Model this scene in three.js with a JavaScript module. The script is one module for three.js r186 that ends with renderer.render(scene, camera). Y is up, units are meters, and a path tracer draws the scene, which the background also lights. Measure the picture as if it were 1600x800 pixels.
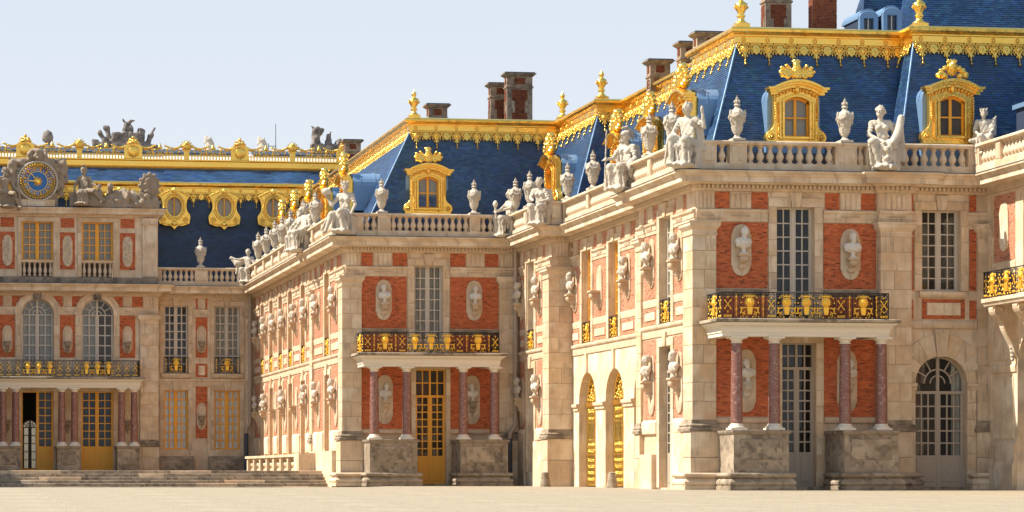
import * as THREE from 'three';
import { mergeGeometries } from 'three/addons/utils/BufferGeometryUtils.js';

// ---------- camera, sky, sun, exposure ----------
const scene = new THREE.Scene();
const camera = new THREE.PerspectiveCamera(2 * Math.atan(400 / 3800) * 180 / Math.PI, 2, 0.5, 3000);
camera.position.set(0, 0.58, 77.5);
camera.rotation.set(0, -Math.atan(0.1308), 0);
camera.setViewOffset(1600, 800, 426, -338, 1600, 800);      // rising front: verticals stay upright
const SUN_DIR = new THREE.Vector3(-1, 1.18, -0.19).normalize();
{
  const W = 512, H = 256, d = new Float32Array(W * H * 4);
  for (let j = 0; j < H; j++) {
    const el = (j + 0.5) / H * Math.PI - Math.PI / 2, t = Math.max(0, Math.sin(el));
    const k = Math.pow(t, 0.8);
    const lo = [0.515, 0.525, 0.54], hi = [0.1, 0.235, 0.42];
    for (let i = 0; i < W; i++) {
      const q = (j * W + i) * 4;
      for (let c = 0; c < 3; c++) d[q + c] = lo[c] + (hi[c] - lo[c]) * k;
      d[q + 3] = 1;
    }
  }
  const sky = new THREE.DataTexture(d, W, H, THREE.RGBAFormat, THREE.FloatType);
  sky.mapping = THREE.EquirectangularReflectionMapping; sky.magFilter = THREE.LinearFilter; sky.needsUpdate = true;
  scene.background = sky; scene.environment = sky;
}
const sun = new THREE.DirectionalLight(new THREE.Color(1, 0.925, 0.81), 5);
sun.position.copy(SUN_DIR).multiplyScalar(120).add(new THREE.Vector3(18, 6, -20));
sun.target.position.set(18, 6, -20); scene.add(sun, sun.target);
sun.castShadow = true; sun.shadow.mapSize.set(4096, 4096);
Object.assign(sun.shadow.camera, { left: -60, right: 60, top: 60, bottom: -60, near: 1, far: 300 });
const renderer = new THREE.WebGLRenderer({ antialias: true });
renderer.toneMapping = THREE.LinearToneMapping; renderer.toneMappingExposure = 1.8;
renderer.shadowMap.enabled = true;

// ---------- small tools ----------
let seed = 7;
const rnd = () => { seed = (seed + 0x6D2B79F5) | 0; let t = Math.imul(seed ^ (seed >>> 15), 1 | seed); t = (t + Math.imul(t ^ (t >>> 7), 61 | t)) ^ t; return ((t ^ (t >>> 14)) >>> 0) / 4294967296; };
const rr = (a, b) => a + (b - a) * rnd();
const V = (x, y, z) => new THREE.Vector3(x, y, z);
const I4 = new THREE.Matrix4();
const used = {};
const numbered = n => { used[n] = (used[n] ?? -1) + 1; return used[n] ? `${n}_${String(used[n]).padStart(3, '0')}` : n; };
const ORD = ['first', 'second', 'third', 'fourth', 'fifth', 'sixth', 'seventh', 'eighth', 'ninth', 'tenth'];
function put(o, M, parent) {
  parent.updateWorldMatrix(true, false);
  const L = parent.matrixWorld.clone().invert().multiply(M);
  L.decompose(o.position, o.quaternion, o.scale);
  parent.add(o); o.updateMatrixWorld(true);
  return o;
}
function thing(name, label, category, x = 0, y = 0, z = 0, turn = 0, group) {
  const g = new THREE.Group(); g.name = numbered(name); g.position.set(x, y, z); g.rotation.y = turn;
  g.userData = { label, category }; if (group) g.userData.group = group;
  scene.add(g); g.updateMatrixWorld(true); return g;
}
function add(parent, name, geo, mat, M = I4) {
  const m = new THREE.Mesh(geo, mat); m.name = name; m.castShadow = m.receiveShadow = true;
  return put(m, M, parent);
}
function local(parent, name, geo, mat, x = 0, y = 0, z = 0) {   // parent's own space
  const m = new THREE.Mesh(geo, mat); m.name = name; m.castShadow = m.receiveShadow = true; m.position.set(x, y, z); parent.add(m); return m;
}
function part(parent, name, M = I4) { const g = new THREE.Group(); g.name = name; return put(g, M, parent); }
function stuff(o) { o.userData.kind = 'stuff'; return o; }
// frame: u along (dx,dz), y up, w outward
function fr(x, z, dx, dz, y = 0) { const m = new THREE.Matrix4(); m.makeBasis(V(dx, 0, dz), V(0, 1, 0), V(-dz, 0, dx)); m.setPosition(x, y, z); return m; }
const at = (F, u, y, w) => F.clone().multiply(new THREE.Matrix4().makeTranslation(u, y, w));
function boxUV(g, tile = 3) {
  if (g.index) g = g.toNonIndexed();
  if (!g.attributes.normal) g.computeVertexNormals();
  const p = g.attributes.position, n = g.attributes.normal, uv = new Float32Array(p.count * 2), ox = rnd(), oy = rnd();
  for (let i = 0; i < p.count; i++) {
    const ax = Math.abs(n.getX(i)), ay = Math.abs(n.getY(i)), az = Math.abs(n.getZ(i));
    let a, b;
    if (ay > ax && ay > az) { a = p.getX(i); b = p.getZ(i); } else if (ax > az) { a = p.getZ(i); b = p.getY(i); } else { a = p.getX(i); b = p.getY(i); }
    uv[2 * i] = a / tile + ox; uv[2 * i + 1] = b / tile + oy;
  }
  g.setAttribute('uv', new THREE.BufferAttribute(uv, 2));
  return g;
}
function bg(u0, u1, y0, y1, w0, w1) { return new THREE.BoxGeometry(u1 - u0, y1 - y0, w1 - w0).translate((u0 + u1) / 2, (y0 + y1) / 2, (w0 + w1) / 2); }
// box with chamfered front edges (front = +w)
function cbg(u0, u1, y0, y1, w0, w1, b = 0.012) {
  const s = new THREE.Shape(); s.moveTo(u0 + b, y0 + b); s.lineTo(u1 - b, y0 + b); s.lineTo(u1 - b, y1 - b); s.lineTo(u0 + b, y1 - b); s.closePath();
  return new THREE.ExtrudeGeometry(s, { depth: Math.max(0.001, w1 - w0 - b), bevelEnabled: true, bevelSize: b, bevelThickness: b, bevelSegments: 1 }).translate(0, 0, w0);
}
function merge(list) { return mergeGeometries(list.map(g => { g = g.index ? g.toNonIndexed() : g; for (const k of Object.keys(g.attributes)) if (!['position', 'normal', 'uv'].includes(k)) g.deleteAttribute(k); if (!g.attributes.uv) g.setAttribute('uv', new THREE.BufferAttribute(new Float32Array(g.attributes.position.count * 2), 2)); return g; })); }
const box = (parent, name, mat, F, u0, u1, y0, y1, w0, w1) => add(parent, name, boxUV(bg(u0, u1, y0, y1, w0, w1)), mat, F);
const cbox = (parent, name, mat, F, u0, u1, y0, y1, w0, w1, b) => add(parent, name, boxUV(cbg(u0, u1, y0, y1, w0, w1, b)), mat, F);
// profile [[w,y]..] swept along a plan polyline with mitred corners, from vertex i0 to i1
function sweepGeo(plan, profile, i0 = 0, i1 = plan.length - 1, closed = false) {
  const n = plan.length, nor = (a, b) => { const d = [b[0] - a[0], b[1] - a[1]], l = Math.hypot(...d); return [-d[1] / l, d[0] / l]; };
  const mit = i => {
    const a = closed ? plan[(i + n - 1) % n] : plan[i - 1], b = plan[i], c = closed ? plan[(i + 1) % n] : plan[i + 1];
    if (!a) return nor(b, c); if (!c) return nor(a, b);
    const n1 = nor(a, b), n2 = nor(b, c), k = 1 + n1[0] * n2[0] + n1[1] * n2[1];
    return [(n1[0] + n2[0]) / k, (n1[1] + n2[1]) / k];
  };
  const pos = [], uv = [], P = (i, q) => { const m = mit(i); return [plan[i][0] + m[0] * q[0], q[1], plan[i][1] + m[1] * q[0]]; };
  let len = 0; const cnt = closed ? n : i1 - i0;
  for (let s = 0; s < cnt; s++) {
    const i = closed ? s : i0 + s, j = closed ? (s + 1) % n : i + 1, L = Math.hypot(plan[j][0] - plan[i][0], plan[j][1] - plan[i][1]);
    let v = 0;
    for (let k = 0; k + 1 < profile.length; k++) {
      const a = P(i, profile[k]), b = P(j, profile[k]), c = P(j, profile[k + 1]), d = P(i, profile[k + 1]);
      const h = Math.hypot(profile[k + 1][0] - profile[k][0], profile[k + 1][1] - profile[k][1]);
      pos.push(...a, ...b, ...c, ...a, ...c, ...d);
      const u0 = len / 3, u1 = (len + L) / 3, v0 = v / 3, v1 = (v + h) / 3;
      uv.push(u0, v0, u1, v0, u1, v1, u0, v0, u1, v1, u0, v1); v += h;
    }
    len += L;
  }
  if (!closed) for (const [i, flip] of [[i0, 0], [i1, 1]]) {
    const pts = profile.map(q => new THREE.Vector2(q[0], q[1]));
    for (const t of THREE.ShapeUtils.triangulateShape(pts, [])) for (const k of flip ? t : [...t].reverse()) { pos.push(...P(i, profile[k])); uv.push(profile[k][0] / 3, profile[k][1] / 3); }
  }
  const g = new THREE.BufferGeometry();
  g.setAttribute('position', new THREE.Float32BufferAttribute(pos, 3)); g.setAttribute('uv', new THREE.Float32BufferAttribute(uv, 2)); g.computeVertexNormals();
  return g;
}
const sweep = (parent, name, mat, plan, profile, i0, i1) => add(parent, name, sweepGeo(plan, profile, i0, i1), mat);
const ring = (x0, x1, z0, z1) => [[x0, z0], [x0, z1], [x1, z1], [x1, z0]];
const ringG = (x0, x1, z0, z1, prof) => sweepGeo(ring(x0, x1, z0, z1), prof, 0, 3, true);
const mouldG = (u0, u1, prof) => sweepGeo([[u0, 0], [u1, 0]], prof);
const mould = (parent, name, mat, F, u0, u1, prof) => add(parent, name, mouldG(u0, u1, prof), mat, F);

// ---------- textures and materials ----------
function tileNoise(res, s) {                                    // value noise lattice, tileable
  const a = new Float32Array(res * res); let q = s;
  for (let i = 0; i < a.length; i++) { q = (q * 1664525 + 1013904223) >>> 0; a[i] = q / 4294967296; }
  return (x, y) => { const X = x * res, Y = y * res, i = Math.floor(X), j = Math.floor(Y); let fx = X - i, fy = Y - j; fx = fx * fx * (3 - 2 * fx); fy = fy * fy * (3 - 2 * fy); const g = (p, r) => a[((r % res) + res) % res * res + ((p % res) + res) % res]; return (g(i, j) * (1 - fx) + g(i + 1, j) * fx) * (1 - fy) + (g(i, j + 1) * (1 - fx) + g(i + 1, j + 1) * fx) * fy; };
}
function fbm(res, s, oct = 4) { const L = []; for (let o = 0; o < oct; o++) L.push(tileNoise(res << o, s + o * 77)); return (x, y) => { let v = 0, a = 0.5, t = 0; for (const f of L) { v += a * f(x, y); t += a; a *= 0.55; } return v / t; }; }
const mix = (a, b, t) => a.map((q, i) => q + (b[i] - q) * t), sat = t => Math.max(0, Math.min(1, t)), sm = (a, b, t) => { t = sat((t - a) / (b - a)); return t * t * (3 - 2 * t); };
function tex(N, fn, srgb = true, rep) {
  const d = new Uint8Array(N * N * 4);
  for (let j = 0; j < N; j++) for (let i = 0; i < N; i++) { const c = fn(i / N, j / N), q = (j * N + i) * 4; for (let k = 0; k < 3; k++) { let v = sat(c[k]); if (srgb) v = v < 0.0031308 ? v * 12.92 : 1.055 * Math.pow(v, 1 / 2.4) - 0.055; d[q + k] = v * 255; } d[q + 3] = 255; }
  const t = new THREE.DataTexture(d, N, N); t.wrapS = t.wrapT = THREE.RepeatWrapping; t.magFilter = THREE.LinearFilter; t.minFilter = THREE.LinearMipmapLinearFilter; t.generateMipmaps = true;
  if (srgb) t.colorSpace = THREE.SRGBColorSpace; if (rep) t.repeat.set(rep, rep); t.needsUpdate = true; return t;
}
const nA = fbm(4, 11, 5), nB = fbm(16, 23, 4), nC = fbm(3, 91, 6), nS = fbm(24, 5, 3);
const runs = tileNoise(64, 41), runs2 = tileNoise(8, 17), nR = (x, y) => 0.62 * runs(x, y / 16) + 0.38 * runs2(x * 1, y);
const stoneTex = tex(512, (x, y) => {
  let c = mix([0.58, 0.425, 0.275], [0.7, 0.565, 0.405], sm(0.3, 0.7, nA(x, y)));
  c = mix(c, [0.55, 0.33, 0.16], 0.45 * sm(0.54, 0.7, nC(x, y)));
  c = mix(c, [0.36, 0.29, 0.22], 0.35 * sm(0.58, 0.72, nC(y * 1 + 0.37, x)));
  c = mix(c, [0.3, 0.24, 0.18], 0.42 * sm(0.56, 0.78, nR(x, y)));                 // thin rain runs
  const k = 0.9 + 0.2 * nB(x, y); return c.map(q => q * k);
});
const stoneBump = tex(512, (x, y) => { const v = 0.6 * nB(x, y) + 0.4 * nS(x, y); return [v, v, v]; }, false);
const dirtyTex = tex(512, (x, y) => {                           // weathered plinth stone with black crust
  let c = mix([0.27, 0.205, 0.14], [0.4, 0.315, 0.22], sm(0.3, 0.7, nA(x, y)));
  c = mix(c, [0.1, 0.076, 0.056], 0.75 * sm(0.42, 0.64, 0.35 * nC(x, y) + 0.35 * nB(y, x) + 0.3 * nS(x, y)));
  return c.map(q => q * (0.88 + 0.24 * nB(x, y)));
});
const statTex = tex(512, (x, y) => { let c = mix([0.43, 0.365, 0.28], [0.6, 0.53, 0.43], nA(x, y)); c = mix(c, [0.16, 0.125, 0.095], 0.8 * sm(0.54, 0.72, nC(x, y) * 0.6 + nB(x, y) * 0.4)); return c; });
const greyTex = tex(256, (x, y) => mix([0.1, 0.085, 0.075], [0.3, 0.25, 0.21], sm(0.3, 0.7, 0.6 * nA(x, y) + 0.4 * nB(x, y))));
const marbleTex = tex(512, (x, y) => {
  const w = nA(x, y) * 2.4 + nC(x, y), v = Math.abs(Math.sin((y * 3 + w) * 6.283)), v2 = Math.abs(Math.sin((x * 4 + y * 2 + nC(y, x) * 3) * 6.283));
  let c = mix([0.14, 0.052, 0.038], [0.27, 0.115, 0.085], nB(x, y)); c = mix(c, [0.5, 0.38, 0.31], 0.6 * sm(0.3, 0.0, v) + 0.3 * sm(0.08, 0.0, v2)); return c.map(q => Math.min(1, q));
});
const cobble = (() => {                                          // jittered setts: returns [distance to joint, tone]
  const n = 36, r = []; let q = 99; for (let i = 0; i < n * n * 3; i++) { q = (q * 1664525 + 1013904223) >>> 0; r.push(q / 4294967296); }
  return (x, y) => { const X = x * n, Y = y * n, i0 = Math.floor(X), j0 = Math.floor(Y); let d1 = 9, d2 = 9, tone = 0; for (let j = -1; j <= 1; j++) for (let i = -1; i <= 1; i++) { const ii = ((i0 + i) % n + n) % n, jj = ((j0 + j) % n + n) % n, c = (jj * n + ii) * 3, px = i0 + i + 0.5 + (r[c] - 0.5) * 0.8 + (jj % 2) * 0.4, py = j0 + j + 0.5 + (r[c + 1] - 0.5) * 0.7, d = Math.max(Math.abs(X - px), Math.abs(Y - py) * 1.1); if (d < d1) { d2 = d1; d1 = d; tone = r[c + 2]; } else if (d < d2) d2 = d; } return [d2 - d1, tone]; };
})();
const gravelTex = tex(1024, (x, y) => { const [e, t] = cobble(x, y); let c = mix([0.3, 0.242, 0.16], [0.395, 0.328, 0.23], 0.5 * t + 0.5 * nA(x, y)); c = mix(mix([0.19, 0.145, 0.095], c, 0.45), c, sm(0.02, 0.16, e)); c = mix(c, [0.38, 0.315, 0.215], 0.55 * sm(0.45, 0.7, nC(x, y))); return c.map(v => v * (0.86 + 0.28 * nS(x, y))); });
const cobbleBump = tex(512, (x, y) => { const v = sm(0, 0.3, cobble(x, y)[0]) * 0.8 + 0.2 * nS(x, y); return [v, v, v]; }, false);
const goldTex = tex(256, (x, y) => mix(mix([1.0, 0.65, 0.15], [0.98, 0.56, 0.09], nA(x, y)), [0.5, 0.27, 0.05], 0.6 * sm(0.56, 0.74, 0.5 * nB(x, y) + 0.5 * nC(x, y))));
const goldBump = tex(256, (x, y) => { const v = nS(x, y) * 0.5 + nB(x, y) * 0.5; return [v, v, v]; }, false);
const std = o => new THREE.MeshStandardMaterial(o), rgb = (r, g, b) => new THREE.Color().setRGB(r, g, b);
const stones = [[1, 1, 1], [1.04, 1.03, 1.01], [0.92, 0.9, 0.88], [0.99, 0.95, 0.88], [0.96, 0.97, 0.98], [1.02, 1.0, 0.96]].map(c => std({ map: stoneTex, bumpMap: stoneBump, bumpScale: 0.006, roughness: 0.9, color: rgb(...c) }));
const M = {
  stone: stones[0],
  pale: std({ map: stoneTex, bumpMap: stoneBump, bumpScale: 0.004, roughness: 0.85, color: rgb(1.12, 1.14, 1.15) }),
  dirty: std({ map: dirtyTex, bumpMap: stoneBump, bumpScale: 0.01, roughness: 0.95 }),
  stat: std({ map: statTex, bumpMap: stoneBump, bumpScale: 0.008, roughness: 0.8 }),
  linen: std({ color: rgb(0.82, 0.8, 0.75), roughness: 1 }),
  marble: std({ color: rgb(0.62, 0.56, 0.48), bumpMap: stoneBump, bumpScale: 0.004, roughness: 0.5 }),
  grey: std({ map: greyTex, bumpMap: stoneBump, bumpScale: 0.012, roughness: 0.95 }),
  trophy: std({ map: statTex, bumpMap: stoneBump, bumpScale: 0.012, roughness: 0.95, color: rgb(0.62, 0.54, 0.47) }),
  brick: std({ vertexColors: true, roughness: 0.9, bumpMap: stoneBump, bumpScale: 0.003 }),
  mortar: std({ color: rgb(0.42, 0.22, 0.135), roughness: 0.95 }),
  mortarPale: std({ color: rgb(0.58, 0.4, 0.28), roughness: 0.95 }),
  slate: std({ vertexColors: true, roughness: 0.42, bumpMap: stoneBump, bumpScale: 0.002 }),
  slateBack: std({ color: rgb(0.02, 0.035, 0.07), roughness: 0.7 }),
  lead: std({ color: rgb(0.16, 0.27, 0.42), roughness: 0.45, metalness: 0.25, bumpMap: goldBump, bumpScale: 0.004 }),
  leadDark: std({ color: rgb(0.06, 0.07, 0.09), roughness: 0.6 }),
  gold: std({ map: goldTex, metalness: 0.92, roughness: 0.26, bumpMap: goldBump, bumpScale: 0.012 }),
  goldDeep: std({ color: rgb(0.95, 0.56, 0.07), metalness: 0.6, roughness: 0.45 }),
  iron: std({ color: rgb(0.02, 0.018, 0.02), roughness: 0.55, metalness: 0.4 }),
  ochre: std({ color: rgb(0.8, 0.36, 0.025), roughness: 0.5, bumpMap: stoneBump, bumpScale: 0.001 }),
  greyWood: std({ color: rgb(0.39, 0.315, 0.24), roughness: 0.6 }),
  creamWood: std({ color: rgb(0.54, 0.465, 0.375), roughness: 0.6 }),
  glass: new THREE.MeshPhysicalMaterial({ color: rgb(0.9, 0.93, 0.95), transmission: 1, thickness: 0, roughness: 0.02, ior: 1.32 }),
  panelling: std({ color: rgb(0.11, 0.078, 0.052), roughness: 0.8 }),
  sooty: std({ map: dirtyTex, bumpMap: stoneBump, bumpScale: 0.01, roughness: 0.95, color: rgb(1.05, 1.0, 0.98) }),
  curtain: std({ color: rgb(0.7, 0.63, 0.5), roughness: 1 }),
  curtainGrey: std({ color: rgb(0.4, 0.35, 0.28), roughness: 1 }),
  column: std({ map: marbleTex, roughness: 0.3 }),
  white: std({ color: rgb(0.68, 0.6, 0.48), roughness: 0.6, bumpMap: stoneBump, bumpScale: 0.003 }),
  ground: std({ map: gravelTex, roughness: 0.95, bumpMap: cobbleBump, bumpScale: 0.012 }),
  pipe: std({ color: rgb(0.42, 0.32, 0.24), roughness: 0.6 }),
  clockBlue: std({ color: rgb(0.02, 0.12, 0.33), roughness: 0.4 }),
};
const stoneAny = () => stones[Math.floor(rnd() * stones.length)];

// ---------- field meshing (surface nets) for sculpture ----------
function netMesh(fn, lo, hi, cell) {
  const n = [0, 1, 2].map(k => Math.ceil((hi[k] - lo[k]) / cell) + 2), [nx, ny, nz] = n, S = new Float32Array(nx * ny * nz);
  for (let k = 0; k < nz; k++) for (let j = 0; j < ny; j++) for (let i = 0; i < nx; i++) S[i + nx * (j + ny * k)] = fn(lo[0] + i * cell, lo[1] + j * cell, lo[2] + k * cell);
  const idx = new Int32Array(nx * ny * nz).fill(-1), pos = [], tri = [], st = [1, nx, nx * ny];
  for (let k = 0; k < nz - 1; k++) for (let j = 0; j < ny - 1; j++) for (let i = 0; i < nx - 1; i++) {
    const b = i + nx * (j + ny * k); let m = 0, cx = 0, cy = 0, cz = 0, c = 0;
    for (let q = 0; q < 8; q++) if (S[b + (q & 1) + ((q >> 1) & 1) * nx + (q >> 2) * nx * ny] < 0) m |= 1 << q;
    if (m === 0 || m === 255) continue;
    for (let q = 0; q < 8; q++) for (let a = 0; a < 3; a++) if (!(q & (1 << a))) {
      const r = q | (1 << a); if (((m >> q) & 1) === ((m >> r) & 1)) continue;
      const s0 = S[b + (q & 1) + ((q >> 1) & 1) * nx + (q >> 2) * nx * ny], s1 = S[b + (r & 1) + ((r >> 1) & 1) * nx + (r >> 2) * nx * ny], t = s0 / (s0 - s1);
      const p = [q & 1, (q >> 1) & 1, q >> 2]; p[a] += t; cx += p[0]; cy += p[1]; cz += p[2]; c++;
    }
    idx[b] = pos.length / 3; pos.push(lo[0] + (i + cx / c) * cell, lo[1] + (j + cy / c) * cell, lo[2] + (k + cz / c) * cell);
  }
  for (let k = 1; k < nz - 1; k++) for (let j = 1; j < ny - 1; j++) for (let i = 1; i < nx - 1; i++) {
    const b = i + nx * (j + ny * k);
    for (let a = 0; a < 3; a++) {
      const s0 = S[b] < 0, s1 = S[b + st[a]] < 0; if (s0 === s1) continue;
      const u = st[(a + 1) % 3], v = st[(a + 2) % 3], A = idx[b], B = idx[b - u], C = idx[b - u - v], D = idx[b - v];
      if (A < 0 || B < 0 || C < 0 || D < 0) continue;
      if (s0) tri.push(A, B, C, A, C, D); else tri.push(A, C, B, A, D, C);
    }
  }
  const g = new THREE.BufferGeometry(); g.setAttribute('position', new THREE.Float32BufferAttribute(pos, 3)); g.setIndex(tri); g.computeVertexNormals();
  const P = g.attributes.position, N = g.attributes.normal, uv = new Float32Array(P.count * 2);
  for (let i = 0; i < P.count; i++) { uv[2 * i] = (P.getX(i) + P.getZ(i) * 0.7) / 1.6; uv[2 * i + 1] = (P.getY(i) + P.getZ(i) * 0.2) / 1.6; }
  g.setAttribute('uv', new THREE.BufferAttribute(uv, 2)); return g;
}
const smin = (a, b, k) => { const h = Math.max(k - Math.abs(a - b), 0) / k; return Math.min(a, b) - h * h * k * 0.25; };
// prims: ['c',a,b,ra,rb] capsule, ['e',c,r] ellipsoid, ['b',c,h,r] box ; optional last {k}
function field(prims, disp) {
  const L = prims.map(p => { const k = p.k ?? 0.045; if (p[0] === 'c') { const [, a, b, ra, rb] = p; return { t: 0, p, k, c: a.map((v, i) => (v + b[i]) / 2), R: Math.hypot(b[0] - a[0], b[1] - a[1], b[2] - a[2]) / 2 + Math.max(ra, rb) }; } const h = p[2]; return { t: p[0] === 'e' ? 1 : 2, p, k, c: p[1], R: p[0] === 'e' ? Math.max(...h) : Math.hypot(...h) + (p[3] ?? 0.02), m: Math.min(...h) }; });
  return (x, y, z) => {
    let d = 1e3;
    for (let n = 0; n < L.length; n++) {
      const o = L[n], p = o.p, cx = x - o.c[0], cy = y - o.c[1], cz = z - o.c[2], far = d + o.k + o.R;
      if (o.t !== 1 && far > 0 && cx * cx + cy * cy + cz * cz > far * far) continue;
      let q;
      if (o.t === 0) {
        const a = p[1], b = p[2], bx = b[0] - a[0], by = b[1] - a[1], bz = b[2] - a[2], px = x - a[0], py = y - a[1], pz = z - a[2];
        const t = Math.max(0, Math.min(1, (px * bx + py * by + pz * bz) / (bx * bx + by * by + bz * bz + 1e-9))), ux = px - bx * t, uy = py - by * t, uz = pz - bz * t;
        q = Math.sqrt(ux * ux + uy * uy + uz * uz) - (p[3] + (p[4] - p[3]) * t);
      } else if (o.t === 1) {
        const r = p[2], ex = cx / r[0], ey = cy / r[1], ez = cz / r[2]; q = (Math.sqrt(ex * ex + ey * ey + ez * ez) - 1) * o.m;
      } else {
        const dx = Math.abs(cx) - p[2][0], dy = Math.abs(cy) - p[2][1], dz = Math.abs(cz) - p[2][2], mx = Math.max(dx, 0), my = Math.max(dy, 0), mz = Math.max(dz, 0);
        q = Math.sqrt(mx * mx + my * my + mz * mz) + Math.min(Math.max(dx, dy, dz), 0) - (p[3] ?? 0.02);
      }
      d = o.k ? smin(d, q, o.k) : Math.min(d, q);
    }
    return disp ? d + disp(x, y, z, d) : d;
  };
}
const K = (p, k) => { p.k = k; return p; };
const n3 = (x, y, z) => Math.sin(x * 1.7 + Math.sin(y * 2.1) * 1.3) * Math.sin(y * 1.9 + Math.sin(z * 1.7) * 1.2) * Math.sin(z * 2.3 + Math.sin(x * 1.3) * 1.4);

// ---------- building components ----------
function wallGeo(u0, u1, y0, y1, holes, thick) {
  const s = new THREE.Shape(); s.moveTo(u0, y0); s.lineTo(u1, y0); s.lineTo(u1, y1); s.lineTo(u0, y1); s.closePath();
  for (const h of holes) {
    const p = new THREE.Path();
    if (h.r) { p.moveTo(h.u - h.r, h.y0); p.lineTo(h.u - h.r, h.ys); p.absarc(h.u, h.ys, h.r, Math.PI, 0, true); p.lineTo(h.u + h.r, h.y0); p.closePath(); }
    else { p.moveTo(h.u0, h.y0); p.lineTo(h.u0, h.y1); p.lineTo(h.u1, h.y1); p.lineTo(h.u1, h.y0); p.closePath(); }
    s.holes.push(p);
  }
  return boxUV(new THREE.ExtrudeGeometry(s, { depth: thick, bevelEnabled: false, curveSegments: 20 }).translate(0, 0, -thick));
}
const wall = (parent, name, F, u0, u1, y0, y1, holes = [], thick = 0.5, mat = M.stone) => add(parent, name, wallGeo(u0, u1, y0, y1, holes, thick), mat, F);

function quadList() {
  const pos = [], nor = [], col = [], uv = [];
  return {
    quad(a, b, c, d, n, cl) { for (const q of [a, b, c, a, c, d]) { pos.push(...q); nor.push(...n); col.push(...cl); uv.push((q[0] + q[2]) / 3, q[1] / 3); } },
    geo() { const g = new THREE.BufferGeometry(); g.setAttribute('position', new THREE.Float32BufferAttribute(pos, 3)); g.setAttribute('normal', new THREE.Float32BufferAttribute(nor, 3)); g.setAttribute('color', new THREE.Float32BufferAttribute(col, 3)); g.setAttribute('uv', new THREE.Float32BufferAttribute(uv, 2)); return g; },
  };
}
// a panel of brickwork: mortar bed with every brick standing 9 mm proud of it
function bricks(parent, F, u0, u1, y0, y1, keep, w = 0.012, tone = 1) {
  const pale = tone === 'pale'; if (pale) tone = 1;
  const L = quadList(), ch = 0.052, bw = 0.17, jt = 0.009, rows = Math.max(1, Math.round((y1 - y0) / ch)), h = (y1 - y0) / rows, pr = 0.02;
  for (let r = 0; r < rows; r++) {
    const a = y0 + r * h + jt / 2, b = y0 + (r + 1) * h - jt / 2; let u = u0 - (r % 2 ? bw / 2 : 0) - rnd() * 0.02, k = r;
    while (u < u1) {
      const len = (k++ % 3 === 0) ? bw * 0.5 : bw, e = Math.min(u + len - jt, u1), s = Math.max(u, u0); u += len;
      if (e - s < 0.03) continue;
      if (keep && !keep((s + e) / 2, (a + b) / 2)) continue;
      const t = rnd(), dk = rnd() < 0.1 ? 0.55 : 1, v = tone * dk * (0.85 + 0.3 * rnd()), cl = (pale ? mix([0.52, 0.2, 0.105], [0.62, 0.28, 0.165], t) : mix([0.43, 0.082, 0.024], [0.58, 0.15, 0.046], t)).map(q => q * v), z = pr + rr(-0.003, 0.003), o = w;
      L.quad([s, a, z], [e, a, z], [e, b, z], [s, b, z], [0, 0, 1], cl);
      L.quad([s, b, z], [e, b, z], [e, b, o], [s, b, o], [0, 1, 0], cl); L.quad([s, a, o], [e, a, o], [e, a, z], [s, a, z], [0, -1, 0], cl);
      L.quad([s, a, o], [s, a, z], [s, b, z], [s, b, o], [-1, 0, 0], cl); L.quad([e, a, z], [e, a, o], [e, b, o], [e, b, z], [1, 0, 0], cl);
    }
  }
  let bedGeo;
  if (keep) { const q = quadList(), nu = Math.ceil((u1 - u0) / 0.06), ny = Math.ceil((y1 - y0) / 0.06); for (let i = 0; i < nu; i++) for (let j = 0; j < ny; j++) { const a = u0 + (u1 - u0) * i / nu, b = u0 + (u1 - u0) * (i + 1) / nu, c = y0 + (y1 - y0) * j / ny, d = y0 + (y1 - y0) * (j + 1) / ny; if (keep((a + b) / 2, (c + d) / 2)) q.quad([a, c, w], [b, c, w], [b, d, w], [a, d, w], [0, 0, 1], [1, 1, 1]); } bedGeo = q.geo(); bedGeo.deleteAttribute('color'); }
  else bedGeo = bg(u0, u1, y0, y1, -0.03, w);
  const m = add(parent, 'brick_panel', bedGeo, pale ? M.mortarPale : M.mortar, F);
  stuff(add(m, 'bricks', L.geo(), M.brick, F));
  return m;
}
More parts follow.
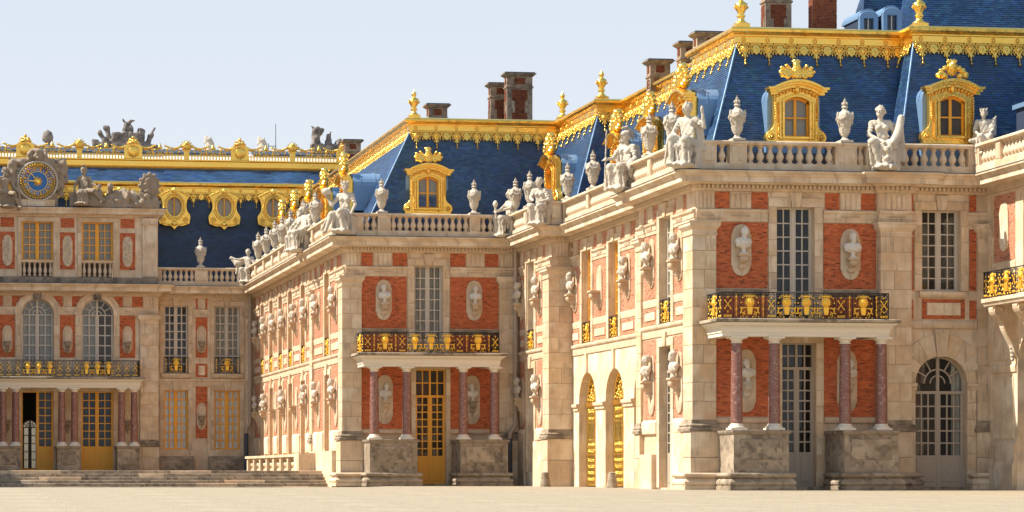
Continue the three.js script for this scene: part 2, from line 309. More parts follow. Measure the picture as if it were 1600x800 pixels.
// slates on a four-cornered roof plane (bl, br, tr, tl), each a lapped tile with its own tone
function slates(parent, name, bl, br, tr, tl, ch = 0.09, sw = 0.2, tone = 1) {
  const n = br.clone().sub(bl).cross(tl.clone().sub(bl)).normalize();
  const g = new THREE.BufferGeometry().setFromPoints([bl, br, tr, bl, tr, tl]); g.computeVertexNormals(); g.setAttribute('uv', new THREE.Float32BufferAttribute(new Float32Array(12), 2));
  const back = add(parent, name, g, M.slateBack);
  const L = quadList(), rise = (bl.distanceTo(tl) + br.distanceTo(tr)) / 2, rows = Math.round(rise / ch), T = 0.022;
  const lerp = (a, b, t) => a.clone().lerp(b, t), arr = (v, o) => [v.x + n.x * o, v.y + n.y * o, v.z + n.z * o];
  for (let r = 0; r < rows; r++) {
    const t0 = r / rows, t1 = Math.min(1, (r + 1.25) / rows), A = lerp(bl, tl, t0), B = lerp(br, tr, t0), C = lerp(bl, tl, t1), D = lerp(br, tr, t1), len = A.distanceTo(B), cnt = Math.max(1, Math.round(len / sw)), off = (r % 2) * 0.5;
    for (let k = -1; k < cnt + 1; k++) {
      let s = (k + off) / cnt, e = (k + 1 + off) / cnt - 0.006 / len; s = Math.max(0, s); e = Math.min(1, e); if (e - s < 0.02 / len) continue;
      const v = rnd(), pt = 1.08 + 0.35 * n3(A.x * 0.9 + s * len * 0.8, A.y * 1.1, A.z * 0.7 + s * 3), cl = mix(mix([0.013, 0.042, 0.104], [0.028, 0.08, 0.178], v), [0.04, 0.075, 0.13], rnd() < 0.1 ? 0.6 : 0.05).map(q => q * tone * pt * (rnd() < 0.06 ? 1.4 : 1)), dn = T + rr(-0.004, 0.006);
      const a = arr(lerp(A, B, s), dn), b = arr(lerp(A, B, e), dn), c = arr(lerp(C, D, e), 0.004), d = arr(lerp(C, D, s), 0.004), a0 = arr(lerp(A, B, s), 0), b0 = arr(lerp(A, B, e), 0);
      L.quad(a, b, c, d, [n.x, n.y, n.z], cl); L.quad(a0, b0, b, a, [n.x * 0.3, -0.95, n.z * 0.3], cl);
    }
  }
  stuff(add(back, 'slates', L.geo(), M.slate)); return back;
}
// masonry pier built of single blocks with open joints, world box x0..x1, z0..z1
function pier(parent, x0, x1, z0, z1, o = {}) {
  const { y0 = 2.3, y1 = 8.5, base = 1.95, out = 0.09, cap = true, foot = 0 } = o;
  add(parent, 'pier_core', boxUV(bg(x0 + 0.025, x1 - 0.025, foot, y1, z0 + 0.025, z1 - 0.025)), M.stone);
  const n = Math.round((y1 - y0) / 0.6), h = (y1 - y0) / n;
  const blk = (a, b, c, d, lo, hi) => add(parent, 'stone_block', boxUV(bg(a, b, lo + 0.009, hi - 0.009, c, d)), stoneAny());
  for (let i = 0; i < n; i++) {
    const lo = y0 + i * h, hi = lo + h;
    if (x1 - x0 > 0.7 && i % 2) { const m = x0 + (x1 - x0) * rr(0.4, 0.6); blk(x0, m - 0.008, z0, z1, lo, hi); blk(m + 0.008, x1, z0, z1, lo, hi); } else blk(x0, x1, z0, z1, lo, hi);
  }
  if (base > 0) {                                              // pedestal: two courses and a moulded base
    const e = out, m1 = foot + (base - foot) * 0.55;
    blk(x0 - e, x1 + e, z0, z1 + e, foot, m1); blk(x0 - e, x1 + e, z0, z1 + e, m1, base - 0.02);
    add(parent, 'base_moulding', ringG(x0, x1, z0, z1, [[0, base - 0.02], [e + 0.05, base - 0.02], [e + 0.05, base + 0.08], [e, base + 0.13], [e + 0.03, base + 0.18], [0.03, base + 0.24], [0.02, y0], [0, y0]]), M.dirty);
  }
  if (cap) add(parent, 'capital', ringG(x0, x1, z0, z1, [[0, y1 - 0.12], [0.035, y1 - 0.1], [0.035, y1 - 0.05], [0.015, y1 - 0.04], [0.015, y1 + 0.06], [0.06, y1 + 0.12], [0.12, y1 + 0.2], [0.12, y1 + 0.3], [0.15, y1 + 0.31], [0.15, y1 + 0.36], [0, y1 + 0.36]]), M.stone);
}
const CORNICE = [[0, 9.85], [0.07, 9.86], [0.1, 9.92], [0.13, 9.93], [0.13, 10.06], [0.24, 10.07], [0.3, 10.12], [0.58, 10.13], [0.62, 10.1], [0.65, 10.1], [0.65, 10.27], [0.69, 10.29], [0.72, 10.34], [0.8, 10.4], [0.8, 10.46], [0, 10.48]];
const LEADEDGE = [[0.0, 10.484], [0.815, 10.464], [0.815, 10.482], [0.79, 10.492], [0, 10.512]];
const ARCHITRAVE = [[0, 8.86], [0.045, 8.86], [0.045, 8.98], [0.065, 8.985], [0.065, 9.13], [0.1, 9.16], [0.13, 9.2], [0.13, 9.25], [0, 9.27]];
const STRING = [[0, 6.4], [0.06, 6.42], [0.12, 6.48], [0.15, 6.53], [0.15, 6.6], [0, 6.63]];
const BELT = [[0, 5.25], [0.04, 5.26], [0.04, 5.5], [0.09, 5.55], [0.11, 5.6], [0.11, 5.66], [0, 5.69]];
const BENCH = [[0, 0], [0.2, 0], [0.2, 0.13], [0.16, 0.14], [0.2, 0.2], [0.2, 0.27], [0.13, 0.34], [0.07, 0.4], [0.16, 0.42], [0.2, 0.47], [0.2, 0.52], [0.15, 0.56], [0, 0.57]];
function dentils(parent, plan, i0, i1, w0 = 0.13, w1 = 0.22, y0 = 9.94, y1 = 10.055) {
  const L = [];
  for (let i = i0; i < i1; i++) {
    const a = plan[i], b = plan[i + 1], len = Math.hypot(b[0] - a[0], b[1] - a[1]); if (len < 0.5) continue;
    const F = fr(a[0], a[1], (b[0] - a[0]) / len, (b[1] - a[1]) / len), n = Math.floor(len / 0.15);
    for (let k = 0; k < n; k++) L.push(bg((k + 0.2) * len / n, (k + 0.8) * len / n, y0, y1, w0 - 0.01, w1).applyMatrix4(F));
  }
  stuff(add(parent, 'dentils', merge(L), M.stone));
}
// fluted block of the frieze with its drops below
function triglyph(parent, F, u0, u1, y0 = 9.27, y1 = 9.85) {
  const L = [bg(u0, u1, y0, y1, -0.02, 0.03)], n = 4, p = (u1 - u0) / n;
  for (let i = 0; i < n; i++) L.push(cbg(u0 + p * (i + 0.14), u0 + p * (i + 0.86), y0 + 0.02, y1 - 0.06, 0.03, 0.062, 0.012));
  L.push(bg(u0 + 0.003, u1 - 0.003, y1 - 0.06, y1 - 0.003, 0.03, 0.068));
  const t = add(parent, 'fluted_block', boxUV(merge(L)), M.stone, F), D = [bg(u0 + 0.03, u1 - 0.03, 9.075, 9.105, 0.06, 0.1)], m = Math.max(4, Math.round((u1 - u0) / 0.075));
  for (let i = 0; i < m; i++) { const c = u0 + 0.03 + (u1 - u0 - 0.06) * (i + 0.5) / m; D.push(new THREE.CylinderGeometry(0.012, 0.02, 0.05, 6).translate(c, 9.05, 0.085)); }
  add(t, 'drops', boxUV(merge(D)), M.stone, F);
}
function surround(parent, F, u0, u1, y0, y1, t = 0.28, w = 0.055, key = true, top = 0.26) {   // stone casing round an opening, built of blocks
  for (const [a, b] of [[u0 - t, u0], [u1, u1 + t]]) { const n = Math.max(2, Math.round((y1 - y0) / 0.55)); for (let i = 0; i < n; i++) add(parent, 'stone_block', boxUV(cbg(a + 0.002, b - 0.002, y0 + (y1 - y0) * i / n + 0.003, y0 + (y1 - y0) * (i + 1) / n - 0.003, -0.02, w, 0.006)), stoneAny(), F); }
  const m = (u0 + u1) / 2, k = 0.17;
  const L = [[u0 - t, m - k], [m + k, u1 + t]];
  for (const [a, b] of L) add(parent, 'lintel_block', boxUV(cbg(a + 0.002, b - 0.002, y1 + 0.003, y1 + top, -0.02, w, 0.006)), stoneAny(), F);
  if (key) { const s = new THREE.Shape(); s.moveTo(m - 0.13, y1 + 0.002); s.lineTo(m + 0.13, y1 + 0.002); s.lineTo(m + 0.2, y1 + 0.48); s.lineTo(m - 0.2, y1 + 0.48); s.closePath(); add(parent, 'keystone', boxUV(new THREE.ExtrudeGeometry(s, { depth: 0.12, bevelEnabled: true, bevelSize: 0.008, bevelThickness: 0.008, bevelSegments: 1 }).translate(0, 0, -0.02)), stoneAny(), F); }
  else add(parent, 'lintel_block', boxUV(cbg(m - k + 0.002, m + k - 0.002, y1 + 0.003, y1 + top, -0.02, w, 0.006)), stoneAny(), F);
}
const paneG = new THREE.BoxGeometry(1, 1, 0.005);
// casement window or glazed door; two leaves; panes are single meshes
function glazing(parent, F, o) {
  const { u0, u1, y0, y1, w = -0.26, cols = 4, rows = 7, mat = M.greyWood, panel = 0, transom = 0, r = 0, curtain, name = 'window', open = false, cur = [0, 1], panesMat = M.glass } = o;
  const g = part(parent, name, at(F, (u0 + u1) / 2, y0, w)), hw = (u1 - u0) / 2, H = y1 - y0, D = 0.035, L = [], B = (a, b, c, d, e = D) => L.push(bg(a, b, c, d, -e, e));
  const fw = 0.055, mw = o.mw ?? 0.024;
  B(-hw, -hw + fw, 0, H); B(hw - fw, hw, 0, H); B(-hw + fw, hw - fw, 0, fw + 0.02); if (!r) B(-hw + fw, hw - fw, H - fw, H);
  const yT = transom ? transom - y0 : (r ? H : H - fw), yb = panel ? panel : fw + 0.02;
  const pane = (a, b, c, d) => { const m = new THREE.Mesh(paneG, panesMat); m.name = 'pane'; m.position.set((a + b) / 2, (c + d) / 2, 0); m.scale.set(b - a, d - c, 1); m.rotation.set(rr(-0.006, 0.006), rr(-0.008, 0.008), 0); m.castShadow = m.receiveShadow = true; g.add(m); };
  const lights = (a, b, c, d, nc, nr) => {
    for (let i = 1; i < nc; i++) { const x = a + (b - a) * i / nc; B(x - mw, x + mw, c, d, 0.022); }
    for (let j = 1; j < nr; j++) { const y = c + (d - c) * j / nr; B(a, b, y - mw, y + mw, 0.02); }
    for (let i = 0; i < nc; i++) for (let j = 0; j < nr; j++) pane(a + (b - a) * i / nc + mw, a + (b - a) * (i + 1) / nc - mw, c + (d - c) * j / nr + mw, c + (d - c) * (j + 1) / nr - mw);
  };
  for (const s of [-1, 1]) {
    const a = s < 0 ? -hw + fw : 0.05, b = s < 0 ? -0.05 : hw - fw;
    if (open && s < 0) continue;
    if (panel) {                                               // solid lower panel with raised field
      B(a, b, fw, panel, 0.03); L.push(cbg(a + 0.09, b - 0.09, fw + 0.1, panel - 0.1, 0.025, 0.048, 0.015));
      if (o.lozenge) { const q = (b - a) / 2 - 0.12, z = new THREE.BoxGeometry(q * 1.25, q * 1.25, 0.03).rotateZ(Math.PI / 4).translate((a + b) / 2, (fw + panel) / 2, 0.05); L.push(z); }
    }
    B(a, a + 0.045, yb, yT); B(b - 0.045, b, yb, yT);
    lights(a + 0.045, b - 0.045, yb, yT, cols / 2, rows);
  }
  B(-0.05, 0.05, fw, yT, 0.05);
  if (transom) {
    B(-hw + fw, hw - fw, yT, yT + 0.1, 0.05);
    if (!r) { B(-0.04, 0.04, yT + 0.1, H - fw); lights(-hw + fw, -0.04, yT + 0.1, H - fw, cols / 2, 2); lights(0.04, hw - fw, yT + 0.1, H - fw, cols / 2, 2); }
  }
  if (r) {                                                      // fanlight over the springing
    const ys = H, ro = r, ri = r - fw, rm = r * 0.52, arc = (a, b, ra, rb, dep) => { const s = new THREE.Shape(); s.absarc(0, 0, rb, a, b, false); s.absarc(0, 0, ra, b, a, true); s.closePath(); return new THREE.ExtrudeGeometry(s, { depth: dep * 2, bevelEnabled: false, curveSegments: 10 }).translate(0, 0, -dep); };
    L.push(arc(0, Math.PI, ri, ro, D).translate(0, ys, 0)); L.push(arc(0, Math.PI, rm - 0.025, rm + 0.025, 0.025).translate(0, ys, 0)); L.push(arc(0, Math.PI, rm * 0.55 - 0.02, rm * 0.55 + 0.02, 0.025).translate(0, ys, 0));
    const yc = transom ? yT + 0.1 : ys - 0.02; B(-0.05, 0.05, yc, ys + ri, 0.045);
    if (transom && ys > yT + 0.1) { lights(-hw + fw, -0.05, yT + 0.1, ys, 1, 1); lights(0.05, hw - fw, yT + 0.1, ys, 1, 1); } else B(-hw + fw, hw - fw, ys - 0.03, ys + 0.03, 0.04);
    const k = 6;
    for (let i = 0; i < k; i++) {
      const a = Math.PI * i / k, b = Math.PI * (i + 1) / k;
      if (i && i !== k / 2) L.push(new THREE.BoxGeometry(ri - rm, 0.045, 0.04).translate((ri + rm) / 2, 0, 0).rotateZ(a).translate(0, ys, 0));
      for (const [p, q] of [[0.03, rm - 0.02], [rm + 0.02, ri]]) { const m = new THREE.Mesh(arc(a, b, p, q, 0.0025), panesMat); m.name = 'pane'; m.position.set(0, ys, 0); m.rotation.y = rr(-0.008, 0.008); m.castShadow = m.receiveShadow = true; g.add(m); }
    }
  }
  const fm = new THREE.Mesh(boxUV(merge(L)), mat); fm.name = 'frame'; fm.castShadow = fm.receiveShadow = true; g.add(fm);
  if (curtain) {
    const top = H + (r ? r * 0.98 : 0);
    const cg = (a, b, c, d) => { const p = new THREE.PlaneGeometry(b - a, d - c, Math.ceil((b - a) / 0.03), 1).translate((a + b) / 2, (c + d) / 2, 0), q = p.attributes.position; for (let i = 0; i < q.count; i++) q.setZ(i, -0.1 + 0.03 * Math.sin(q.getX(i) * 42 + 0.5 * Math.sin(q.getX(i) * 13))); p.computeVertexNormals(); return p; };
    const c0 = -hw + (u1 - u0) * cur[0], c1 = -hw + (u1 - u0) * cur[1];
    const m = new THREE.Mesh(cg(c0 - (cur[0] === 0 ? 0.1 : 0), c1 + (cur[1] === 1 ? 0.1 : 0), panel || 0, top), curtain); m.name = 'curtain'; m.castShadow = m.receiveShadow = true; g.add(m);
  }
  if (open) {                                                   // left leaf swung inwards
    const a = 0, b = hw - fw - 0.05, Q = [], q = (x0, x1, c, d, e = 0.022) => Q.push(bg(x0, x1, c, d, -e, e));
    q(a, a + 0.07, fw, H - fw); q(b - 0.07, b, fw, H - fw); q(a, b, fw, panel); q(a, b, H - fw - 0.06, H - fw);
    for (let j = 1; j < rows; j++) { const y = panel + (H - fw - panel) * j / rows; q(a, b, y - mw, y + mw); }
    const m = new THREE.Mesh(boxUV(merge(Q)), mat); m.name = 'open_leaf'; m.position.set(-hw + fw, 0, -0.03); m.rotation.y = 1.75; m.castShadow = m.receiveShadow = true; g.add(m);
  }
  return g;
}

// ---------- balustrades ----------
const balPts = [[0.09, 0], [0.09, 0.05], [0.055, 0.07], [0.05, 0.1], [0.075, 0.15], [0.098, 0.22], [0.09, 0.29], [0.055, 0.4], [0.043, 0.47], [0.05, 0.49], [0.07, 0.505], [0.045, 0.525], [0.085, 0.55], [0.085, 0.6]].map(p => new THREE.Vector2(p[0], p[1]));
const balG = boxUV(new THREE.LatheGeometry(balPts, 10), 1.5);
// from (x0,z0) along (dx,dz) for len; piers = [[u0,u1],...] solid dies; the rest gets balusters
function balustrade(label, x0, z0, dx, dz, len, piers, o = {}) {
  const t = thing('stone_balustrade', label, 'balustrade', x0, 10.48 + (o.dy ?? 0), z0, 0, 'stone balustrades along the roof edges'), F = fr(x0, z0, dx, dz, o.dy ?? 0), c = o.c ?? 0, e0 = o.e0 ?? 0, e1 = o.e1 ?? 0;
  add(t, 'plinth', boxUV(bg(-e0, len + e1, 10.48, 10.72, c - 0.2, c + 0.2)), M.stone, F);
  add(t, 'coping', mouldG(-e0, len + e1, [[c - 0.2, 11.33], [c + 0.17, 11.33], [c + 0.19, 11.36], [c + 0.23, 11.37], [c + 0.23, 11.43], [c + 0.2, 11.46], [c - 0.23, 11.47], [c - 0.23, 11.36]]), M.stone, F);
  for (const [a, b] of piers) { add(t, 'pedestal', boxUV(bg(a, b, 10.72, 11.33, c - 0.17, c + 0.17)), M.stone, F); if (b - a > 0.35) add(t, 'raised_panel', boxUV(cbg(a + 0.06, b - 0.06, 10.78, 11.27, c + 0.165, c + 0.19, 0.012)), stoneAny(), F); }
  let u = 0;
  for (const [a, b] of [...piers, [len, len]]) {
    const gap = a - u; if (gap > 0.2) { const n = Math.max(1, Math.round(gap / (o.pitch ?? 0.3))), p = gap / n; for (let i = 0; i < n; i++) { const m = add(t, 'baluster', balG, o.dirtyBal ? M.dirty : M.stone, at(F, u + (i + 0.5) * p, 10.72, c)); m.scale.set(o.fat ?? 1.3, 1.017, o.fat ?? 1.3); } }
    u = b;
  }
  return t;
}

// ---------- busts, urns, finials ----------
function lathe(pts, seg = 24) { return new THREE.LatheGeometry(pts.map(p => new THREE.Vector2(p[0], p[1])), seg); }
function bustGeo(v) {                                          // origin at the socle's foot, faces +z, about 0.78 m tall
  const hx = [0.03, -0.04, 0, 0.05][v], P = [
    ['c', [0, 0.0, 0.02], [0, 0.14, 0.02], 0.075, 0.045], ['b', [0, 0.01, 0.02], [0.075, 0.012, 0.075], 0.006],
    ['e', [0, 0.27, 0.02], [0.2, 0.15, 0.125]], ['c', [-0.165, 0.34, 0], [0.165, 0.34, 0], 0.085, 0.085], ['c', [-0.19, 0.3, 0.01], [-0.2, 0.22, 0.02], 0.07, 0.05], ['c', [0.19, 0.3, 0.01], [0.2, 0.22, 0.02], 0.07, 0.05],
    ['c', [0, 0.36, 0.01], [hx * 0.6, 0.5, 0.03], 0.068, 0.06], ['e', [hx, 0.585, 0.045], [0.082, 0.115, 0.098]], ['e', [hx, 0.53, 0.075], [0.058, 0.06, 0.06]],
    K(['c', [hx * 1.4, 0.6, 0.135], [hx * 1.5, 0.566, 0.158], 0.012, 0.018], 0.02), K(['c', [hx - 0.04, 0.612, 0.118], [hx + 0.045, 0.612, 0.12], 0.014, 0.014], 0.02), K(['c', [hx - 0.025, 0.528, 0.135], [hx + 0.03, 0.528, 0.136], 0.01, 0.01], 0.015),
    ['e', [hx - 0.088, 0.575, 0.03], [0.016, 0.03, 0.02]], ['e', [hx + 0.088, 0.575, 0.03], [0.016, 0.03, 0.02]],
  ];
  if (v === 0) P.push(['e', [hx, 0.63, 0.02], [0.094, 0.085, 0.1]]);                                                   // short hair
  if (v === 1) P.push(['e', [hx, 0.62, 0.0], [0.1, 0.1, 0.11]], ['e', [hx, 0.49, 0.1], [0.06, 0.08, 0.05]], ['c', [-0.14, 0.36, 0.08], [0.13, 0.24, 0.12], 0.04, 0.05]); // beard and sash
  if (v === 2) P.push(['e', [hx, 0.655, 0.03], [0.1, 0.075, 0.115]], K(['c', [hx, 0.72, 0.06], [hx, 0.76, -0.03], 0.022, 0.03], 0.02), ['e', [hx, 0.5, 0.1], [0.055, 0.07, 0.045]]);   // helmet and beard
  if (v === 3) P.push(['e', [hx, 0.625, -0.01], [0.1, 0.1, 0.12]], ['e', [hx, 0.68, -0.05], [0.06, 0.06, 0.06]], ['c', [0.15, 0.36, 0.08], [-0.12, 0.23, 0.12], 0.05, 0.05]);
  if (v !== 2) for (let i = 0; i < 30; i++) { const a = i * 2.4, u = 0.1 - 0.15 * ((i % 6) / 5), r = Math.sqrt(Math.max(0.2, 1 - (u / 0.12) ** 2)), f0 = Math.cos(a) * 0.1 * r, s0 = Math.sin(a) * 0.092 * r; if (f0 > 0.04 && u < 0.06) continue; P.push(K(['e', [hx + s0, 0.6 + u, 0.035 + f0], [0.028, 0.026, 0.028]], 0.006)); }
  for (let i = 0; i < 5; i++) P.push(K(['c', [-0.16 + i * 0.02, 0.4 - i * 0.012, 0.07], [0.14 - i * 0.01, 0.33 - i * 0.04, 0.1], 0.02, 0.022], 0.008));
  for (const q of [-1, 1]) P.push(K(['e', [hx + q * 0.036, 0.595, 0.128], [0.014, 0.01, 0.012]], 0.004));
  const f = field(P, (x, y, z) => y < 0.42 && y > 0.16 ? 0.008 * Math.sin(x * 62 + y * 50 + Math.sin(y * 30)) * sm(0, 0.06, z) : (y > 0.6 ? 0.004 * Math.sin(x * 130) * Math.sin(y * 120) * (z < 0.09 ? 1 : 0) : 0));
  return netMesh(f, [-0.3, -0.06, -0.17], [0.3, 0.84, 0.24], 0.0145);
}
const bustGs = [0, 1, 2, 3].map(bustGeo);
const bracketG = (() => {                                      // scrolled console under a bust, top at y = 0
  const L = [bg(-0.19, 0.19, -0.05, 0, -0.06, 0.32), bg(-0.165, 0.165, -0.085, -0.05, -0.06, 0.285)];
  const s = new THREE.Shape(); s.moveTo(-0.06, -0.085); s.lineTo(0.26, -0.085); s.bezierCurveTo(0.34, -0.2, 0.22, -0.28, 0.15, -0.3); s.bezierCurveTo(0.1, -0.33, 0.13, -0.4, 0.08, -0.46); s.lineTo(-0.06, -0.5); s.closePath();
  L.push(new THREE.ExtrudeGeometry(s, { depth: 0.2, bevelEnabled: true, bevelSize: 0.012, bevelThickness: 0.012, bevelSegments: 1, curveSegments: 8 }).translate(0, 0, -0.1).rotateY(-Math.PI / 2));
  for (const q of [-1, 1]) L.push(new THREE.TorusGeometry(0.06, 0.022, 6, 14).rotateY(Math.PI / 2).translate(q * 0.115, -0.17, 0.2), new THREE.TorusGeometry(0.035, 0.016, 6, 12).rotateY(Math.PI / 2).translate(q * 0.112, -0.39, 0.06));
  for (let i = 0; i < 4; i++) L.push(new THREE.SphereGeometry(0.045 - i * 0.008, 8, 6).scale(1, 1.3, 0.8).translate(0, -0.5 - i * 0.055, 0.03 - i * 0.008));
  return boxUV(merge(L), 1.2);
})();
function nicheG(w, h, d) {
  const s = new THREE.Shape(), r = w / 2 - 0.04; s.moveTo(-w / 2, r + 0.06); s.lineTo(-r, r + 0.06); s.absarc(0, r + 0.02, r, Math.PI, 2 * Math.PI, false); s.lineTo(w / 2, r + 0.06); s.lineTo(w / 2, h - r - 0.06); s.lineTo(r, h - r - 0.06); s.absarc(0, h - r - 0.02, r, 0, Math.PI, false); s.lineTo(-w / 2, h - r - 0.06); s.closePath();
  return boxUV(new THREE.ExtrudeGeometry(s, { depth: d, bevelEnabled: true, bevelSize: 0.012, bevelThickness: 0.012, bevelSegments: 1, curveSegments: 10 }));
}
const nicheTall = nicheG(0.66, 1.72, 0.04), nicheLow = nicheG(0.66, 2.1, 0.04), nicheSlim = nicheG(0.5, 1.45, 0.035);
const slabG = boxUV(cbg(-0.16, 0.16, 0, 0.9, 0, 0.03, 0.008), 1.2);
// bust: origin on the wall at the bracket's top
function bust(label, F, u, y, v, o = {}) {
  const t = thing('portrait_bust', label, 'bust', 0, 0, 0, 0, o.group); put(t, at(F, u, y, 0), scene);
  local(t, 'backing_panel', o.niche ?? nicheTall, stones[2], 0, -(o.drop ?? 0.72), 0.02);
  if (!o.noSlab) local(t, 'backing_slab', slabG, M.stone, 0, -0.42, 0.06);
  const b = local(t, 'bracket', bracketG, o.mat ?? stones[2], 0, 0, 0.07), k = o.s ?? 1.12; b.scale.setScalar(o.bs ?? 1);
  if (v >= 0) { const m = local(t, 'bust', bustGs[v], o.bm ?? o.mat ?? M.stat, 0, 0.012, 0.23); m.scale.setScalar(k); m.rotation.y = o.turn ?? 0; }
  return t;
}
const urnG = (() => {
  const g = lathe([[0, 0], [0.26, 0], [0.26, 0.05], [0.2, 0.08], [0.13, 0.13], [0.11, 0.2], [0.17, 0.23], [0.17, 0.26], [0.2, 0.3], [0.24, 0.42], [0.255, 0.47], [0.23, 0.48], [0.26, 0.52], [0.3, 0.68], [0.335, 0.82], [0.33, 0.9], [0.26, 0.98], [0.18, 1.02], [0.13, 1.05], [0.1, 1.12], [0.15, 1.15], [0.12, 1.19], [0.07, 1.22]], 32);
  const p = g.attributes.position; for (let i = 0; i < p.count; i++) { const y = p.getY(i), a = Math.atan2(p.getZ(i), p.getX(i)); let k = 1; if (y > 0.5 && y < 0.7) k += 0.05 * Math.sin(a * 12); if (y > 0.28 && y < 0.46) k += 0.06 * Math.cos(a * 10); p.setX(i, p.getX(i) * k); p.setZ(i, p.getZ(i) * k); }
  const L = [g.toNonIndexed()];
  for (let i = 0; i < 30; i++) { const a = i / 30 * Math.PI * 2, sw = 0.84 - 0.09 * Math.abs(Math.sin(a * 2.5)); L.push(new THREE.SphereGeometry(0.055, 7, 5).scale(1, 1.1, 1).translate(Math.cos(a) * 0.335, sw, Math.sin(a) * 0.335)); }
  for (let i = 0; i < 5; i++) { const a = i / 5 * Math.PI * 2; L.push(new THREE.SphereGeometry(0.07, 8, 6).scale(0.9, 1.5, 0.9).translate(Math.cos(a) * 0.33, 0.9, Math.sin(a) * 0.33), new THREE.SphereGeometry(0.05, 7, 5).scale(1, 1.9, 1).translate(Math.cos(a) * 0.315, 0.66, Math.sin(a) * 0.315)); }
  for (let i = 0; i < 5; i++) { const a = i / 5 * Math.PI * 2 + 0.4; L.push(new THREE.SphereGeometry(0.06, 8, 6).translate(Math.cos(a) * 0.09, 1.27, Math.sin(a) * 0.09)); }
  L.push(new THREE.SphereGeometry(0.075, 8, 6).scale(1, 1.3, 1).translate(0, 1.34, 0), new THREE.ConeGeometry(0.045, 0.1, 8).translate(0, 1.45, 0));
  const m = merge(L); m.computeVertexNormals(); return boxUV(m, 1.4);
})();
function urn(label, x, y, z, s = 1, mat = M.stat) { const t = thing('stone_urn', label, 'urn', x, y, z, rnd() * 6, 'stone urns on the balustrades'); const m = local(t, 'vase', urnG, mat); m.scale.set(0.78 * s, 1.03 * s, 0.78 * s); const b = local(t, 'foot', boxUV(bg(-0.22, 0.22, -0.02, 0.05, -0.22, 0.22), 1), mat); b.rotation.y = -t.rotation.y; return t; }
const finialG = merge([lathe([[0, 0], [0.22, 0], [0.24, 0.06], [0.16, 0.1], [0.1, 0.2], [0.12, 0.26], [0.16, 0.3], [0.1, 0.36], [0.14, 0.46], [0.24, 0.62], [0.2, 0.66], [0.22, 0.72], [0.12, 0.78], [0.06, 0.84], [0.1, 0.9], [0.12, 0.96], [0.05, 1.06], [0, 1.16]], 16).toNonIndexed(), ...[0, 1, 2, 3, 4, 5].map(i => new THREE.SphereGeometry(0.05, 6, 5).translate(Math.cos(i * 1.047) * 0.22, 0.6, Math.sin(i * 1.047) * 0.22))]);
function finial(label, x, y, z, s = 1) { const t = thing('gilded_finial', label, 'finial', x, y, z, 0, 'gilded finials on the roof corners'); const m = local(t, 'vase', finialG, M.gold); m.scale.setScalar(s); local(t, 'base', ringG(-0.24 * s, 0.24 * s, -0.24 * s, 0.24 * s, [[0, -0.3], [0, 0.02], [-0.1 * s, 0.06]]), M.gold); return t; }

// ---------- gilded cresting ----------
function pendantG(big) {                                       // openwork drop of scrolls, leaf and tassel
  const L = [], w = big ? 0.2 : 0.17, h = big ? 0.46 : 0.32;
  const s = new THREE.Shape(); s.moveTo(-0.05, -0.06); s.bezierCurveTo(-0.16, -0.12, -0.14, -0.24, -0.06, -0.28); s.lineTo(0, -h); s.lineTo(0.06, -0.28); s.bezierCurveTo(0.14, -0.24, 0.16, -0.12, 0.05, -0.06); s.closePath();
  L.push(new THREE.ExtrudeGeometry(s, { depth: 0.03, bevelEnabled: true, bevelSize: 0.01, bevelThickness: 0.012, bevelSegments: 1, curveSegments: 6 }), bg(-0.22, 0.22, -0.045, 0, 0, 0.04));
  for (const q of [-1, 1]) {
    L.push(new THREE.TorusGeometry(0.062, 0.02, 5, 12).translate(q * (w - 0.02), -0.1, 0.02), new THREE.TorusGeometry(0.045, 0.018, 5, 10).translate(q * 0.135, -0.22, 0.02), new THREE.SphereGeometry(0.03, 6, 5).translate(q * 0.15, -0.3, 0.02), new THREE.SphereGeometry(0.026, 6, 5).translate(q * (w - 0.02), -0.1, 0.03));
    if (big) L.push(new THREE.SphereGeometry(0.03, 6, 5).scale(1, 1.5, 1).translate(q * 0.075, -0.36, 0.02));
  }
  L.push(new THREE.SphereGeometry(big ? 0.085 : 0.05, 9, 7).scale(1, 1, 0.6).translate(0, big ? -0.16 : -0.17, 0.04));
  if (big) { for (let i = 0; i < 7; i++) L.push(new THREE.SphereGeometry(0.026, 6, 4).translate(Math.cos(i * 0.898) * 0.1, -0.16 + Math.sin(i * 0.898) * 0.1, 0.045)); L.push(new THREE.SphereGeometry(0.035, 6, 5).translate(0, -h - 0.02, 0.015), new THREE.ConeGeometry(0.055, 0.11, 7).translate(0, -h - 0.1, 0.015)); }
  return merge(L);
}
const pendA = pendantG(true), pendB = pendantG(false), rosetteG = merge([new THREE.SphereGeometry(0.05, 8, 6).scale(1, 1, 0.5), new THREE.TorusGeometry(0.075, 0.018, 5, 12)]);
const CREST = y => [[-0.3, y - 0.04], [0.04, y], [0.04, y + 0.05], [0.08, y + 0.06], [0.08, y + 0.26], [0.13, y + 0.28], [0.13, y + 0.32], [0.2, y + 0.36], [0.27, y + 0.42], [0.28, y + 0.5], [0.23, y + 0.56], [0.12, y + 0.6], [0.0, y + 0.6], [-0.6, y + 0.62]];
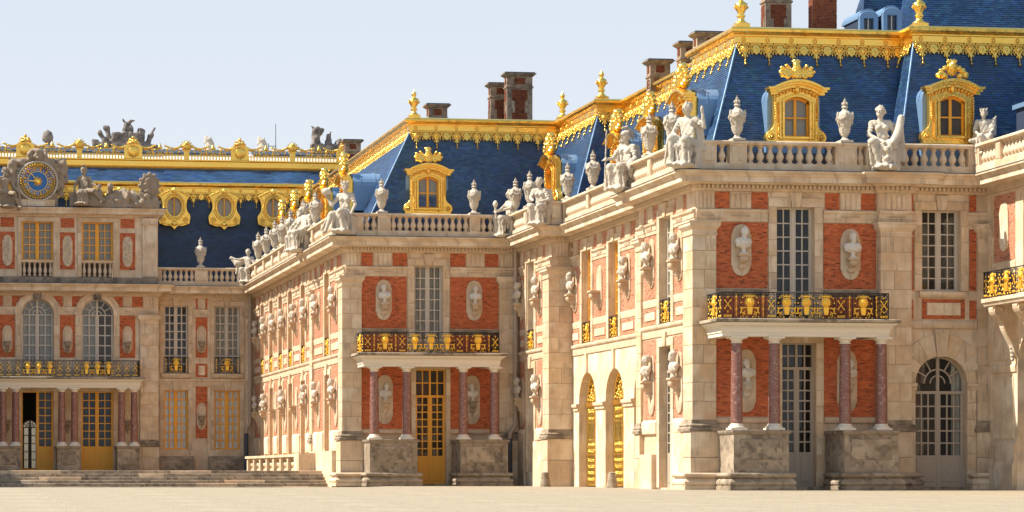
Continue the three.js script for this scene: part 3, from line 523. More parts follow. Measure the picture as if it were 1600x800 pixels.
// gold moulding with rosettes and hanging lambrequin along the top edge of a roof; lean = how the slope falls away
function cresting(parent, plan, y, i0, i1, lean = 0.36, sy = 1) {
  const c = add(parent, 'gilded_cresting', sweepGeo(plan, CREST(y), i0, i1), M.gold);
  for (let i = i0; i < i1; i++) {
    const a = plan[i], b = plan[i + 1], len = Math.hypot(b[0] - a[0], b[1] - a[1]), dx = (b[0] - a[0]) / len, dz = (b[1] - a[1]) / len, F = fr(a[0], a[1], dx, dz), n = Math.max(1, Math.round(len / 0.43));
    for (let k = 0; k < n; k++) {
      const m = add(c, 'pendant', k % 2 ? pendB : pendA, M.gold, at(F, (k + 0.5) * len / n, y + 0.03, 0.06).multiply(new THREE.Matrix4().makeRotationX(-Math.atan(lean) * 0.8))); m.scale.multiply(V(1.06, 1.28 * sy, 1.2));
      if (k % 2 === 0) add(c, 'rosette', rosetteG, M.gold, at(F, (k + 0.5) * len / n, y + 0.16, 0.085));
    }
  }
  return c;
}

// ---------- gilded dormers ----------
function outline(pts) { const s = new THREE.Shape(); pts.forEach((p, i) => { if (i === 0) s.moveTo(p[0], p[1]); else if (p.length === 2) s.lineTo(p[0], p[1]); else s.bezierCurveTo(...p); }); return s; }
const DORMER = (() => {
  const half = [[0.98, 0], [0.98, 0.1], [1.06, 0.14, 1.08, 0.42, 0.9, 0.5], [0.82, 0.6, 0.74, 0.62, 0.74, 0.78], [0.74, 1.9]];
  const s = new THREE.Shape(); s.moveTo(-0.98, 0); s.lineTo(0.98, 0); s.lineTo(0.98, 0.1); s.bezierCurveTo(1.08, 0.16, 1.08, 0.4, 0.92, 0.5); s.bezierCurveTo(0.82, 0.58, 0.76, 0.66, 0.76, 0.8); s.lineTo(0.76, 2.05); s.quadraticCurveTo(0, 2.6, -0.76, 2.05); s.lineTo(-0.76, 0.8); s.bezierCurveTo(-0.76, 0.66, -0.82, 0.58, -0.92, 0.5); s.bezierCurveTo(-1.08, 0.4, -1.08, 0.16, -0.98, 0.1); s.closePath();
  const h = new THREE.Path(); h.moveTo(-0.47, 0.28); h.lineTo(-0.47, 1.62); h.quadraticCurveTo(0, 2.02, 0.47, 1.62); h.lineTo(0.47, 0.28); h.closePath(); s.holes.push(h);
  const plate = boxUV(new THREE.ExtrudeGeometry(s, { depth: 0.22, bevelEnabled: true, bevelSize: 0.015, bevelThickness: 0.015, bevelSegments: 1, curveSegments: 10 }).translate(0, 0, -0.24), 1);
  const arcShape = (hw, y, rise, t, pad) => { const q = new THREE.Shape(); q.moveTo(-hw, y); q.quadraticCurveTo(0, y + rise * 2, hw, y); q.lineTo(hw + pad, y + t); q.quadraticCurveTo(0, y + t + rise * 2.15, -hw - pad, y + t); q.closePath(); return q; };
  const ex = (q, d, z) => new THREE.ExtrudeGeometry(q, { depth: d, bevelEnabled: true, bevelSize: 0.012, bevelThickness: 0.012, bevelSegments: 1, curveSegments: 14 }).translate(0, 0, z);
  const ped = boxUV(merge([ex(arcShape(0.8, 1.9, 0.27, 0.09, 0.03), 0.2, -0.1), ex(arcShape(0.82, 2.0, 0.28, 0.07, 0.03), 0.3, -0.1), ex(arcShape(0.84, 2.08, 0.28, 0.07, 0.02), 0.4, -0.1), ...[-1, 1].flatMap(q => [bg(q > 0 ? 0.8 : -1.06, q > 0 ? 1.06 : -0.8, 2.07, 2.16, -0.1, 0.3), bg(q > 0 ? 0.8 : -1.0, q > 0 ? 1.0 : -0.8, 1.98, 2.07, -0.1, 0.22), bg(q > 0 ? 0.78 : -0.94, q > 0 ? 0.94 : -0.78, 1.88, 1.98, -0.1, 0.14)])]), 1);
  const casing = boxUV(merge([0, 1].map(i => { const q = new THREE.Shape(), a = 0.6 - i * 0.1; q.moveTo(-a, 0.2); q.lineTo(a, 0.2); q.lineTo(a, 1.66); q.quadraticCurveTo(0, 2.1 + 0.06 * (1 - i), -a, 1.66); q.closePath(); const b = a - 0.06, k = new THREE.Path(); k.moveTo(-b, 0.28); k.lineTo(-b, 1.64); k.quadraticCurveTo(0, 2.0, b, 1.64); k.lineTo(b, 0.28); k.closePath(); q.holes.push(k); return ex(q, 0.06 + 0.03 * i, 0); })), 1);
  const L = [], bead = (x, y, r) => L.push(new THREE.SphereGeometry(r, 6, 5).translate(x, y, 0.055));
  for (const q of [-1, 1]) { for (let i = 0; i < 24; i++) bead(q * 0.635, 0.24 + i * 0.058, 0.024); for (let i = 0; i < 9; i++) bead(q * 0.735, 0.95 + i * 0.1, 0.048 - 0.002 * Math.abs(i - 4)); L.push(new THREE.TorusGeometry(0.1, 0.03, 6, 14).translate(q * 0.86, 0.28, 0.02), new THREE.SphereGeometry(0.06, 8, 6).translate(q * 0.86, 0.28, 0.03)); }
  for (let i = 0; i <= 12; i++) { const t = i / 12 * 2 - 1; bead(t * 0.68, 1.86 + 0.24 * (1 - t * t), 0.055); if (i % 2) bead(t * 0.7, 1.8 + 0.24 * (1 - t * t), 0.035); }
  L.push(new THREE.SphereGeometry(0.12, 8, 6).scale(0.8, 1.3, 0.8).translate(0, 2.1, 0.08));
  const beads = boxUV(merge(L), 1);
  // crest: helmet over crossed trophies
  const C = [K(['e', [0, 0.36, 0.02], [0.17, 0.2, 0.15]], 0.02), K(['c', [-0.16, 0.3, 0.05], [0.16, 0.3, 0.05], 0.05, 0.05], 0.02), K(['e', [0, 0.56, -0.02], [0.2, 0.1, 0.13]], 0.03), K(['b', [0, 0.12, 0.02], [0.13, 0.12, 0.1], 0.03], 0.02)];
  for (const q of [-1, 1]) for (const [x, y, r] of [[0.62, 0.34, 0.07], [0.68, 0.2, 0.08], [0.6, 0.08, 0.08], [0.42, 0.42, 0.06], [0.36, 0.02, 0.09]]) C.push(K(['c', [q * 0.1, 0.12, 0], [q * x, y, 0.03], 0.06, r], 0.02), K(['e', [q * x * 1.04, y, 0.04], [r * 1.2, r * 0.9, r]], 0.01));
  const crest = netMesh(field(C, (x, y, z) => 0.012 * Math.sin(x * 40) * Math.sin(y * 46 + z * 20)), [-0.88, -0.12, -0.22], [0.88, 0.76, 0.26], 0.024);
  const S = [K(['e', [0, 0.3, 0], [0.26, 0.26, 0.09]], 0.02), K(['e', [0, 0.34, 0.06], [0.15, 0.17, 0.1]], 0.02)];       // shell and volutes
  for (const q of [-1, 1]) for (const [x, y, r] of [[0.3, 0.3, 0.1], [0.46, 0.2, 0.11], [0.58, 0.06, 0.12], [0.34, 0.02, 0.12]]) S.push(K(['e', [q * x, y, 0.03], [r * 1.2, r, r]], 0.03));
  S.push(K(['c', [-0.16, 0.56, 0], [0.16, 0.56, 0], 0.06, 0.06], 0.04));
  const shell = netMesh(field(S, (x, y) => 0.014 * Math.sin(Math.atan2(y - 0.2, x) * 22)), [-0.78, -0.14, -0.2], [0.78, 0.7, 0.24], 0.024);
  const hood = (() => { const q = new THREE.Shape(); q.moveTo(-0.92, 0.5); q.lineTo(-0.92, 1.75); q.bezierCurveTo(-0.9, 2.7, 0.9, 2.7, 0.92, 1.75); q.lineTo(0.92, 0.5); q.closePath(); return boxUV(new THREE.ExtrudeGeometry(q, { depth: 2.2, bevelEnabled: false, curveSegments: 14 }).translate(0, 0, -2.46), 2); })();
  const seams = [0.3, 0.95, 1.6].map(z => { const q = new THREE.Shape(); q.moveTo(-0.94, 1.74); q.bezierCurveTo(-0.92, 2.74, 0.92, 2.74, 0.94, 1.74); q.lineTo(0.91, 1.74); q.bezierCurveTo(0.89, 2.68, -0.89, 2.68, -0.91, 1.74); q.closePath(); return boxUV(new THREE.ExtrudeGeometry(q, { depth: 0.05, bevelEnabled: false, curveSegments: 14 }).translate(0, 0, -z - 0.3), 2); });
  const L2 = [bg(-0.47, -0.4, 0.28, 1.66, -0.02, 0.03), bg(0.4, 0.47, 0.28, 1.66, -0.02, 0.03), bg(-0.05, 0.05, 0.28, 1.9, -0.02, 0.04), bg(-0.4, 0.4, 0.28, 0.36, -0.02, 0.03), bg(-0.4, 0.4, 1.0, 1.06, -0.02, 0.03)];
  { const q = new THREE.Shape(); q.moveTo(-0.5, 1.6); q.quadraticCurveTo(0, 2.06, 0.5, 1.6); q.lineTo(0.42, 1.56); q.quadraticCurveTo(0, 1.92, -0.42, 1.56); q.closePath(); L2.push(new THREE.ExtrudeGeometry(q, { depth: 0.05, bevelEnabled: false, curveSegments: 12 }).translate(0, 0, -0.02)); }
  const frame = boxUV(merge(L2), 1);
  const topPane = q => { const p = new THREE.Shape(), a = q < 0 ? -0.4 : 0.05, b = q < 0 ? -0.05 : 0.4, f = x => 1.56 + 0.18 * (1 - (x / 0.42) ** 2) * 1; p.moveTo(a, 1.06); p.lineTo(b, 1.06); p.lineTo(b, f(b)); p.lineTo((a + b) / 2, f((a + b) / 2)); p.lineTo(a, f(a)); p.closePath(); return new THREE.ExtrudeGeometry(p, { depth: 0.005, bevelEnabled: false }); };
  return { plate, ped, casing, beads, crest, shell, hood, seams, frame, panes: [topPane(-1), topPane(1)] };
})();
function dormer(parent, F, u, y, w, o = {}) {
  const g = part(parent, 'dormer', at(F, u, 11.58, w).multiply(new THREE.Matrix4().makeScale(1, 0.87, 1))), D = DORMER;
  local(g, 'base_flashing', boxUV(bg(-1.02, 1.02, -0.95, 0.0, -0.5, -0.1)), M.lead);
  local(g, 'surround', D.plate, M.gold); local(g, 'pediment', D.ped, M.gold); local(g, 'casing', D.casing, M.gold); local(g, 'beading', D.beads, M.gold);
  const cr = local(g, 'crest', o.shell ? D.shell : D.crest, M.gold, 0, 2.56, 0.0); cr.scale.set(...(o.crest ?? [0.8, 1.1, 1]));
  local(g, 'hood', D.hood, M.lead); for (const q of D.seams) local(g, 'lead_seam', q, M.lead);
  local(g, 'window_frame', D.frame, M.ochre, 0, 0, -0.16);
  for (const q of D.panes) local(g, 'pane', q, M.glass, 0, 0, -0.155);
  for (const [a, b] of [[-0.4, -0.05], [0.05, 0.4]]) { const m = local(g, 'pane', paneG, M.glass, (a + b) / 2, 0.68, -0.15); m.scale.set(b - a, 0.64, 1); }
  local(g, 'curtain', bg(-0.46, 0.46, 0.3, 1.85, -0.235, -0.225), o.dark ? M.panelling : M.curtainGrey);
  return g;
}
// oval gilded dormer of the steep rear roof
const OVAL = (() => {
  const s = new THREE.Shape(); s.moveTo(0, -1.2); s.bezierCurveTo(0.12, -1.1, 0.16, -1.0, 0.3, -1.02); s.bezierCurveTo(0.5, -1.05, 0.62, -0.95, 0.8, -0.9); s.bezierCurveTo(0.86, -0.6, 0.9, -0.5, 0.72, -0.3); s.bezierCurveTo(0.6, -0.1, 0.62, 0.2, 0.72, 0.45); s.lineTo(0.86, 0.6); s.bezierCurveTo(0.7, 0.72, 0.4, 0.78, 0.3, 0.95); s.quadraticCurveTo(0, 1.1, -0.3, 0.95); s.bezierCurveTo(-0.4, 0.78, -0.7, 0.72, -0.86, 0.6); s.lineTo(-0.72, 0.45); s.bezierCurveTo(-0.62, 0.2, -0.6, -0.1, -0.72, -0.3); s.bezierCurveTo(-0.9, -0.5, -0.86, -0.6, -0.8, -0.9); s.bezierCurveTo(-0.62, -0.95, -0.5, -1.05, -0.3, -1.02); s.bezierCurveTo(-0.16, -1.0, -0.12, -1.1, 0, -1.2);
  const h = new THREE.Path(); h.absellipse(0, 0, 0.42, 0.54, 0, Math.PI * 2, true); s.holes.push(h);
  const plate = boxUV(new THREE.ExtrudeGeometry(s, { depth: 0.2, bevelEnabled: true, bevelSize: 0.03, bevelThickness: 0.03, bevelSegments: 2, curveSegments: 10 }), 1);
  const L = [0.47, 0.56].map((r, i) => new THREE.TorusGeometry(r, 0.035 + 0.012 * i, 8, 36).scale(1, 1.27, 1).translate(0, 0, 0.24));
  L.push(new THREE.SphereGeometry(0.16, 10, 8).scale(1, 1.1, 0.7).translate(0, 0.86, 0.24), new THREE.SphereGeometry(0.15, 10, 8).scale(1.2, 0.9, 0.6).translate(0, -0.92, 0.24));
  for (const q of [-1, 1]) { L.push(new THREE.TorusGeometry(0.12, 0.04, 6, 14).translate(q * 0.62, -0.7, 0.24), new THREE.SphereGeometry(0.06, 6, 5).translate(q * 0.62, -0.7, 0.25)); for (let i = 0; i < 7; i++) L.push(new THREE.SphereGeometry(0.05, 6, 5).scale(1, 1.2, 0.7).translate(q * (0.3 + i * 0.075), 0.84 - 0.035 * i - (i > 4 ? 0.02 : 0), 0.25)); for (let i = 0; i < 6; i++) L.push(new THREE.SphereGeometry(0.045, 6, 5).translate(q * (0.12 + i * 0.11), -1.0 + 0.02 * i, 0.24)); }
  const beads = boxUV(merge(L), 1), e = new THREE.Shape(); e.absellipse(0, 0, 0.44, 0.56, 0, 6.2832, false);
  return { plate, beads, pane: new THREE.ExtrudeGeometry(e, { depth: 0.005, bevelEnabled: false, curveSegments: 20 }), bar: bg(-0.04, 0.04, -0.54, 0.54, -0.02, 0.03) };
})();
function ovalDormer(parent, F, u, y, w) {
  const g = part(parent, 'oval_dormer', at(F, u, y, w));
  local(g, 'surround', OVAL.plate, M.gold); local(g, 'ornament', OVAL.beads, M.gold); local(g, 'pane', OVAL.pane, M.glass, 0, 0, 0.1); local(g, 'glazing_bar', OVAL.bar, M.ochre, 0, 0, 0.12);
  local(g, 'curtain', new THREE.CircleGeometry(0.6, 20), M.curtainGrey, 0, 0, 0.04); return g;
}

// ---------- balconies ----------
function spiral(cx, cy, r, turn, dir, tube, mat2 = 0) { const pts = []; for (let i = 0; i <= 14; i++) { const t = i / 14, a = turn + dir * t * 5.2, q = r * (1 - 0.78 * t); pts.push(V(cx + Math.cos(a) * q, cy + Math.sin(a) * q, 0)); } return new THREE.TubeGeometry(new THREE.CatmullRomCurve3(pts), 18, tube, 5); }
const MEDAL = (() => {                                         // gilt mask over a tapering term with scrolls
  const L = [new THREE.CylinderGeometry(0.135, 0.135, 0.04, 20).rotateX(Math.PI / 2).translate(0, 0.52, 0.02), new THREE.SphereGeometry(0.11, 12, 8).scale(1, 1.05, 0.6).translate(0, 0.52, 0.035), new THREE.SphereGeometry(0.025, 6, 5).translate(0, 0.51, 0.11)];
  for (let i = 0; i < 16; i++) { const a = i / 16 * 6.283; L.push(new THREE.ConeGeometry(0.022, 0.07, 5).translate(0, 0.165, 0).rotateZ(a).translate(0, 0.52, 0.02)); }
  const t = new THREE.Shape(); t.moveTo(-0.06, 0.12); t.lineTo(0.06, 0.12); t.lineTo(0.09, 0.36); t.lineTo(-0.09, 0.36); t.closePath(); L.push(new THREE.ExtrudeGeometry(t, { depth: 0.04, bevelEnabled: true, bevelSize: 0.01, bevelThickness: 0.012, bevelSegments: 1 }));
  for (const q of [-1, 1]) { L.push(spiral(q * 0.2, 0.22, 0.125, q > 0 ? 2.2 : 0.94, -q, 0.026), spiral(q * 0.17, 0.1, 0.07, q > 0 ? -1.5 : 4.6, q, 0.016), spiral(q * 0.16, 0.7, 0.06, q > 0 ? 3.6 : -0.5, -q, 0.014)); for (const [x, y, r] of [[0.29, 0.33, 0.035], [0.31, 0.16, 0.03], [0.24, 0.66, 0.03], [0.1, 0.03, 0.032], [0.3, 0.03, 0.026], [0.28, 0.5, 0.03]]) L.push(new THREE.SphereGeometry(r, 7, 5).scale(1, 1, 0.7).translate(q * x, y, 0.02)); }
  for (let i = -2; i <= 2; i++) L.push(new THREE.ConeGeometry(0.025, 0.09, 5).translate(i * 0.05, 0.76 - Math.abs(i) * 0.012, 0.01)); L.push(bg(-0.12, 0.12, 0.69, 0.72, 0, 0.03));
  return merge(L);
})();
const LATTICE = (() => { const L = [0.7, -0.7].map(a => new THREE.BoxGeometry(0.02, 0.32, 0.015).rotateZ(a * 0.8)), o = []; for (const g of L) o.push(g.translate(0, 0.45, 0)); for (const [x, y] of [[0, 0.45], [-0.08, 0.58], [0.08, 0.58], [-0.08, 0.32], [0.08, 0.32], [0, 0.22], [0, 0.68], [-0.08, 0.08], [0.08, 0.08], [0, 0.08]]) o.push(new THREE.SphereGeometry(0.026, 6, 5).scale(1, 1.2, 0.7).translate(x, y, 0.01)); o.push(bg(-0.11, 0.11, 0.05, 0.065, 0, 0.02), bg(-0.11, 0.11, 0.1, 0.115, 0, 0.02)); return merge(o); })();
const KNOBS = merge([bg(-0.007, 0.007, 0.06, 0.76, 0.0, 0.014), ...[0.12, 0.3, 0.56, 0.7].map((y, i) => new THREE.SphereGeometry(i % 2 ? 0.035 : 0.028, 7, 5).scale(1, 1.2, 0.7).translate(0, y, 0.01))]);
// cells: list of ['m'|'l'|'k', width]
function railRun(t, F, u0, u1, y, h, cells, w) {
  const tot = cells.reduce((s, c) => s + c[1], 0), k = (u1 - u0) / tot; let u = u0;
  const iron = [bg(u0, u1, y + h - 0.03, y + h, w - 0.025, w + 0.025), bg(u0, u1, y + 0.02, y + 0.04, w - 0.015, w + 0.015), bg(u0, u1, y + h - 0.09, y + h - 0.075, w - 0.01, w + 0.01)];
  cells.forEach(([c, cw], i) => {
    const W = cw * k, m = u + W / 2;
    const bar = add(t, 'bar', bg(u - 0.011, u + 0.011, y, y + h - 0.03, w - 0.012, w + 0.012), M.iron, F);
    if (c === 'm') {
      add(t, 'gilt_mask', MEDAL, M.goldDeep, at(F, m, y + 0.02 * h, w).multiply(new THREE.Matrix4().makeScale(Math.min(1, W / 0.66), h / 0.86, 1)));
      for (const q of [-1, 1]) for (const [xx, yy, r] of [[0.36, 0.2, 0.1], [0.36, 0.45, 0.09], [0.36, 0.68, 0.08], [0.2, 0.6, 0.075], [0.18, 0.36, 0.07], [0.14, 0.1, 0.06], [0.08, 0.72, 0.05]]) iron.push(spiral(m + q * W * xx, y + yy * h / 0.85, r, q > 0 ? 3.1 : 0, q, 0.012).translate(0, 0, w - 0.02));
    } else if (c === 'l') { add(t, 'gilt_lattice', LATTICE, M.goldDeep, at(F, m, y, w).multiply(new THREE.Matrix4().makeScale(Math.min(1.2, W / 0.26), h / 0.85, 1))); for (const yy of [0.14, 0.3, 0.5, 0.68, 0.84]) iron.push(new THREE.TorusGeometry(Math.min(W * 0.34, 0.12), 0.011, 4, 12).translate(m, y + yy * h, w - 0.01)); }
    else add(t, 'gilt_knobs', KNOBS, M.goldDeep, at(F, m, y, w).multiply(new THREE.Matrix4().makeScale(1, h / 0.85, 1)));
    if (W > 0.4) for (const q of [0.12, 0.88]) iron.push(bg(u + W * q - 0.006, u + W * q + 0.006, y, y + h - 0.03, w - 0.008, w + 0.008));
    u += W;
  });
  iron.push(bg(u1 - 0.011, u1 + 0.011, y, y + h - 0.03, w - 0.012, w + 0.012));
  add(t, 'rails', merge(iron), M.iron, F);
}
const shaftG = (() => { const g = lathe([[0.19, 0], [0.192, 0.5], [0.188, 1.2], [0.178, 2.0], [0.168, 2.6]], 24); const uv = g.attributes.uv; for (let i = 0; i < uv.count; i++) uv.setXY(i, uv.getX(i) * 0.8, uv.getY(i) * 1.8); return g; })();
const capG = merge([lathe([[0.165, 0], [0.19, 0.01], [0.19, 0.03], [0.17, 0.04], [0.17, 0.09], [0.2, 0.11], [0.25, 0.15], [0.25, 0.155]], 20).toNonIndexed(), bg(-0.27, 0.27, 0.155, 0.22, -0.27, 0.27)]);
const baseG = merge([bg(-0.27, 0.27, 0, 0.07, -0.27, 0.27), lathe([[0.27, 0.07], [0.275, 0.1], [0.25, 0.13], [0.21, 0.14], [0.23, 0.165], [0.2, 0.19], [0.19, 0.21]], 20).toNonIndexed()]);
function column(t, x, z, y0 = 1.95, y1 = 4.98) {
  const c = part(t, 'column', new THREE.Matrix4().makeTranslation(x, y0, z)); const h = y1 - y0 - 0.43;
  const s = local(c, 'shaft', shaftG, M.column, 0, 0.21, 0); s.scale.y = h / 2.6; s.rotation.y = rnd() * 6;
  local(c, 'capital', capG, M.white, 0, y1 - y0 - 0.22, 0); local(c, 'column_base', baseG, M.white); return c;
}
function portico(label, zw, cols, peds, x0, x1, o = {}) {       // zw: wall plane; columns stand 1.45 m before it
  const dep = o.dep ?? 1.45, g = o.ground ?? 0, t = thing('columned_balcony', label, 'balcony', (x0 + x1) / 2, g, zw + dep / 2), e = 0.24;
  for (const x of cols) column(t, x, zw + dep);
  const a = x0 + 0.12, b = x1 - 0.12, P = [[a, zw + 0.02], [a, zw + dep + e], [b, zw + dep + e], [b, zw + 0.02]];
  add(t, 'entablature', sweepGeo(P, [[-0.5, 4.98], [-0.02, 4.98], [-0.02, 5.1], [0.01, 5.105], [0.01, 5.24], [0.05, 5.27], [0.05, 5.3], [0.1, 5.33], [0.16, 5.37], [0.2, 5.42], [-0.5, 5.43]]), M.white);
  box(t, 'ceiling', M.white, I4, a + 0.3, b - 0.3, 5.1, 5.4, zw + 0.02, zw + dep + e - 0.3);
  const n = Math.floor((b - a) / 0.075), L = []; for (let i = 0; i < n; i++) L.push(bg(a + (i + 0.2) * (b - a) / n, a + (i + 0.75) * (b - a) / n, 5.272, 5.3, zw + dep + e + 0.05, zw + dep + e + 0.075)); stuff(add(t, 'dentils', merge(L), M.white));
  add(t, 'slab', sweepGeo([[a, zw + 0.02], P[1], P[2], [b, zw + 0.02]], [[-0.6, 5.434], [0.24, 5.434], [0.27, 5.45], [0.27, 5.52], [0.24, 5.55], [-2.4, 5.555]]), M.dirty);
  for (const [p0, p1] of peds) {
    const zc = zw + dep, zf = zc + 0.3;
    if (o.bench !== 0) add(t, 'bench', sweepGeo([[p0 + 0.02, zw + 0.3], [p0 + 0.02, zf], [p1 - 0.02, zf], [p1 - 0.02, zw + 0.3]], BENCH.map(q => [q[0], q[1] + g])), M.dirty);
    add(t, 'pedestal', boxUV(bg(p0, p1, g, 1.84, zw + 0.05, zf)), M.dirty);
    add(t, 'pedestal_cornice', ringG(p0, p1, zw + 0.04, zf, [[0, 1.8], [0.03, 1.82], [0.06, 1.88], [0.06, 1.94], [0, 1.95], [-0.3, 1.952]]), M.dirty);
    box(t, 'pedestal_top', M.dirty, I4, p0 + 0.01, p1 - 0.01, 1.84, 1.948, zw + 0.05, zf - 0.01);
    const pan = add(t, 'raised_panel', boxUV(cbg(p0 + 0.22, p1 - 0.22, Math.max(g + 0.2, 0.98), 1.66, zf - 0.01, zf + 0.03, 0.02)), M.dirty);
  }
  return t;
}
// ---------- seated and standing statues ----------
// unit figure: hips at origin when seated, faces +z; o: arms [[elbow],[hand]] for left(+x) and right(-x)
function figureGeo(o) {
  const P = [], ln = o.lean ?? [0, 0], nk = [ln[0], 0.52, ln[1]], ch = [ln[0] * 0.6, 0.34, ln[1] * 0.6], hd = [nk[0], nk[1] + 0.175, nk[2] + 0.03], fy = o.face ?? 0, fx = Math.sin(fy), fz = Math.cos(fy), kk = 0.03, C = (a, b, r, q, k = kk) => P.push(K(['c', a, b, r, q], k)), E = (c, r, k = kk) => P.push(K(['e', c, r], k));
  const hp = (f, u, s = 0) => [hd[0] + fx * f + fz * s, hd[1] + u, hd[2] + fz * f - fx * s];               // point on the head: forward, up, sideways
  E([0, 0.02, -0.01], [0.17, 0.14, 0.14]); C([0, 0.06, 0], [ch[0] * 0.6, 0.2, ch[2] * 0.6], 0.125, 0.118); E([ch[0], ch[1] + 0.02, ch[2]], [0.155, 0.14, 0.11]); C([nk[0] - 0.12, 0.475, nk[2] - 0.01], [nk[0] + 0.12, 0.475, nk[2] - 0.01], 0.062, 0.062);
  if (o.female) for (const q of [-1, 1]) E([ch[0] + q * 0.07, 0.36, ch[2] + 0.09], [0.06, 0.058, 0.055], 0.02);
  if (o.bare) for (const q of [-1, 1]) { E([ch[0] + q * 0.068, 0.4, ch[2] + 0.085], [0.072, 0.055, 0.035], 0.012); for (let i = 0; i < 3; i++) E([ch[0] + q * 0.034, 0.29 - i * 0.062, ch[2] + 0.1], [0.034, 0.028, 0.024], 0.008); }
  C(nk, [hd[0], hd[1] - 0.06, hd[2] - 0.01], 0.056, 0.05, 0.02); P.push(K(['e', hd, [0.086, 0.118, 0.1]], 0.01)); E(hp(0.04, -0.065), [0.056, 0.056, 0.058], 0.02);
  C(hp(0.098, 0.012), hp(0.122, -0.022), 0.011, 0.017, 0.01); C(hp(0.082, 0.03, -0.045), hp(0.082, 0.03, 0.045), 0.016, 0.016, 0.01); C(hp(0.092, -0.06, -0.02), hp(0.092, -0.06, 0.02), 0.012, 0.012, 0.008);
  for (let i = 0; i < 26; i++) { const a = i * 2.4, u = 0.118 - 0.14 * ((i % 7) / 6), r = Math.sqrt(Math.max(0.15, 1 - (u / 0.125) ** 2)); const f = Math.cos(a) * 0.1 * r, sd = Math.sin(a) * 0.092 * r; if (f > 0.05 && u < 0.07) continue; E(hp(f - 0.01, u, sd), [0.03, 0.028, 0.03], 0.008); }
  if (o.bun) E(hp(-0.13, 0.03), [0.05, 0.05, 0.05], 0.01);
  if (o.beard) for (let i = 0; i < 7; i++) E(hp(0.075 - 0.01 * (i % 2), -0.1 - 0.02 * (i % 3), (i - 3) * 0.019), [0.026, 0.042, 0.026], 0.01);
  if (o.helmet) { P.push(K(['e', hp(0, 0.07), [0.108, 0.085, 0.118]], 0.006)); C(hp(0.1, 0.055), hp(0.15, 0.04), 0.03, 0.012, 0.01); C(hp(0.09, 0.19), hp(-0.02, 0.22), 0.026, 0.034, 0.01); C(hp(-0.02, 0.22), hp(-0.16, 0.1), 0.034, 0.045, 0.02); C(hp(-0.16, 0.1), hp(-0.18, -0.05), 0.04, 0.02, 0.02); }
  if (o.crown) for (let i = 0; i < 8; i++) { const a = i / 8 * 6.283; C(hp(Math.cos(a) * 0.085, 0.08, Math.sin(a) * 0.085), hp(Math.cos(a) * 0.105, 0.155, Math.sin(a) * 0.105), 0.022, 0.012, 0.01); }
  [['l', 1], ['r', -1]].forEach(([k, q]) => {
    const sh = [nk[0] + q * 0.172, nk[1] - 0.055, nk[2] - 0.01], [el, ha] = o[k] ?? [[q * 0.26, 0.2, 0.05], [q * 0.16, 0.06, 0.3]];
    E(sh, [0.07, 0.07, 0.07]); C(sh, el, 0.056, 0.043, 0.02); C(el, ha, 0.044, 0.028, 0.02);
    if (!o.bare) for (let i = 0; i < 3; i++) { const t = 0.2 + i * 0.22, m = sh.map((v, j) => v + (el[j] - v) * t); P.push(K(['e', m, [0.068, 0.024, 0.068]], 0.012)); }
    const d = [0, 1, 2].map(i => ha[i] - el[i]), l = Math.hypot(...d), n = d.map(v => v / l), pm = ha.map((v, i) => v + n[i] * 0.05);
    C(ha, pm, 0.03, 0.036, 0.02);
    for (let f = -1.5; f <= 1.5; f++) { const off = [n[2] * f * 0.021, 0, -n[0] * f * 0.021], b0 = pm.map((v, i) => v + off[i] + n[i] * 0.02), e0 = b0.map((v, i) => v + n[i] * (0.065 - Math.abs(f) * 0.008) - (i === 1 ? 0.02 : 0)); C(b0, e0, 0.013, 0.011, 0.008); }
    const tb = ha.map((v, i) => v + n[i] * 0.03 + [n[2], 0.4, -n[0]][i] * q * 0.035), te = tb.map((v, i) => v + n[i] * 0.045 + [n[2], 0.2, -n[0]][i] * q * 0.02); C(tb, te, 0.014, 0.011, 0.008);
    const hpj = [q * 0.09, 0, 0.02], kn = o['k' + k] ?? [q * 0.13, 0.0, 0.46], an = o['a' + k] ?? [q * 0.13, -0.44, 0.44];
    C(hpj, kn, 0.098, 0.07, 0.03); C(kn, an, 0.062, 0.04, 0.02); E([(kn[0] * 2 + an[0]) / 3, (kn[1] * 2 + an[1]) / 3, (kn[2] * 2 + an[2]) / 3 - 0.02], [0.056, 0.1, 0.056], 0.02);
    C([an[0], an[1] - 0.04, an[2] - 0.02], [an[0] + q * 0.015, an[1] - 0.07, an[2] + 0.15], 0.04, 0.03, 0.02);
    if (!o.bare) {                                              // cloth over thigh and shin, pleats falling from the knee
      C([hpj[0], -0.01, 0.06], [kn[0], kn[1], kn[2] - 0.02], 0.115, 0.09, 0.03);
      for (let i = 0; i < 5; i++) { const t = 0.15 + i * 0.18, c = hpj.map((v, j) => v + (kn[j] - v) * t); C([c[0] - q * 0.06, c[1] + 0.07, c[2] - 0.02], [c[0] + q * 0.1, c[1] - 0.08, c[2] + 0.03], 0.022, 0.028, 0.012); }
      for (let i = 0; i < 5; i++) { const a = (i - 2) * 0.55, ox = Math.sin(a) * 0.085, oz = Math.cos(a) * 0.05 - 0.05, sw = 0.05 * Math.sin(i * 2.3 + q); C([kn[0] + ox, kn[1] + 0.02, kn[2] + oz], [an[0] + ox * 1.35 + sw, an[1] - 0.01 + 0.03 * (i % 2), an[2] + oz * 1.3], 0.03, 0.024, 0.012); }
      for (let i = 0; i < 4; i++) { const z = 0.02 + i * 0.1; C([q * 0.17, -0.02, z], [q * (0.19 + 0.02 * (i % 2)), -0.36 + 0.04 * (i % 3), z + 0.04], 0.036, 0.03, 0.014); }
    }
  });
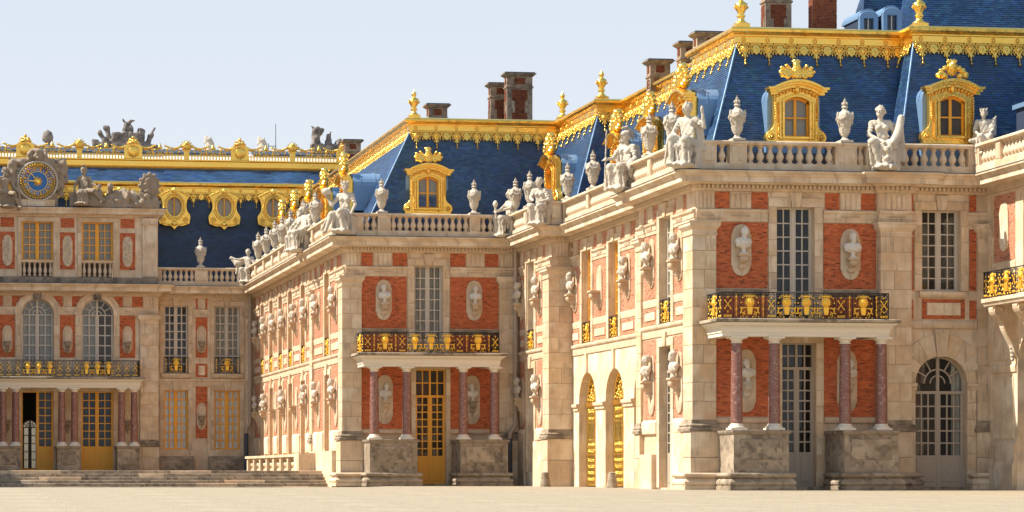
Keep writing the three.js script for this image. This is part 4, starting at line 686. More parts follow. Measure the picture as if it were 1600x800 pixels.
  if (!o.bare) {
    E([0, -0.1, 0.26], [0.15, 0.1, 0.22], 0.05); for (let i = 0; i < 6; i++) C([-0.1 + i * 0.04, -0.02, 0.42], [-0.13 + i * 0.052 + 0.02 * (i % 2), -0.4 + 0.03 * (i % 2), 0.4 + 0.03 * (i % 2)], 0.028, 0.03, 0.012);
    for (let i = 0; i < 5; i++) C([ch[0] - 0.14 + i * 0.03, 0.47 - i * 0.01, ch[2] + 0.07], [ch[0] - 0.06 + i * 0.045, 0.12 + i * 0.014, ch[2] * 0.5 + 0.115], 0.018, 0.022, 0.01);
    C([-0.13, 0.19, 0.03], [0.0, 0.175, 0.125], 0.018, 0.018, 0.006); C([0.0, 0.175, 0.125], [0.13, 0.19, 0.03], 0.018, 0.018, 0.006);
    for (let i = 0; i < 5; i++) C([-0.15 + i * 0.02, 0.1 - i * 0.03, 0.1 + i * 0.035], [0.15 - i * 0.01, 0.06 - i * 0.025, 0.12 + i * 0.05], 0.022, 0.024, 0.01);
  }
  if (o.cloak || o.bare) { for (let i = 0; i < 5; i++) { C([-0.15 - i * 0.012, 0.48, -0.03 - i * 0.03], [-0.2 - i * 0.012, -0.14, -0.06 - i * 0.035], 0.035, 0.045, 0.014); if (o.cloak) C([0.15 + i * 0.012, 0.48, -0.03 - i * 0.03], [0.22 + i * 0.014, -0.14, -0.04 - i * 0.035], 0.035, 0.045, 0.014); } if (o.cloak) for (let i = 0; i < 4; i++) C([-0.15, 0.48 - i * 0.02, 0.06], [0.16, 0.26 - i * 0.05, 0.1], 0.024, 0.03, 0.01); }
  if (o.bare) for (let i = 0; i < 5; i++) C([-0.15 + i * 0.02, 0.06 - i * 0.02, 0.1], [0.17, 0.02 - i * 0.03, 0.12 + i * 0.02], 0.03, 0.03, 0.014);
  P.push(K(['b', [0, -0.22, -0.05], [0.2, 0.1, 0.15], 0.04], 0.04)); E([0, -0.47, 0.3], [0.25, 0.07, 0.28], 0.04);
  if (o.extra) P.push(...o.extra);
  let lo = [1e9, 1e9, 1e9], hi = [-1e9, -1e9, -1e9];
  for (const p of P) { const pts = p[0] === 'c' ? [[p[1], p[3]], [p[2], p[4]]] : [[p[1], Math.max(...p[2]) + 0.03]]; for (const [c, r] of pts) for (let i = 0; i < 3; i++) { lo[i] = Math.min(lo[i], c[i] - r - 0.04); hi[i] = Math.max(hi[i], c[i] + r + 0.04); } }
  return netMesh(field(P, (x, y, z, d) => Math.abs(d) > 0.05 ? 0 : 0.004 * Math.sin(x * 60 + y * 23) * Math.sin(y * 55 + z * 31)), lo, hi, o.cell ?? 0.0145);
}
function statue(name, label, x, y, z, turn, s, geo, mat = M.stat, seat, group = 'statues along the balustrades') {
  const t = thing(name, label, 'statue', x, y, z, turn, group); const m = local(t, 'figure', geo, mat); m.scale.setScalar(s);
  if (seat) local(t, 'seat_block', boxUV(bg(...seat), 1.4), mat); return t;
}

// =====================================================================
// LAYOUT (metres; x right along the fronts, z towards the viewer, y up)
// =====================================================================
const PL = [[-5.6, -51.5], [-0.3, -51.5], [-0.3, -50.5], [12.4, -50.5], [12.4, -51.5], [17.7, -51.5], [17.7, -23.5], [25.2, -23.5], [25.2, -18.1], [26.05, -18.1], [26.05, -6.4], [25.3, -6.4], [25.3, 0], [31.5, 0], [31.5, 0.22], [32.65, 0.22], [32.65, 0], [35.4, 0], [35.4, 12]];
const FA = fr(0, 0, 1, 0), FAp = fr(0, 0.22, 1, 0), FB = fr(0, -23.5, 1, 0), FC = fr(0, -50.5, 1, 0), FR = fr(0, -51.5, 1, 0);
const SN = fr(25.3, 0, 0, 1), SM = fr(26.05, 0, 0, 1), SF = fr(25.2, 0, 0, 1), SB = fr(17.7, 0, 0, 1), SD = fr(35.4, 0, 0, 1);

// ---------- ground ----------
{
  const nx = 60, nz = 80, g = new THREE.PlaneGeometry(2400, 2400, 1, 1);
  const pos = [], uv = [], idx = [], xs = [], zs = [];
  for (let i = 0; i <= nx; i++) { const t = i / nx * 2 - 1; xs.push(15 + Math.sign(t) * Math.pow(Math.abs(t), 3) * 1200 + t * 30); }
  for (let j = 0; j <= nz; j++) { const t = j / nz * 2 - 1; zs.push(Math.sign(t) * Math.pow(Math.abs(t), 3) * 1200 + t * 60); }
  const h = (x, z) => { const fwd = Math.max(0, z - 2), dip = sm(19, 16, x) * sm(-16, -24, z); return -0.0135 * Math.min(fwd, 120) - 0.14 * dip + (Math.abs(z) < 90 ? 0.012 * n3(x * 0.6, 1, z * 0.5) : 0); };
  for (let j = 0; j <= nz; j++) for (let i = 0; i <= nx; i++) { pos.push(xs[i], h(xs[i], zs[j]), zs[j]); uv.push(xs[i] / 4, zs[j] / 4); }
  for (let j = 0; j < nz; j++) for (let i = 0; i < nx; i++) { const a = j * (nx + 1) + i, b = a + 1, c = a + nx + 1, d = c + 1; idx.push(a, c, b, b, c, d); }
  const q = new THREE.BufferGeometry(); q.setAttribute('position', new THREE.Float32BufferAttribute(pos, 3)); q.setAttribute('uv', new THREE.Float32BufferAttribute(uv, 2)); q.setIndex(idx); q.computeVertexNormals();
  const m = add(scene, 'courtyard_ground', q, M.ground); m.userData = { kind: 'structure', label: 'pale sandy paved courtyard in bright sun', category: 'ground' };
}

// ---------- shared facade pieces ----------
function breaks(u0, u1, gaps) { const r = []; let u = u0; for (const [a, b] of [...gaps].sort((p, q) => p[0] - q[0])) { if (a > u + 0.05) r.push([u, a]); u = Math.max(u, b); } if (u1 > u + 0.05) r.push([u, u1]); return r; }
const band = (p, name, F, u0, u1, gaps, prof, mat = M.stone) => { for (const [a, b] of breaks(u0, u1, gaps)) mould(p, name, mat, F, a, b, prof); };
function tablet(p, F, u0, u1, y0, y1, in_ = 0.16, tone = 1) { bricks(p, F, u0, u1, y0, y1, null, 0.012, tone); cbox(p, 'stone_tablet', M.pale, F, u0 + in_, u1 - in_, y0 + in_ * 0.75, y1 - in_ * 0.75, 0.0, 0.055, 0.012); }
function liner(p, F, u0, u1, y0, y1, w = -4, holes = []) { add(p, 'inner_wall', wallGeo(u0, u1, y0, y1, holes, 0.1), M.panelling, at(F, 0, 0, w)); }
function miniRail(label, F, u0, u1, y, h, w, n = 1) { const t = thing('window_railing', label, 'railing', 0, 0, 0, 0, 'gilded iron railings at the tall windows'); put(t, at(F, (u0 + u1) / 2, y, w), scene); const cells = n === 1 ? [['k', 0.16], ['m', 0.66], ['k', 0.16]] : [['k', 0.2], ['m', 0.6], ['k', 0.2]]; railRun(t, F, u0, u1, y, h, cells, w); return t; }

// =====================================================================
// A: the near pavilion
// =====================================================================
const bA = thing('palace_pavilion', 'nearest and largest brick and stone pavilion with steep blue roof on the right', 'building', 30, 0, -10);
{
  const W1 = { u0: 28.06, u1: 29.36, y0: 5.57, y1: 9.36 }, D1 = { u0: 28.25, u1: 29.42, y0: 0.1, y1: 4.87 }, W2 = { u0: 33.09, u1: 34.44, y0: 6.63, y1: 9.33 }, R1 = { u: 33.77, r: 0.9, y0: 0.08, ys: 3.56 };
  wall(bA, 'front_wall', FA, 25.31, 35.4, -0.3, 10.4, [W1, D1, W2, R1], 0.5);
  liner(bA, FA, 25.9, 39.5, 0, 10.4);
  // piers
  pier(bA, 25.14, 25.95, -0.85, 0.15);
  pier(bA, 31.53, 32.6, -0.1, 0.34);
  pier(bA, 35.02, 35.5, -0.2, 0.12, { out: 0.05 });
  // entablature
  band(bA, 'architrave', FA, 25.3, 31.5, [[27.76, 29.66]], ARCHITRAVE); band(bA, 'architrave', FAp, 31.5, 32.65, [], ARCHITRAVE); band(bA, 'architrave', FA, 32.65, 35.4, [[32.85, 34.68]], ARCHITRAVE);
  box(bA, 'wall_projection', M.stone, FA, 31.5, 32.65, 8.87, 10.4, 0, 0.22);
  sweep(bA, 'cornice', M.stone, PL, CORNICE, 7, 17); sweep(bA, 'lead_flashing', M.leadDark, PL, LEADEDGE, 7, 17); dentils(bA, PL, 7, 17);
  for (const [a, b] of [[25.96, 26.44], [27.2, 27.76], [29.73, 30.22], [30.98, 31.49]]) bricks(bA, FA, a, b, 9.29, 9.84);
  for (const [a, b] of [[25.4, 25.93], [26.45, 27.19], [30.23, 30.97]]) triglyph(bA, FA, a, b);
  triglyph(bA, FAp, 31.75, 32.45);
  // first floor brickwork
  for (const [a, b] of [[25.96, 27.76], [29.68, 31.5]]) { bricks(bA, FA, a, b, 6.66, 8.84); bricks(bA, FA, a, b, 5.56, 6.38); mould(bA, 'string_course', M.dirty, FA, a, b, STRING); }
  surround(bA, FA, 28.06, 29.36, 5.57, 9.36, 0.28, 0.06, true, 0.3);
  // ground floor brickwork
  for (const [a, b] of [[25.96, 27.97], [29.7, 31.5]]) { bricks(bA, FA, a, b, 2.42, 5.42); mould(bA, 'dado_moulding', M.stone, FA, a, b, [[0, 2.2], [0.1, 2.22], [0.12, 2.3], [0.06, 2.38], [0, 2.4]]); }
  surround(bA, FA, 28.25, 29.42, 0.1, 4.87, 0.26, 0.05, false, 0.3);
  // right bay
  for (const [a, b] of [[32.62, 32.8], [34.76, 35.0]]) { bricks(bA, FA, a, b, 9.29, 9.84); bricks(bA, FA, a, b, 6.65, 8.7); bricks(bA, FA, a, b, 5.7, 6.33); }
  surround(bA, FA, 33.09, 34.44, 6.63, 9.33, 0.27, 0.06, true, 0.28);
  mould(bA, 'window_sill', M.pale, FA, 32.98, 34.56, [[0, 6.4], [0.1, 6.42], [0.16, 6.5], [0.16, 6.6], [0, 6.63]]);
  tablet(bA, FA, 33.1, 34.6, 5.7, 6.36); mould(bA, 'string_course', M.stone, FA, 32.66, 35.0, [[0, 5.36], [0.06, 5.38], [0.09, 5.44], [0.09, 5.58], [0.05, 5.64], [0, 5.66]]);
  // arch of wedge-shaped stones and ashlar round the round-headed door
  const n = 9; for (let i = 0; i < n; i++) {
    if (i === 4) continue; const a = Math.PI * i / n + 0.004, b = Math.PI * (i + 1) / n - 0.004, s = new THREE.Shape(), ro = 1.62; s.absarc(33.77, 3.56, 0.905, a, b, false); s.absarc(33.77, 3.56, Math.min(ro, 1.22 / Math.max(0.05, Math.abs(Math.cos((a + b) / 2)))), b, a, true); s.closePath();
    add(bA, 'arch_stone', boxUV(new THREE.ExtrudeGeometry(s, { depth: 0.05, bevelEnabled: true, bevelSize: 0.003, bevelThickness: 0.006, bevelSegments: 1, curveSegments: 5 }).translate(0, 0, -0.01)), stoneAny(), FA);
  }
  { const s = outline([[33.62, 4.45], [33.92, 4.45], [34.02, 5.34], [33.52, 5.34], [33.62, 4.45]]); const k = add(bA, 'keystone', boxUV(new THREE.ExtrudeGeometry(s, { depth: 0.1, bevelEnabled: true, bevelSize: 0.01, bevelThickness: 0.01, bevelSegments: 1 })), M.stone, FA); for (let i = 0; i < 3; i++) add(k, 'flute', boxUV(bg(33.635 + i * 0.1, 33.695 + i * 0.1, 4.55, 5.25, 0.1, 0.125)), M.stone, FA); }
  for (const [a, b] of [[32.63, 32.86], [34.68, 34.99]]) for (let i = 0; i < 6; i++) cbox(bA, 'stone_block', stoneAny(), FA, a, b, 0.1 + i * 0.56, 0.1 + (i + 1) * 0.56 - 0.006, -0.01, 0.05, 0.006);
  for (const [a, b] of [[32.6, 32.9], [34.66, 35.02]]) mould(bA, 'impost', M.stone, FA, a, b, [[0, 3.3], [0.06, 3.32], [0.07, 3.4], [0.12, 3.45], [0.12, 3.55], [0, 3.57]]);
  glazing(bA, FA, { ...W1, cols: 4, rows: 8, mat: M.creamWood, mw: 0.019 });
  glazing(bA, FA, { ...D1, name: 'glazed_door', cols: 4, rows: 8, mat: M.greyWood, panel: 1.15, transom: 3.98 });
  glazing(bA, FA, { ...W2, cols: 4, rows: 7, mw: 0.019, mat: M.creamWood });
  glazing(bA, FA, { u0: 32.87, u1: 34.67, y0: 0.1, y1: 3.56, r: 0.9, w: -0.3, name: 'glazed_door', cols: 6, rows: 5, mat: M.greyWood, panel: 1.05, lozenge: true, transom: 3.2, curtain: M.curtainGrey, cur: [0.8, 1] });
  box(bA, 'door_sill', M.dirty, FA, 32.8, 34.75, -0.05, 0.1, -0.5, 0.25); box(bA, 'door_sill', M.dirty, FA, 28.1, 29.55, -0.05, 0.1, -0.5, 0.4);
  // benches
  add(bA, 'bench', sweepGeo([[24.98, -1.0], [24.98, 0.26], [26.0, 0.26]], BENCH), M.stone); add(bA, 'bench', sweepGeo([[31.56, 0.42], [32.72, 0.42], [32.72, 0.02]], BENCH), M.dirty); add(bA, 'bench', sweepGeo([[34.86, 0.02], [34.86, 0.3], [35.36, 0.3]], BENCH), M.stone);

  // ---- sunlit side: near part ----
  const wn = { u0: -3.85, u1: -2.55, y0: 5.7, y1: 9.33 }, dn = { u0: -3.85, u1: -2.55, y0: 0.05, y1: 4.9 };
  wall(bA, 'side_wall', SN, -6.4, -0.01, -0.3, 10.4, [wn, dn], 0.5); liner(bA, SN, -6.4, -4.2, 0, 10.4);
  pier(bA, 25.2, 26.0, -6.42, -5.85, { out: 0.06 });
  const side = (F, u0, u1, wins, low, o = {}) => {             // repeated storeys of a side bay row
    const gaps = wins.map(c => [c - 0.93, c + 0.93]);
    band(bA, 'architrave', F, u0, u1, gaps, ARCHITRAVE); band(bA, 'belt_course', F, u0, u1, [], BELT);
    for (const [a, b] of breaks(u0 + (o.l ?? 0), u1 - (o.r ?? 0), gaps)) {
      const m = 0.06; if (b - a < 0.3) continue;
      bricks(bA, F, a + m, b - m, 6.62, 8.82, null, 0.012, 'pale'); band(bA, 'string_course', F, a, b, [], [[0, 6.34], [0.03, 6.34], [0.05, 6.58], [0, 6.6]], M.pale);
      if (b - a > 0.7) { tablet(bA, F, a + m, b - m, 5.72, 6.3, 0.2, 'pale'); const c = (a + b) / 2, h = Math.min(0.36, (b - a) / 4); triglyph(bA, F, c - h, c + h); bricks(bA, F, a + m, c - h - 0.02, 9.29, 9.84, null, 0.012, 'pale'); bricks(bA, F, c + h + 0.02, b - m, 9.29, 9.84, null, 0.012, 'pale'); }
      if (low) { bricks(bA, F, a + m, b - m, 2.42, 5.2, null, 0.012, 'pale'); mould(bA, 'dado_moulding', M.pale, F, a, b, [[0, 1.9], [0.09, 1.92], [0.1, 2.3], [0.05, 2.38], [0, 2.4]]); }
    }
    for (const c of wins) surround(bA, F, c - 0.65, c + 0.65, 5.7, 9.33, 0.27, 0.06, true, 0.28);
  };
  side(SN, -6.4, 0, [-3.2], true, { l: 0.62, r: 0.9 });
  surround(bA, SN, -3.85, -2.55, 0.05, 4.9, 0.27, 0.06, true, 0.28);
  glazing(bA, SN, { ...wn, cols: 4, rows: 8, mat: M.creamWood, curtain: M.curtain }); glazing(bA, SN, { ...dn, name: 'glazed_door', cols: 4, rows: 8, panel: 1.2, transom: 4.0, mat: M.greyWood });
  box(bA, 'plinth_block', M.pale, SN, -5.6, -4.2, -0.1, 1.2, 0, 0.22); box(bA, 'plinth_block', M.pale, SN, -2.2, -0.9, -0.1, 1.9, 0, 0.16);
  // ---- middle part with three gilded gates ----
  const gc = [-15.84, -12.05, -8.27], gh = gc.map(u => ({ u, r: 1.22, y0: 0, ys: 3.3 })), wh = gc.map(u => ({ u0: u - 0.65, u1: u + 0.65, y0: 5.7, y1: 9.33 }));
  wall(bA, 'side_wall', SM, -18.1, -6.4, -0.3, 10.4, [...gh, ...wh], 0.6, M.pale);
  liner(bA, SM, -18.1, -6.4, 5, 10.4, -3.5); add(bA, 'passage_wall', wallGeo(-18.1, -6.4, 0, 5, [], 0.1), M.panelling, at(SM, 0, 0, -4));
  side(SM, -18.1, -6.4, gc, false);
  gc.forEach((u, i) => {
    glazing(bA, SM, { ...wh[i], cols: 4, rows: 8, mat: M.ochre, curtain: M.curtain });
    for (const [a, b] of [[u - 1.9, u - 1.22], [u + 1.22, u + 1.9]]) { mould(bA, 'impost', M.pale, SM, Math.max(a, -18.05), b, [[0, 3.02], [0.06, 3.04], [0.06, 3.14], [0.12, 3.18], [0.14, 3.3], [0, 3.32]]); }
    cbox(bA, 'keystone', M.pale, SM, u - 0.12, u + 0.12, 4.5, 5.28, 0, 0.09, 0.01);
  });
  // ---- far part ----
  const wf = { u0: -22.0, u1: -20.8, y0: 5.7, y1: 9.33 }, df = { u0: -22.0, u1: -20.8, y0: 0.6, y1: 4.9 };
  wall(bA, 'side_wall', SF, -23.49, -18.11, -0.3, 10.4, [wf, df], 0.5); liner(bA, SF, -23.5, -18.6, 0, 10.4, -3);
  wall(bA, 'return_wall', fr(0, -18.1, 1, 0), 25.21, 26.04, -0.3, 10.4, [], 0.4);
  pier(bA, 25.06, 26.04, -19.0, -18.02, { out: 0.07 }); triglyph(bA, fr(0, -18.1, 1, 0), 25.35, 25.9);
  side(SF, -23.5, -18.1, [-21.4], true, { l: 0.2, r: 0.95 }); surround(bA, SF, -22.0, -20.8, 0.6, 4.9, 0.25, 0.06, true, 0.28);
  glazing(bA, SF, { ...wf, cols: 4, rows: 8, mat: M.creamWood, curtain: M.curtain }); glazing(bA, SF, { ...df, cols: 4, rows: 8, mat: M.creamWood, curtain: M.curtain });
  box(bA, 'plinth_block', M.pale, SF, -20.6, -19.1, -0.1, 1.85, 0, 0.14); box(bA, 'plinth_block', M.stone, SF, -23.45, -22.3, -0.1, 2.2, 0, 0.1);
  // gutter upstands behind the balustrades, deck under the roofs
  box(bA, 'gutter_wall', M.leadDark, I4, 25.6, 34.6, 10.5, 11.2, -0.35, -0.3); box(bA, 'gutter_wall', M.leadDark, I4, 25.55, 25.6, 10.5, 11.2, -6.5, -0.3); box(bA, 'gutter_wall', M.leadDark, I4, 26.35, 26.4, 10.5, 11.2, -17.8, -6.6);
  box(bA, 'attic_deck', M.leadDark, I4, 25.5, 46, 10.2, 10.45, -24, -0.1);
}
// roofs of A: (x,z) eaves -> (x,z) top edge
const yE = 10.5, yT = 15.2;
{
  // left slope, near and middle; front slope; forward volume on the right
  const q = (x, y, z) => V(x, y, z);
  slates(bA, 'roof_slope', q(25.95, yE, -1.0), q(32.5, yE, -1.0), q(33.4, yT, -2.45), q(27.55, yT, -2.45));
  slates(bA, 'roof_slope', q(25.95, yE, -7), q(25.95, yE, -1.0), q(27.55, yT, -2.45), q(27.55, yT, -8.2));
  slates(bA, 'roof_slope', q(26.75, yE, -18.6), q(26.75, yE, -6.5), q(28.4, yT, -6.5), q(28.4, yT, -18.6));
  slates(bA, 'roof_slope', q(32.3, yE, -1.4), q(32.3, yE, -0.2), q(33.45, yT, -1.5), q(33.45, yT, -2.6));
  slates(bA, 'roof_slope', q(32.3, yE, -0.2), q(46, yE, -0.2), q(46, yT, -1.5), q(33.45, yT, -1.5));
  slates(bA, 'roof_slope', q(25.85, yE, -24.5), q(25.85, yE, -17.7), q(27.3, yT, -18.6), q(27.3, yT, -24.5));
  slates(bA, 'roof_slope', q(25.85, yE, -17.7), q(27.6, yE, -17.7), q(28.5, yT, -18.6), q(27.3, yT, -18.6));
  for (const [a, b] of [[q(25.95, yE, -1.0), q(27.55, yT, -2.45)], [q(32.3, yE, -0.2), q(33.45, yT, -1.5)], [q(25.85, yE, -17.7), q(27.3, yT, -18.6)]]) add(bA, 'lead_hip', new THREE.TubeGeometry(new THREE.LineCurve3(a, b), 1, 0.035, 8), M.lead);
  const T = [[27.3, -24.4], [27.3, -18.6], [28.4, -18.6], [28.4, -7.0], [27.55, -7.0], [27.55, -2.45], [33.45, -2.45], [33.45, -1.5], [46, -1.5]];
  cresting(bA, T, 15.15, 0, 8);
  add(bA, 'roof_deck', new THREE.ExtrudeGeometry(outline([...T.map(p => [p[0] + 0.3, -p[1] + 0.3]), [46, 24], [27.6, 24]]), { depth: 0.2, bevelEnabled: false }).rotateX(-Math.PI / 2).translate(0, 15.5, 0), M.leadDark);
  dormer(bA, FA, 29.1, 11.28, -0.95); dormer(bA, FA, 34.2, 11.3, -0.12, { shell: true, dark: true });
  dormer(bA, SN, -3.3, 11.28, -0.62, { crest: [0.9, 1.45, 1.5] }); for (const u of [-9.6, -13.9]) dormer(bA, SM, u, 11.28, -0.66, { crest: [0.9, 1.45, 1.5] }); dormer(bA, SF, -20.6, 11.28, -0.62, { crest: [0.9, 1.45, 1.5] });
}
// upper blue roof rising behind
{
  const t = thing('upper_roof', 'upper blue slate roof with lead dormers rising behind the gilded cresting', 'roof', 40, 15.7, -9);
  const q = (x, y, z) => V(x, y, z);
  slates(t, 'roof_slope', q(35.4, 15.7, -6), q(52, 15.7, -6), q(52, 20.5, -8), q(37, 20.5, -8)); slates(t, 'roof_slope', q(35.4, 15.7, -14), q(35.4, 15.7, -6), q(37, 20.5, -8), q(37, 20.5, -14));
  slates(t, 'roof_slope', q(34.2, 15.7, -8.2), q(36.5, 15.7, -8.2), q(37, 20.5, -9.8), q(35.2, 20.5, -9.8));
  for (const [x, z, y] of [[33.95, -6.8, 16.25], [34.75, -6.6, 16.35], [41.7, -5.9, 16.3]]) {
    const g = part(t, 'dormer', at(fr(0, z, 1, 0), x, y, 0)), s = outline([[-0.34, 0], [0.34, 0], [0.34, 0.8], [0.3, 1.05, -0.3, 1.05, -0.34, 0.8], [-0.34, 0]]), h = new THREE.Path(); h.moveTo(-0.2, 0.12); h.lineTo(-0.2, 0.75); h.lineTo(0.2, 0.75); h.lineTo(0.2, 0.12); h.closePath(); s.holes.push(h);
    local(g, 'casing', boxUV(new THREE.ExtrudeGeometry(s, { depth: 0.12, bevelEnabled: true, bevelSize: 0.02, bevelThickness: 0.02, bevelSegments: 1 })), M.lead); local(g, 'hood', boxUV(new THREE.CylinderGeometry(0.38, 0.38, 1.6, 14, 1, false, Math.PI / 2, Math.PI).rotateX(Math.PI / 2).translate(0, 0.72, -0.75)), M.lead); local(g, 'cheek', bg(-0.33, 0.33, 0, 0.75, -1.4, -0.02), M.slateBack);
    local(g, 'glazing_bar', bg(-0.02, 0.02, 0.12, 0.75, 0.02, 0.06), M.creamWood); local(g, 'pane', bg(-0.2, 0.2, 0.12, 0.75, 0.01, 0.015), M.glass);
  }
  box(t, 'lead_apron', M.lead, I4, 33.6, 36, 15.72, 15.95, -7, -5.2);
}

// =====================================================================
// B: the middle pavilion
// =====================================================================
const bB = thing('palace_pavilion', 'middle brick and stone pavilion with ochre door, set back behind the nearest one', 'building', 21, 0, -35);
{
  const W1 = { u0: 20.66, u1: 21.9, y0: 5.57, y1: 9.32 }, D1 = { u0: 20.74, u1: 22.04, y0: 0.08, y1: 4.94 };
  wall(bB, 'front_wall', FB, 17.71, 25.19, -0.3, 10.4, [W1, D1], 0.5); liner(bB, FB, 18.3, 29, 0, 10.4);
  pier(bB, 17.55, 18.38, -24.35, -23.35); pier(bB, 24.32, 25.14, -23.8, -23.36, { out: 0.05 });
  band(bB, 'architrave', FB, 17.7, 25.2, [[20.37, 22.2]], ARCHITRAVE);
  sweep(bB, 'cornice', M.stone, PL, CORNICE, 5, 7); sweep(bB, 'lead_flashing', M.leadDark, PL, LEADEDGE, 5, 7); dentils(bB, PL, 5, 7);
  for (const [a, b] of [[18.4, 18.88], [19.74, 20.36], [22.22, 22.88], [23.72, 24.3]]) bricks(bB, FB, a, b, 9.29, 9.84);
  for (const [a, b] of [[17.75, 18.36], [18.9, 19.72], [22.9, 23.7], [24.4, 24.95]]) triglyph(bB, FB, a, b);
  for (const [a, b] of [[18.4, 20.34], [22.22, 24.3]]) { bricks(bB, FB, a, b, 6.66, 8.84); bricks(bB, FB, a, b, 5.56, 6.38); mould(bB, 'string_course', M.dirty, FB, a, b, STRING); bricks(bB, FB, a, b, 2.42, 5.42); mould(bB, 'dado_moulding', M.stone, FB, a, b, [[0, 2.2], [0.1, 2.22], [0.12, 2.3], [0.06, 2.38], [0, 2.4]]); }
  surround(bB, FB, 20.66, 21.9, 5.57, 9.32, 0.28, 0.06, true, 0.3); surround(bB, FB, 20.74, 22.04, 0.08, 4.94, 0.18, 0.05, false, 0.25);
  glazing(bB, FB, { ...W1, cols: 4, rows: 8, mat: M.creamWood, curtain: M.curtainGrey, cur: [0, 1] });
  glazing(bB, FB, { ...D1, name: 'glazed_door', cols: 4, rows: 8, mat: M.ochre, panel: 1.2, transom: 3.75 });
  box(bB, 'door_sill', M.dirty, FB, 20.6, 22.2, -0.05, 0.09, -0.5, 0.4);
  // long sunlit side
  const wins = [-27.9, -34.6, -38.55, -41.8, -45.0, -48.2], ups = wins.map(u => ({ u0: u - 0.62, u1: u + 0.62, y0: 5.7, y1: 9.3 })), los = wins.map(u => ({ u0: u - 0.62, u1: u + 0.62, y0: 1.1, y1: 4.85 }));
  wall(bB, 'side_wall', SB, -51.49, -23.51, -0.6, 10.4, [...ups, ...los], 0.5); liner(bB, SB, -51.5, -28, 0, 10.4, -3.5);
  const gaps = wins.map(c => [c - 0.9, c + 0.9]);
  band(bB, 'architrave', SB, -51.5, -23.5, gaps, ARCHITRAVE); band(bB, 'belt_course', SB, -51.5, -23.5, [], BELT);
  for (const [a, b] of breaks(-51.3, -24.4, [...gaps, [-32.3, -31.5]])) {
    if (b - a < 0.3) continue; const c = (a + b) / 2, h = Math.min(0.34, (b - a) / 4);
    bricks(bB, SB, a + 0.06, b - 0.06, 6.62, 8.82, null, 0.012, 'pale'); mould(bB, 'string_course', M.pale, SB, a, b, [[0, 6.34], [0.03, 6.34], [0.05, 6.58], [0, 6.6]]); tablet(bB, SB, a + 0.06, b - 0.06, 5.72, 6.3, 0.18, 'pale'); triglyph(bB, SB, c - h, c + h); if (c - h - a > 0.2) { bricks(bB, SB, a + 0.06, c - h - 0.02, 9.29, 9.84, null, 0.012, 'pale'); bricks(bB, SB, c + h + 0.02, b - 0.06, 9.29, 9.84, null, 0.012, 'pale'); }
    bricks(bB, SB, a + 0.06, b - 0.06, 2.42, 5.2, null, 0.012, 'pale'); mould(bB, 'dado_moulding', M.pale, SB, a, b, [[0, 1.5], [0.09, 1.52], [0.1, 2.3], [0.05, 2.38], [0, 2.4]]);
  }
  pier(bB, 17.58, 18, -32.25, -31.55, { out: 0.05 });
  wins.forEach((c, i) => {
    surround(bB, SB, c - 0.62, c + 0.62, 5.7, 9.3, 0.26, 0.06, true, 0.28); surround(bB, SB, c - 0.62, c + 0.62, 1.1, 4.85, 0.24, 0.05, true, 0.25);
    glazing(bB, SB, { ...ups[i], cols: 4, rows: 8, mat: M.ochre, curtain: M.curtain }); glazing(bB, SB, { ...los[i], cols: 4, rows: 7, mat: M.ochre, curtain: M.curtain });
    miniRail(`gilded railing of the ${ORD[i]} upper side window from the middle pavilion's near corner`, SB, c - 0.6, c + 0.6, 5.7, 0.8, 0.0);
  });
  box(bB, 'gutter_wall', M.leadDark, I4, 18.1, 24.6, 10.5, 11.2, -23.85, -23.8); box(bB, 'gutter_wall', M.leadDark, I4, 18.05, 18.1, 10.5, 11.2, -50, -23.85);
  box(bB, 'attic_deck', M.leadDark, I4, 18, 27, 10.2, 10.45, -52, -23.7);
  const q = (x, y, z) => V(x, y, z), yt = 15.2;
  slates(bB, 'roof_slope', q(18.45, yE, -24.1), q(27.5, yE, -24.1), q(27.5, yt, -24.75), q(20.75, yt, -24.75)); slates(bB, 'roof_slope', q(18.45, yE, -55), q(18.45, yE, -24.1), q(20.75, yt, -24.75), q(20.75, yt, -55), 0.13, 0.3);
  add(bB, 'lead_hip', new THREE.TubeGeometry(new THREE.LineCurve3(q(18.45, yE, -24.1), q(20.75, yt, -24.75)), 1, 0.035, 8), M.lead);
  const T = [[20.75, -55], [20.75, -24.75], [27.4, -24.75]]; cresting(bB, T, 15.15, 0, 2);
  box(bB, 'roof_deck', M.leadDark, I4, 20.9, 30, 15.5, 15.7, -56, -24.9);
  dormer(bB, FB, 21.4, 11.28, -0.62); [-28.0, -33.2, -37.8, -42.2, -46.4].forEach(u => dormer(bB, SB, u, 11.28, -0.75, { crest: [0.9, 1.45, 1.5] }));
}

